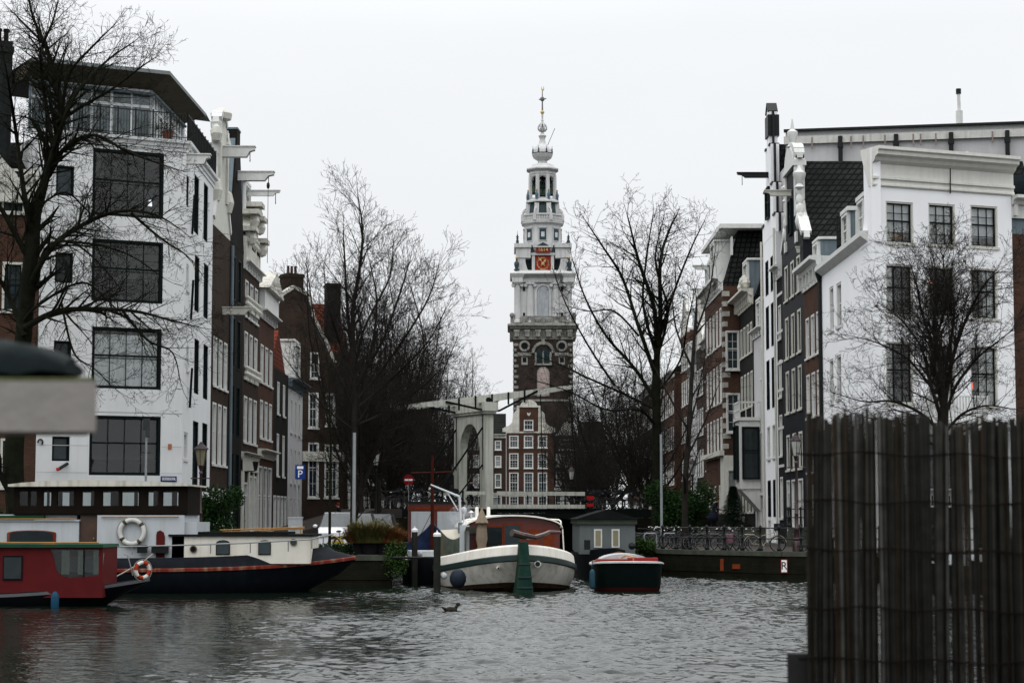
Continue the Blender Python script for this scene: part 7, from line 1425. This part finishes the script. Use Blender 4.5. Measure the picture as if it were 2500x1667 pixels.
# ---- people
def person(loc,rz,label,J,coat,legs,skin=(.35,.2,.14),hair=(.02,.015,.01),name='person',legz=.92):
    # J: joint name -> (x forward, y left, z up); the pelvis is the root
    e=empty(name,loc,rz,label,'person'); V=[];E=[];Rr=[]
    def v(p,r,par=None):
        V.append(p); Rr.append(r); i=len(V)-1
        if par is not None: E.append((par,i))
        return i
    pel=v(J['pelvis'],(.15,.12)); ch=v(J['chest'],(.19,.13),pel); nk=v(J['neck'],(.065,.065),ch); hd=v(J['head'],(.085,.10),nk); tp=v(tuple(Vector(J['head'])+Vector((0.01,0,.12))),(.075,.085),hd)
    for s in ('l','r'):
        sh=v(J['sh_'+s],(.075,.075),ch); el=v(J['el_'+s],(.05,.05),sh); wr=v(J['wr_'+s],(.032,.032),el); wv=Vector(J['wr_'+s]); dv=(wv-Vector(J['el_'+s])).normalized(); sd=dv.orthogonal().normalized()
        pm=v(tuple(wv+dv*.07),(.035,.02),wr)
        for k in range(4): f1=v(tuple(wv+dv*.11+sd*(k-1.5)*.019),(.009,.009),pm); v(tuple(wv+dv*(.155-.008*abs(k-1.5))+sd*(k-1.5)*.02+dv.cross(sd)*.02),(.007,.007),f1)
        t1=v(tuple(wv+dv*.05+sd*.045),(.010,.010),wr)
        hp=v(J['hp_'+s],(.095,.095),pel); kn=v(J['kn_'+s],(.065,.065),hp); an=v(J['an_'+s],(.04,.04),kn); v(tuple(Vector(J['an_'+s])+Vector((.15,0,-.045))),(.04,.03),an)
    me=bpy.data.meshes.new('body'); me.from_pydata([tuple(p) for p in V],E,[]); o=bpy.data.objects.new('body',me); S.collection.objects.link(o)
    sk=o.modifiers.new('s','SKIN'); sk.use_smooth_shade=True
    for i,d_ in enumerate(me.skin_vertices[0].data): d_.radius=Rr[i]; d_.use_root=(i==0)
    sb=o.modifiers.new('u','SUBSURF'); sb.levels=2; sb.render_levels=2
    m2=bpy.data.meshes.new_from_object(o.evaluated_get(bpy.context.evaluated_depsgraph_get())); bpy.data.objects.remove(o); m2.name='body'; m2.materials.clear()
    for k in (coat,legs,M('skin',skin,.6)): m2.materials.append(k)
    nz=J['neck'][2]+.03; wl,wr_=Vector(J['wr_l']),Vector(J['wr_r']); pz=J['pelvis'][2]-.05; 
    for f in m2.polygons:
        c=f.center; k=0
        if c.z>nz: k=2
        elif (c-wl).length<.17 or (c-wr_).length<.17:
            k=2 if min((c-wl).dot(wl-Vector(J['el_l'])),(c-wr_).dot(wr_-Vector(J['el_r'])))>-9 and ((c-wl).dot(wl-Vector(J['el_l']))>0 and (c-wl).length<.17 or (c-wr_).dot(wr_-Vector(J['el_r']))>0 and (c-wr_).length<.17) else 0
        elif c.z<pz: k=1
        f.material_index=k; f.use_smooth=True
    b=link('body',m2,e); H_=Vector(J['head'])
    MB().ball(tuple(H_+Vector((-.02,0,.075))),.115,10,sc=(1.0,.9,1.0)).build('hair',M('hair_%d'%int(hair[0]*1000),hair,.8,.3,9),b,smooth=True)
    MB().ball(tuple(H_+Vector((.095,0,.02))),.02,6,sc=(1,.7,1.3)).ball(tuple(H_+Vector((.085,.035,.045))),.012,6,m=1).ball(tuple(H_+Vector((.085,-.035,.045))),.012,6,m=1).box(H_.x+.082,H_.x+.092,-.025,.025,H_.z-.035,H_.z-.025,1).build('face',[M('skin',skin),black],b)
    return e,b
def stand(step=.18,reach=0,bend=0,arm=.1): 
    f=bend; return dict(pelvis=(0,0,.95),chest=(.04+f*.25,0,1.32-f*.03),neck=(.06+f*.4,0,1.50-f*.06),head=(.08+f*.5,0,1.62-f*.08),sh_l=(.04+f*.3,.19,1.42),sh_r=(.04+f*.3,-.19,1.42),el_l=(.0+arm,.24,1.15),el_r=(-.05+reach*.25,-.24,1.15),wr_l=(.12+arm*1.5,.22,.93),wr_r=(.05+reach*.5,-.22,.95+reach*.12),hp_l=(.0,.09,.88),hp_r=(0,-.09,.88),kn_l=(step*.6+.04,.1,.50),kn_r=(-step*.3+.05,-.1,.49),an_l=(step,.1,.08),an_r=(-step,-.1,.10))
cblk=M('coat_black_wool',(.010,.011,.015),.9,.2); cnavy=M('coat_navy',(.010,.012,.022),.9,.2); jean=M('trousers_dark',(.014,.015,.02),.9); tred_=M('trousers_dark_red',(.045,.008,.01),.9)
px_=1741; Yp=112; zg=1.15
e,b=person((P(px_,1240,Yp).x,Yp,QZ+.85),R(-20),'person in long dark navy coat with bag strap reaching forward on the right street',stand(.12,1,.35),cnavy,jean,hair=(.03,.015,.008))
MB().lathe([(.33,.45),(.3,.7),(.2,.98),(.17,1.0)],(0,0,0),14,sy=.8).build('coat_skirt',cnavy,b,smooth=True); MB().pipe([(.18,-.05,1.42),(.1,.12,1.2),(0,.2,.98)],.014,5).build('bag_strap',trimw,b)
tag(MB().box(-1.6,1.6,-1.2,1.2,0,.85).box(-1.6,1.6,-1.25,-1.2,.85,1.0).build('loading_platform',M('platform_grey',(.10,.10,.095),.85,.2),None,loc=(P(1728,1290,Yp).x,Yp,QZ)),'low grey walled platform on the right street under the walking person','platform')
e,b=person((P(830,1240,112).x,112,QZ+.55),R(200),'red haired person in black coat and dark red trousers by the left house fronts',stand(.05,.3,.1),cblk,tred_,hair=(.12,.02,.008))
tag(MB().box(-1.2,1.2,-.8,.8,0,.55).build('doorstep',cope,None,loc=(P(826,1290,112).x,112,QZ)),'grey stone doorstep under the red haired person','doorstep')
# cyclist crossing the bridge
cy=dict(pelvis=(-.26,0,1.02),chest=(-.08,0,1.36),neck=(-.02,0,1.52),head=(.01,0,1.64),sh_l=(-.06,.19,1.46),sh_r=(-.06,-.19,1.46),el_l=(.08,.25,1.2),el_r=(.08,-.25,1.2),wr_l=(.24,.27,1.03),wr_r=(.24,-.27,1.03),hp_l=(-.24,.09,.96),hp_r=(-.24,-.09,.96),kn_l=(.12,.11,.80),kn_r=(.08,-.11,.62),an_l=(-.15,.11,.42),an_r=(-.05,-.11,.18))
cp_=bl(-.7,-1.2); b2=bike(bk,'black bicycle being ridden across the drawbridge beside the gate',None,tuple(cp_),brz); b2['group']='ridden bicycle'; del b2['group']
e,b=person(tuple(cp_),brz,'cyclist in black coat riding across the drawbridge inside the gate',cy,cblk,jean,hair=(.015,.012,.01))
# ---- planters, grasses and shrubs
pp=P(900,1350,77.6); pot=M('black_pot',(.012,.012,.014),.6)
grass1=M('dry_orange_grass',(.14,.06,.022),.9,.5,5); grass2=M('olive_grass',(.085,.08,.028),.9,.5,5); green1=M('dark_green_leaf',(.012,.03,.008),.7,.5,7); green2=M('mid_green_leaf',(.025,.05,.012),.7,.5,7)
def tuft(name,loc,n,h,spread,mat,label,seed,up=.6):
    rg=random.Random(seed); mb=MB()
    for i in range(n):
        a=rg.uniform(0,2*PI); r=rg.random()**.5*spread*.42; p=Vector((r*math.cos(a),r*math.sin(a),0)); d=Vector((math.cos(a)*rg.uniform(.1,.8),math.sin(a)*rg.uniform(.1,.8),up+rg.random()*.5)).normalized(); L_=h*.72*rg.uniform(.45,1.15); w_=.012
        q=p+d*L_*.5; d2=(d+Vector((d.x,d.y,-.5))*rg.uniform(.1,1.3)).normalized(); s_=q+d2*L_*.5; t=Vector((-math.sin(a),math.cos(a),0))*w_; mb.add([p-t,p+t,q+t,q-t,s_],[(0,1,2,3),(3,2,4)])
    return tag(mb.build(name,mat,None,loc=loc),label,'plant')
for i,(px,py,Y,r_,h_,lab) in enumerate(((882,1352,77.4,.32,.5,'black round plant pot at the left end on the quay corner'),(905,1356,77.1,.34,.5,'black round plant pot second from the left on the quay corner'),(932,1352,77.3,.32,.5,'black round plant pot third on the quay corner'),(957,1350,77.6,.28,.45,'black round plant pot nearest the canal on the quay corner'))):
    l=Vector((XP(px,Y),Y,QZ+.06)); tag(MB().lathe([(r_*.7,0),(r_,h_*.85),(r_*1.06,h_),(r_*.9,h_),(r_*.85,h_*.9)],(0,0,0),14).build('plant_pot',pot,None,loc=l),lab,'plant pot')
    tuft('ornamental_grass',l+Vector((0,0,h_*.9)),(2400 if i==1 else 1500),(1.0,1.45,1.15,.9)[i],(1.2,1.35,1.2,1.1)[i],grass2 if i in (1,) else grass1,['rusty orange dry grass in the leftmost black pot','tall olive brown grass in the second black pot','rusty red dry grass in the third black pot','dry brownish grass in the pot nearest the canal'][i],i+3)
tag(stuffleaf('low_hedge',(0,0,.25),(1.5,.7,.25),2000,green1,None,.09,4),'low dark green planting spilling over the left quay edge below the yellow bicycle','plant').location=(XP(820,78),78.0,QZ)
tag(stuffleaf('trailing_ivy',(0,0,0),(.55,.3,.75),1500,green2,None,.08,5),'green ivy hanging down the quay corner below the grasses','plant').location=(XP(966,75.9),75.95,QZ-.1)
def shrub(px,Y,w_,h_,mat,label,seed,z0=QZ,n=6000,trunk=True,name='evergreen_shrub',size=.11):
    x=XP(px,Y); e=empty(name,(x,Y,z0),0,label,'shrub'); 
    if trunk: MB().tube((0,0,0),(0,0,h_*.6),.05,.02).tube((0,0,h_*.2),(w_*.2,0,h_*.6),.03,.015).build('trunk',bark,e)
    rg0=random.Random(seed); cl=[(Vector((rg0.uniform(-.5,.5)*w_,rg0.uniform(-.35,.35)*w_,rg0.uniform(.15,.85)*h_)),rg0.uniform(.22,.42)*w_) for _ in range(12)]
    def shp(p,rg):
        c,r=rg.choice(cl); q=p.normalized()*r*rg.uniform(.4,1.1) if p.length>0 else p; return c-Vector((0,0,h_*.5))+Vector((q.x,q.y,q.z*1.1))
    stuffleaf('crown',(0,0,h_*.5),(1,1,1),n,mat,e,size,seed,shape=shp); return e
shrub(528,79,1.6,3.0,green1,'tall dark evergreen shrub right of the left street lantern',7,n=9000)
shrub(478,79.5,1.1,1.9,green2,'smaller green shrub behind the left street lantern',8,n=4000)
shrub(560,78.6,.8,.9,green2,'low spiky green plant at the foot of the tall evergreen shrub',9,n=1500)
shrub(1655,106,2.4,3.4,green1,'dense ivy dark bush between the tree trunks on the right bank',10,n=12000,size=.13)
shrub(1562,92.4,.9,1.6,green2,'bright green climbing plant at the canal wall beside the grey houseboat',11,z0=QZ-1.0,n=3500)
shrub(0,77,1.2,2.2,green1,'dark bush at the bottom left in front of the brick house',12,n=3500)
# christmas tree
e=empty('christmas_tree',(P(1790,1200,108).x,108,QZ+1.0),0,'small dark fir tree standing on a stoop in front of the white stone ground floor','tree'); MB().tube((0,0,-1.0),(0,0,2.1),.05,.01).build('trunk',bark,e)
rg=random.Random(14); mb=MB()
for i in range(14000):
    t=rg.random()**.75; lay=int(t*8)/8; r=(1-lay)*1.15*(1-.4*((t*8)%1))+.06; a=rg.uniform(0,2*PI); rr=r*rg.random()**.5; p=Vector((rr*math.cos(a),rr*math.sin(a),.1+t*2.1-rr*.25)); d=Vector((math.cos(a),math.sin(a),rg.uniform(-.5,.2)))*.13; s_=Vector((-math.sin(a),math.cos(a),0))*.03; mb.add([p-s_,p+s_,p+d],[(0,1,2)])
mb.build('crown',M('fir_green',(.008,.02,.010),.8,.4,8),e)
tag(MB().box(-1.2,1.2,-1.2,1.2,0,.98).build('stone_stoop',cope,None,loc=(P(1800,1200,108).x+.2,108.2,QZ)),'grey stone stoop carrying the small fir tree','stoop')
# front steps with black railings beside the brick house
e=empty('front_steps',(XR-1.35,103.5,QZ),R(-90),'stone front steps with black railing at the narrow brick house','steps')
mb=MB()
for i in range(5): mb.box(-1.2+.28*i,1.0,-.001*i,1.3,.2*i,.2*(i+1)-.001)
mb.build('steps',cope,e); railing([(.0,-.0,1.0),(1.0,-.0,1.0),(1.0,1.25,1.0)],4,'',h=1.0,par=e)
# ================================================================ foreground
cane=[M('reed_cane_%d'%i,c,.9,.35,40,spec=.03,streak=.3,dirt=(.008,.008,.007)) for i,c in enumerate(((.013,.0128,.011),(.021,.0205,.018),(.020,.014,.009),(.042,.042,.039)))]
YF=3.3; e=empty('reed_screen',(XP(1952,YF),YF,1.0),R(-4),'weathered dark reed screen in the near right foreground','fence'); rg=random.Random(77); mb=MB(); x=0.0; zw=[P(1250,y,YF).z-1.0 for y in (1105,1222,1338,1480,1605,1720,1850)]
while x<.62:
    d=rg.uniform(.0019,.0037); pxx=1975+x*F/YF; top=P(1250,1022+14*math.sin(pxx/60)+10*math.sin(pxx/23+1)+rg.uniform(-8,9)-(16 if pxx<2080 else 0),YF).z-1.0
    n=6; yy=rg.uniform(-.006,.006); lean=rg.uniform(-.003,.003); pts=[]
    for k in range(n+1):
        t=k/n; z=-.35+(top+.35)*t; pts.append((x+lean*(t-.5)+.002*math.sin(k*2+x*90)+ (.014*t if x<.03 else .010*t*(1-x)),yy+.003*math.sin(k*1.7+x*60),z))
    mb.pipe(pts,[d*(1.1-.2*k/n) for k in range(n+1)],6,m=rg.choices((0,1,2,3),(6,4,2,.8))[0])
    x+=d*2*rg.uniform(.62,.90)+(rg.uniform(.0006,.0034) if rg.random()<.13 else 0)
x=.004
while x<.62:       # second, looser layer of canes behind the first
    d=rg.uniform(.0022,.0036); pxx=1975+x*F/YF; top=P(1250,1030+14*math.sin(pxx/60)+rg.uniform(-6,18),YF).z-1.0; lean=rg.uniform(-.004,.004)
    mb.pipe([(x+lean*(k/6-.5)+.002*math.sin(k*1.6+x*70)+.010*k/6*(1-x),.009+.002*math.sin(k*2+x*50),-.35+(top+.35)*k/6) for k in range(7)],d,6,m=rg.choices((0,1,2),(6,2,2))[0])
    x+=d*2*.95+(rg.uniform(.001,.006) if rg.random()<.33 else 0)
mb.build('reed_panel',cane,e,smooth=True)
for z in zw: 
    MB().pipe([(xx,-.010+.002*math.sin(xx*80),z-.02*xx+.003*math.sin(xx*40+z*50)) for xx in [i*.62/40-.005 for i in range(41)]],.0013,5).pipe([(xx,.010,z-.02*xx+.003*math.sin(xx*37+z*50)) for xx in [i*.62/40-.005 for i in range(41)]],.0013,5).build('binding_wire',M('rusty_wire',(.008,.006,.005),.9,spec=0),e)
MB().box(-.022,.012,.012,.04,-.6,P(1250,1597,YF).z-1.0).build('post',M('dark_post_wood',(.018,.018,.018),.9,.3,20),e)
MB().tube((.55,.03,-.6),(.55,.03,.3),.02).build('post',M('dark_post_wood',(.018,.018,.018)),e)
YB=1.75; e=empty('weathered_beam',(XP(0,YB),YB,2.5),0,'pale weathered timber beam end with green moss in the near left foreground','beam')
zt,zb=P(0,930,YB).z-2.5,P(0,1053,YB).z-2.5; x1=XP(233,YB)-XP(0,YB)
mb=MB(); MB().ext([(-.9,0),(x1,0),(x1-.012,.04),(x1-.028,.09),(-.9,.09)],zb,zt,'z').build('beam',M('pale_weathered_wood',(.22,.21,.195),.9,.08,20,.1,60,streak=.5,dirt=(.10,.11,.035)),e)
MB().ext([(-.9,.004),(x1-.003,.004),(x1-.029,.086),(-.9,.086)],zt+.001,zt+.0035,'z').build('moss_edge',M('moss_green',(.10,.105,.05),.95,.4,60),e)
e2=empty('tarpaulin_roll',(XP(0,YB),YB,2.5),0,'dark green wrinkled tarpaulin lying on the timber beam','tarpaulin'); mb=MB(); n=26; vs=[]; m_=10; x2=XP(150,YB)-XP(0,YB)
for i in range(n+1):
    x=-.5+(x2+.5)*i/n; hh=(P(0,845,YB).z-2.5-zt)*(1 if x<.0 else 1-.42*(x/x2)**1.2)*(1 if i<n else .75)
    for j in range(m_+1):
        a=PI*j/m_; vs.append((x+.002*math.sin(j*3),.045-.04*math.cos(a)+.002*math.sin(i*1.3+j),zt+.008+hh*max(0,math.sin(a))**.6+.0022*math.sin(i*2.3+j*1.1)))
mb.add(vs,[(i*(m_+1)+j,i*(m_+1)+j+1,(i+1)*(m_+1)+j+1,(i+1)*(m_+1)+j) for i in range(n) for j in range(m_)]); mb.add(vs[-(m_+1):],[tuple(range(m_+1))]); mb.build('tarpaulin',M('dark_green_tarpaulin',(.004,.008,.0085),.8,.4,30,spec=.1),e2,smooth=True)
MB().tube((-.45,.045,-2.5),(-.45,.045,zb),.03,n=10).build('prop',M('dark_post_wood',(.018,.018,.018)),e)
tag(MB().box(-14,14,-8,5.2,-3,.98).build('near_quay',[pave]),kind='structure')
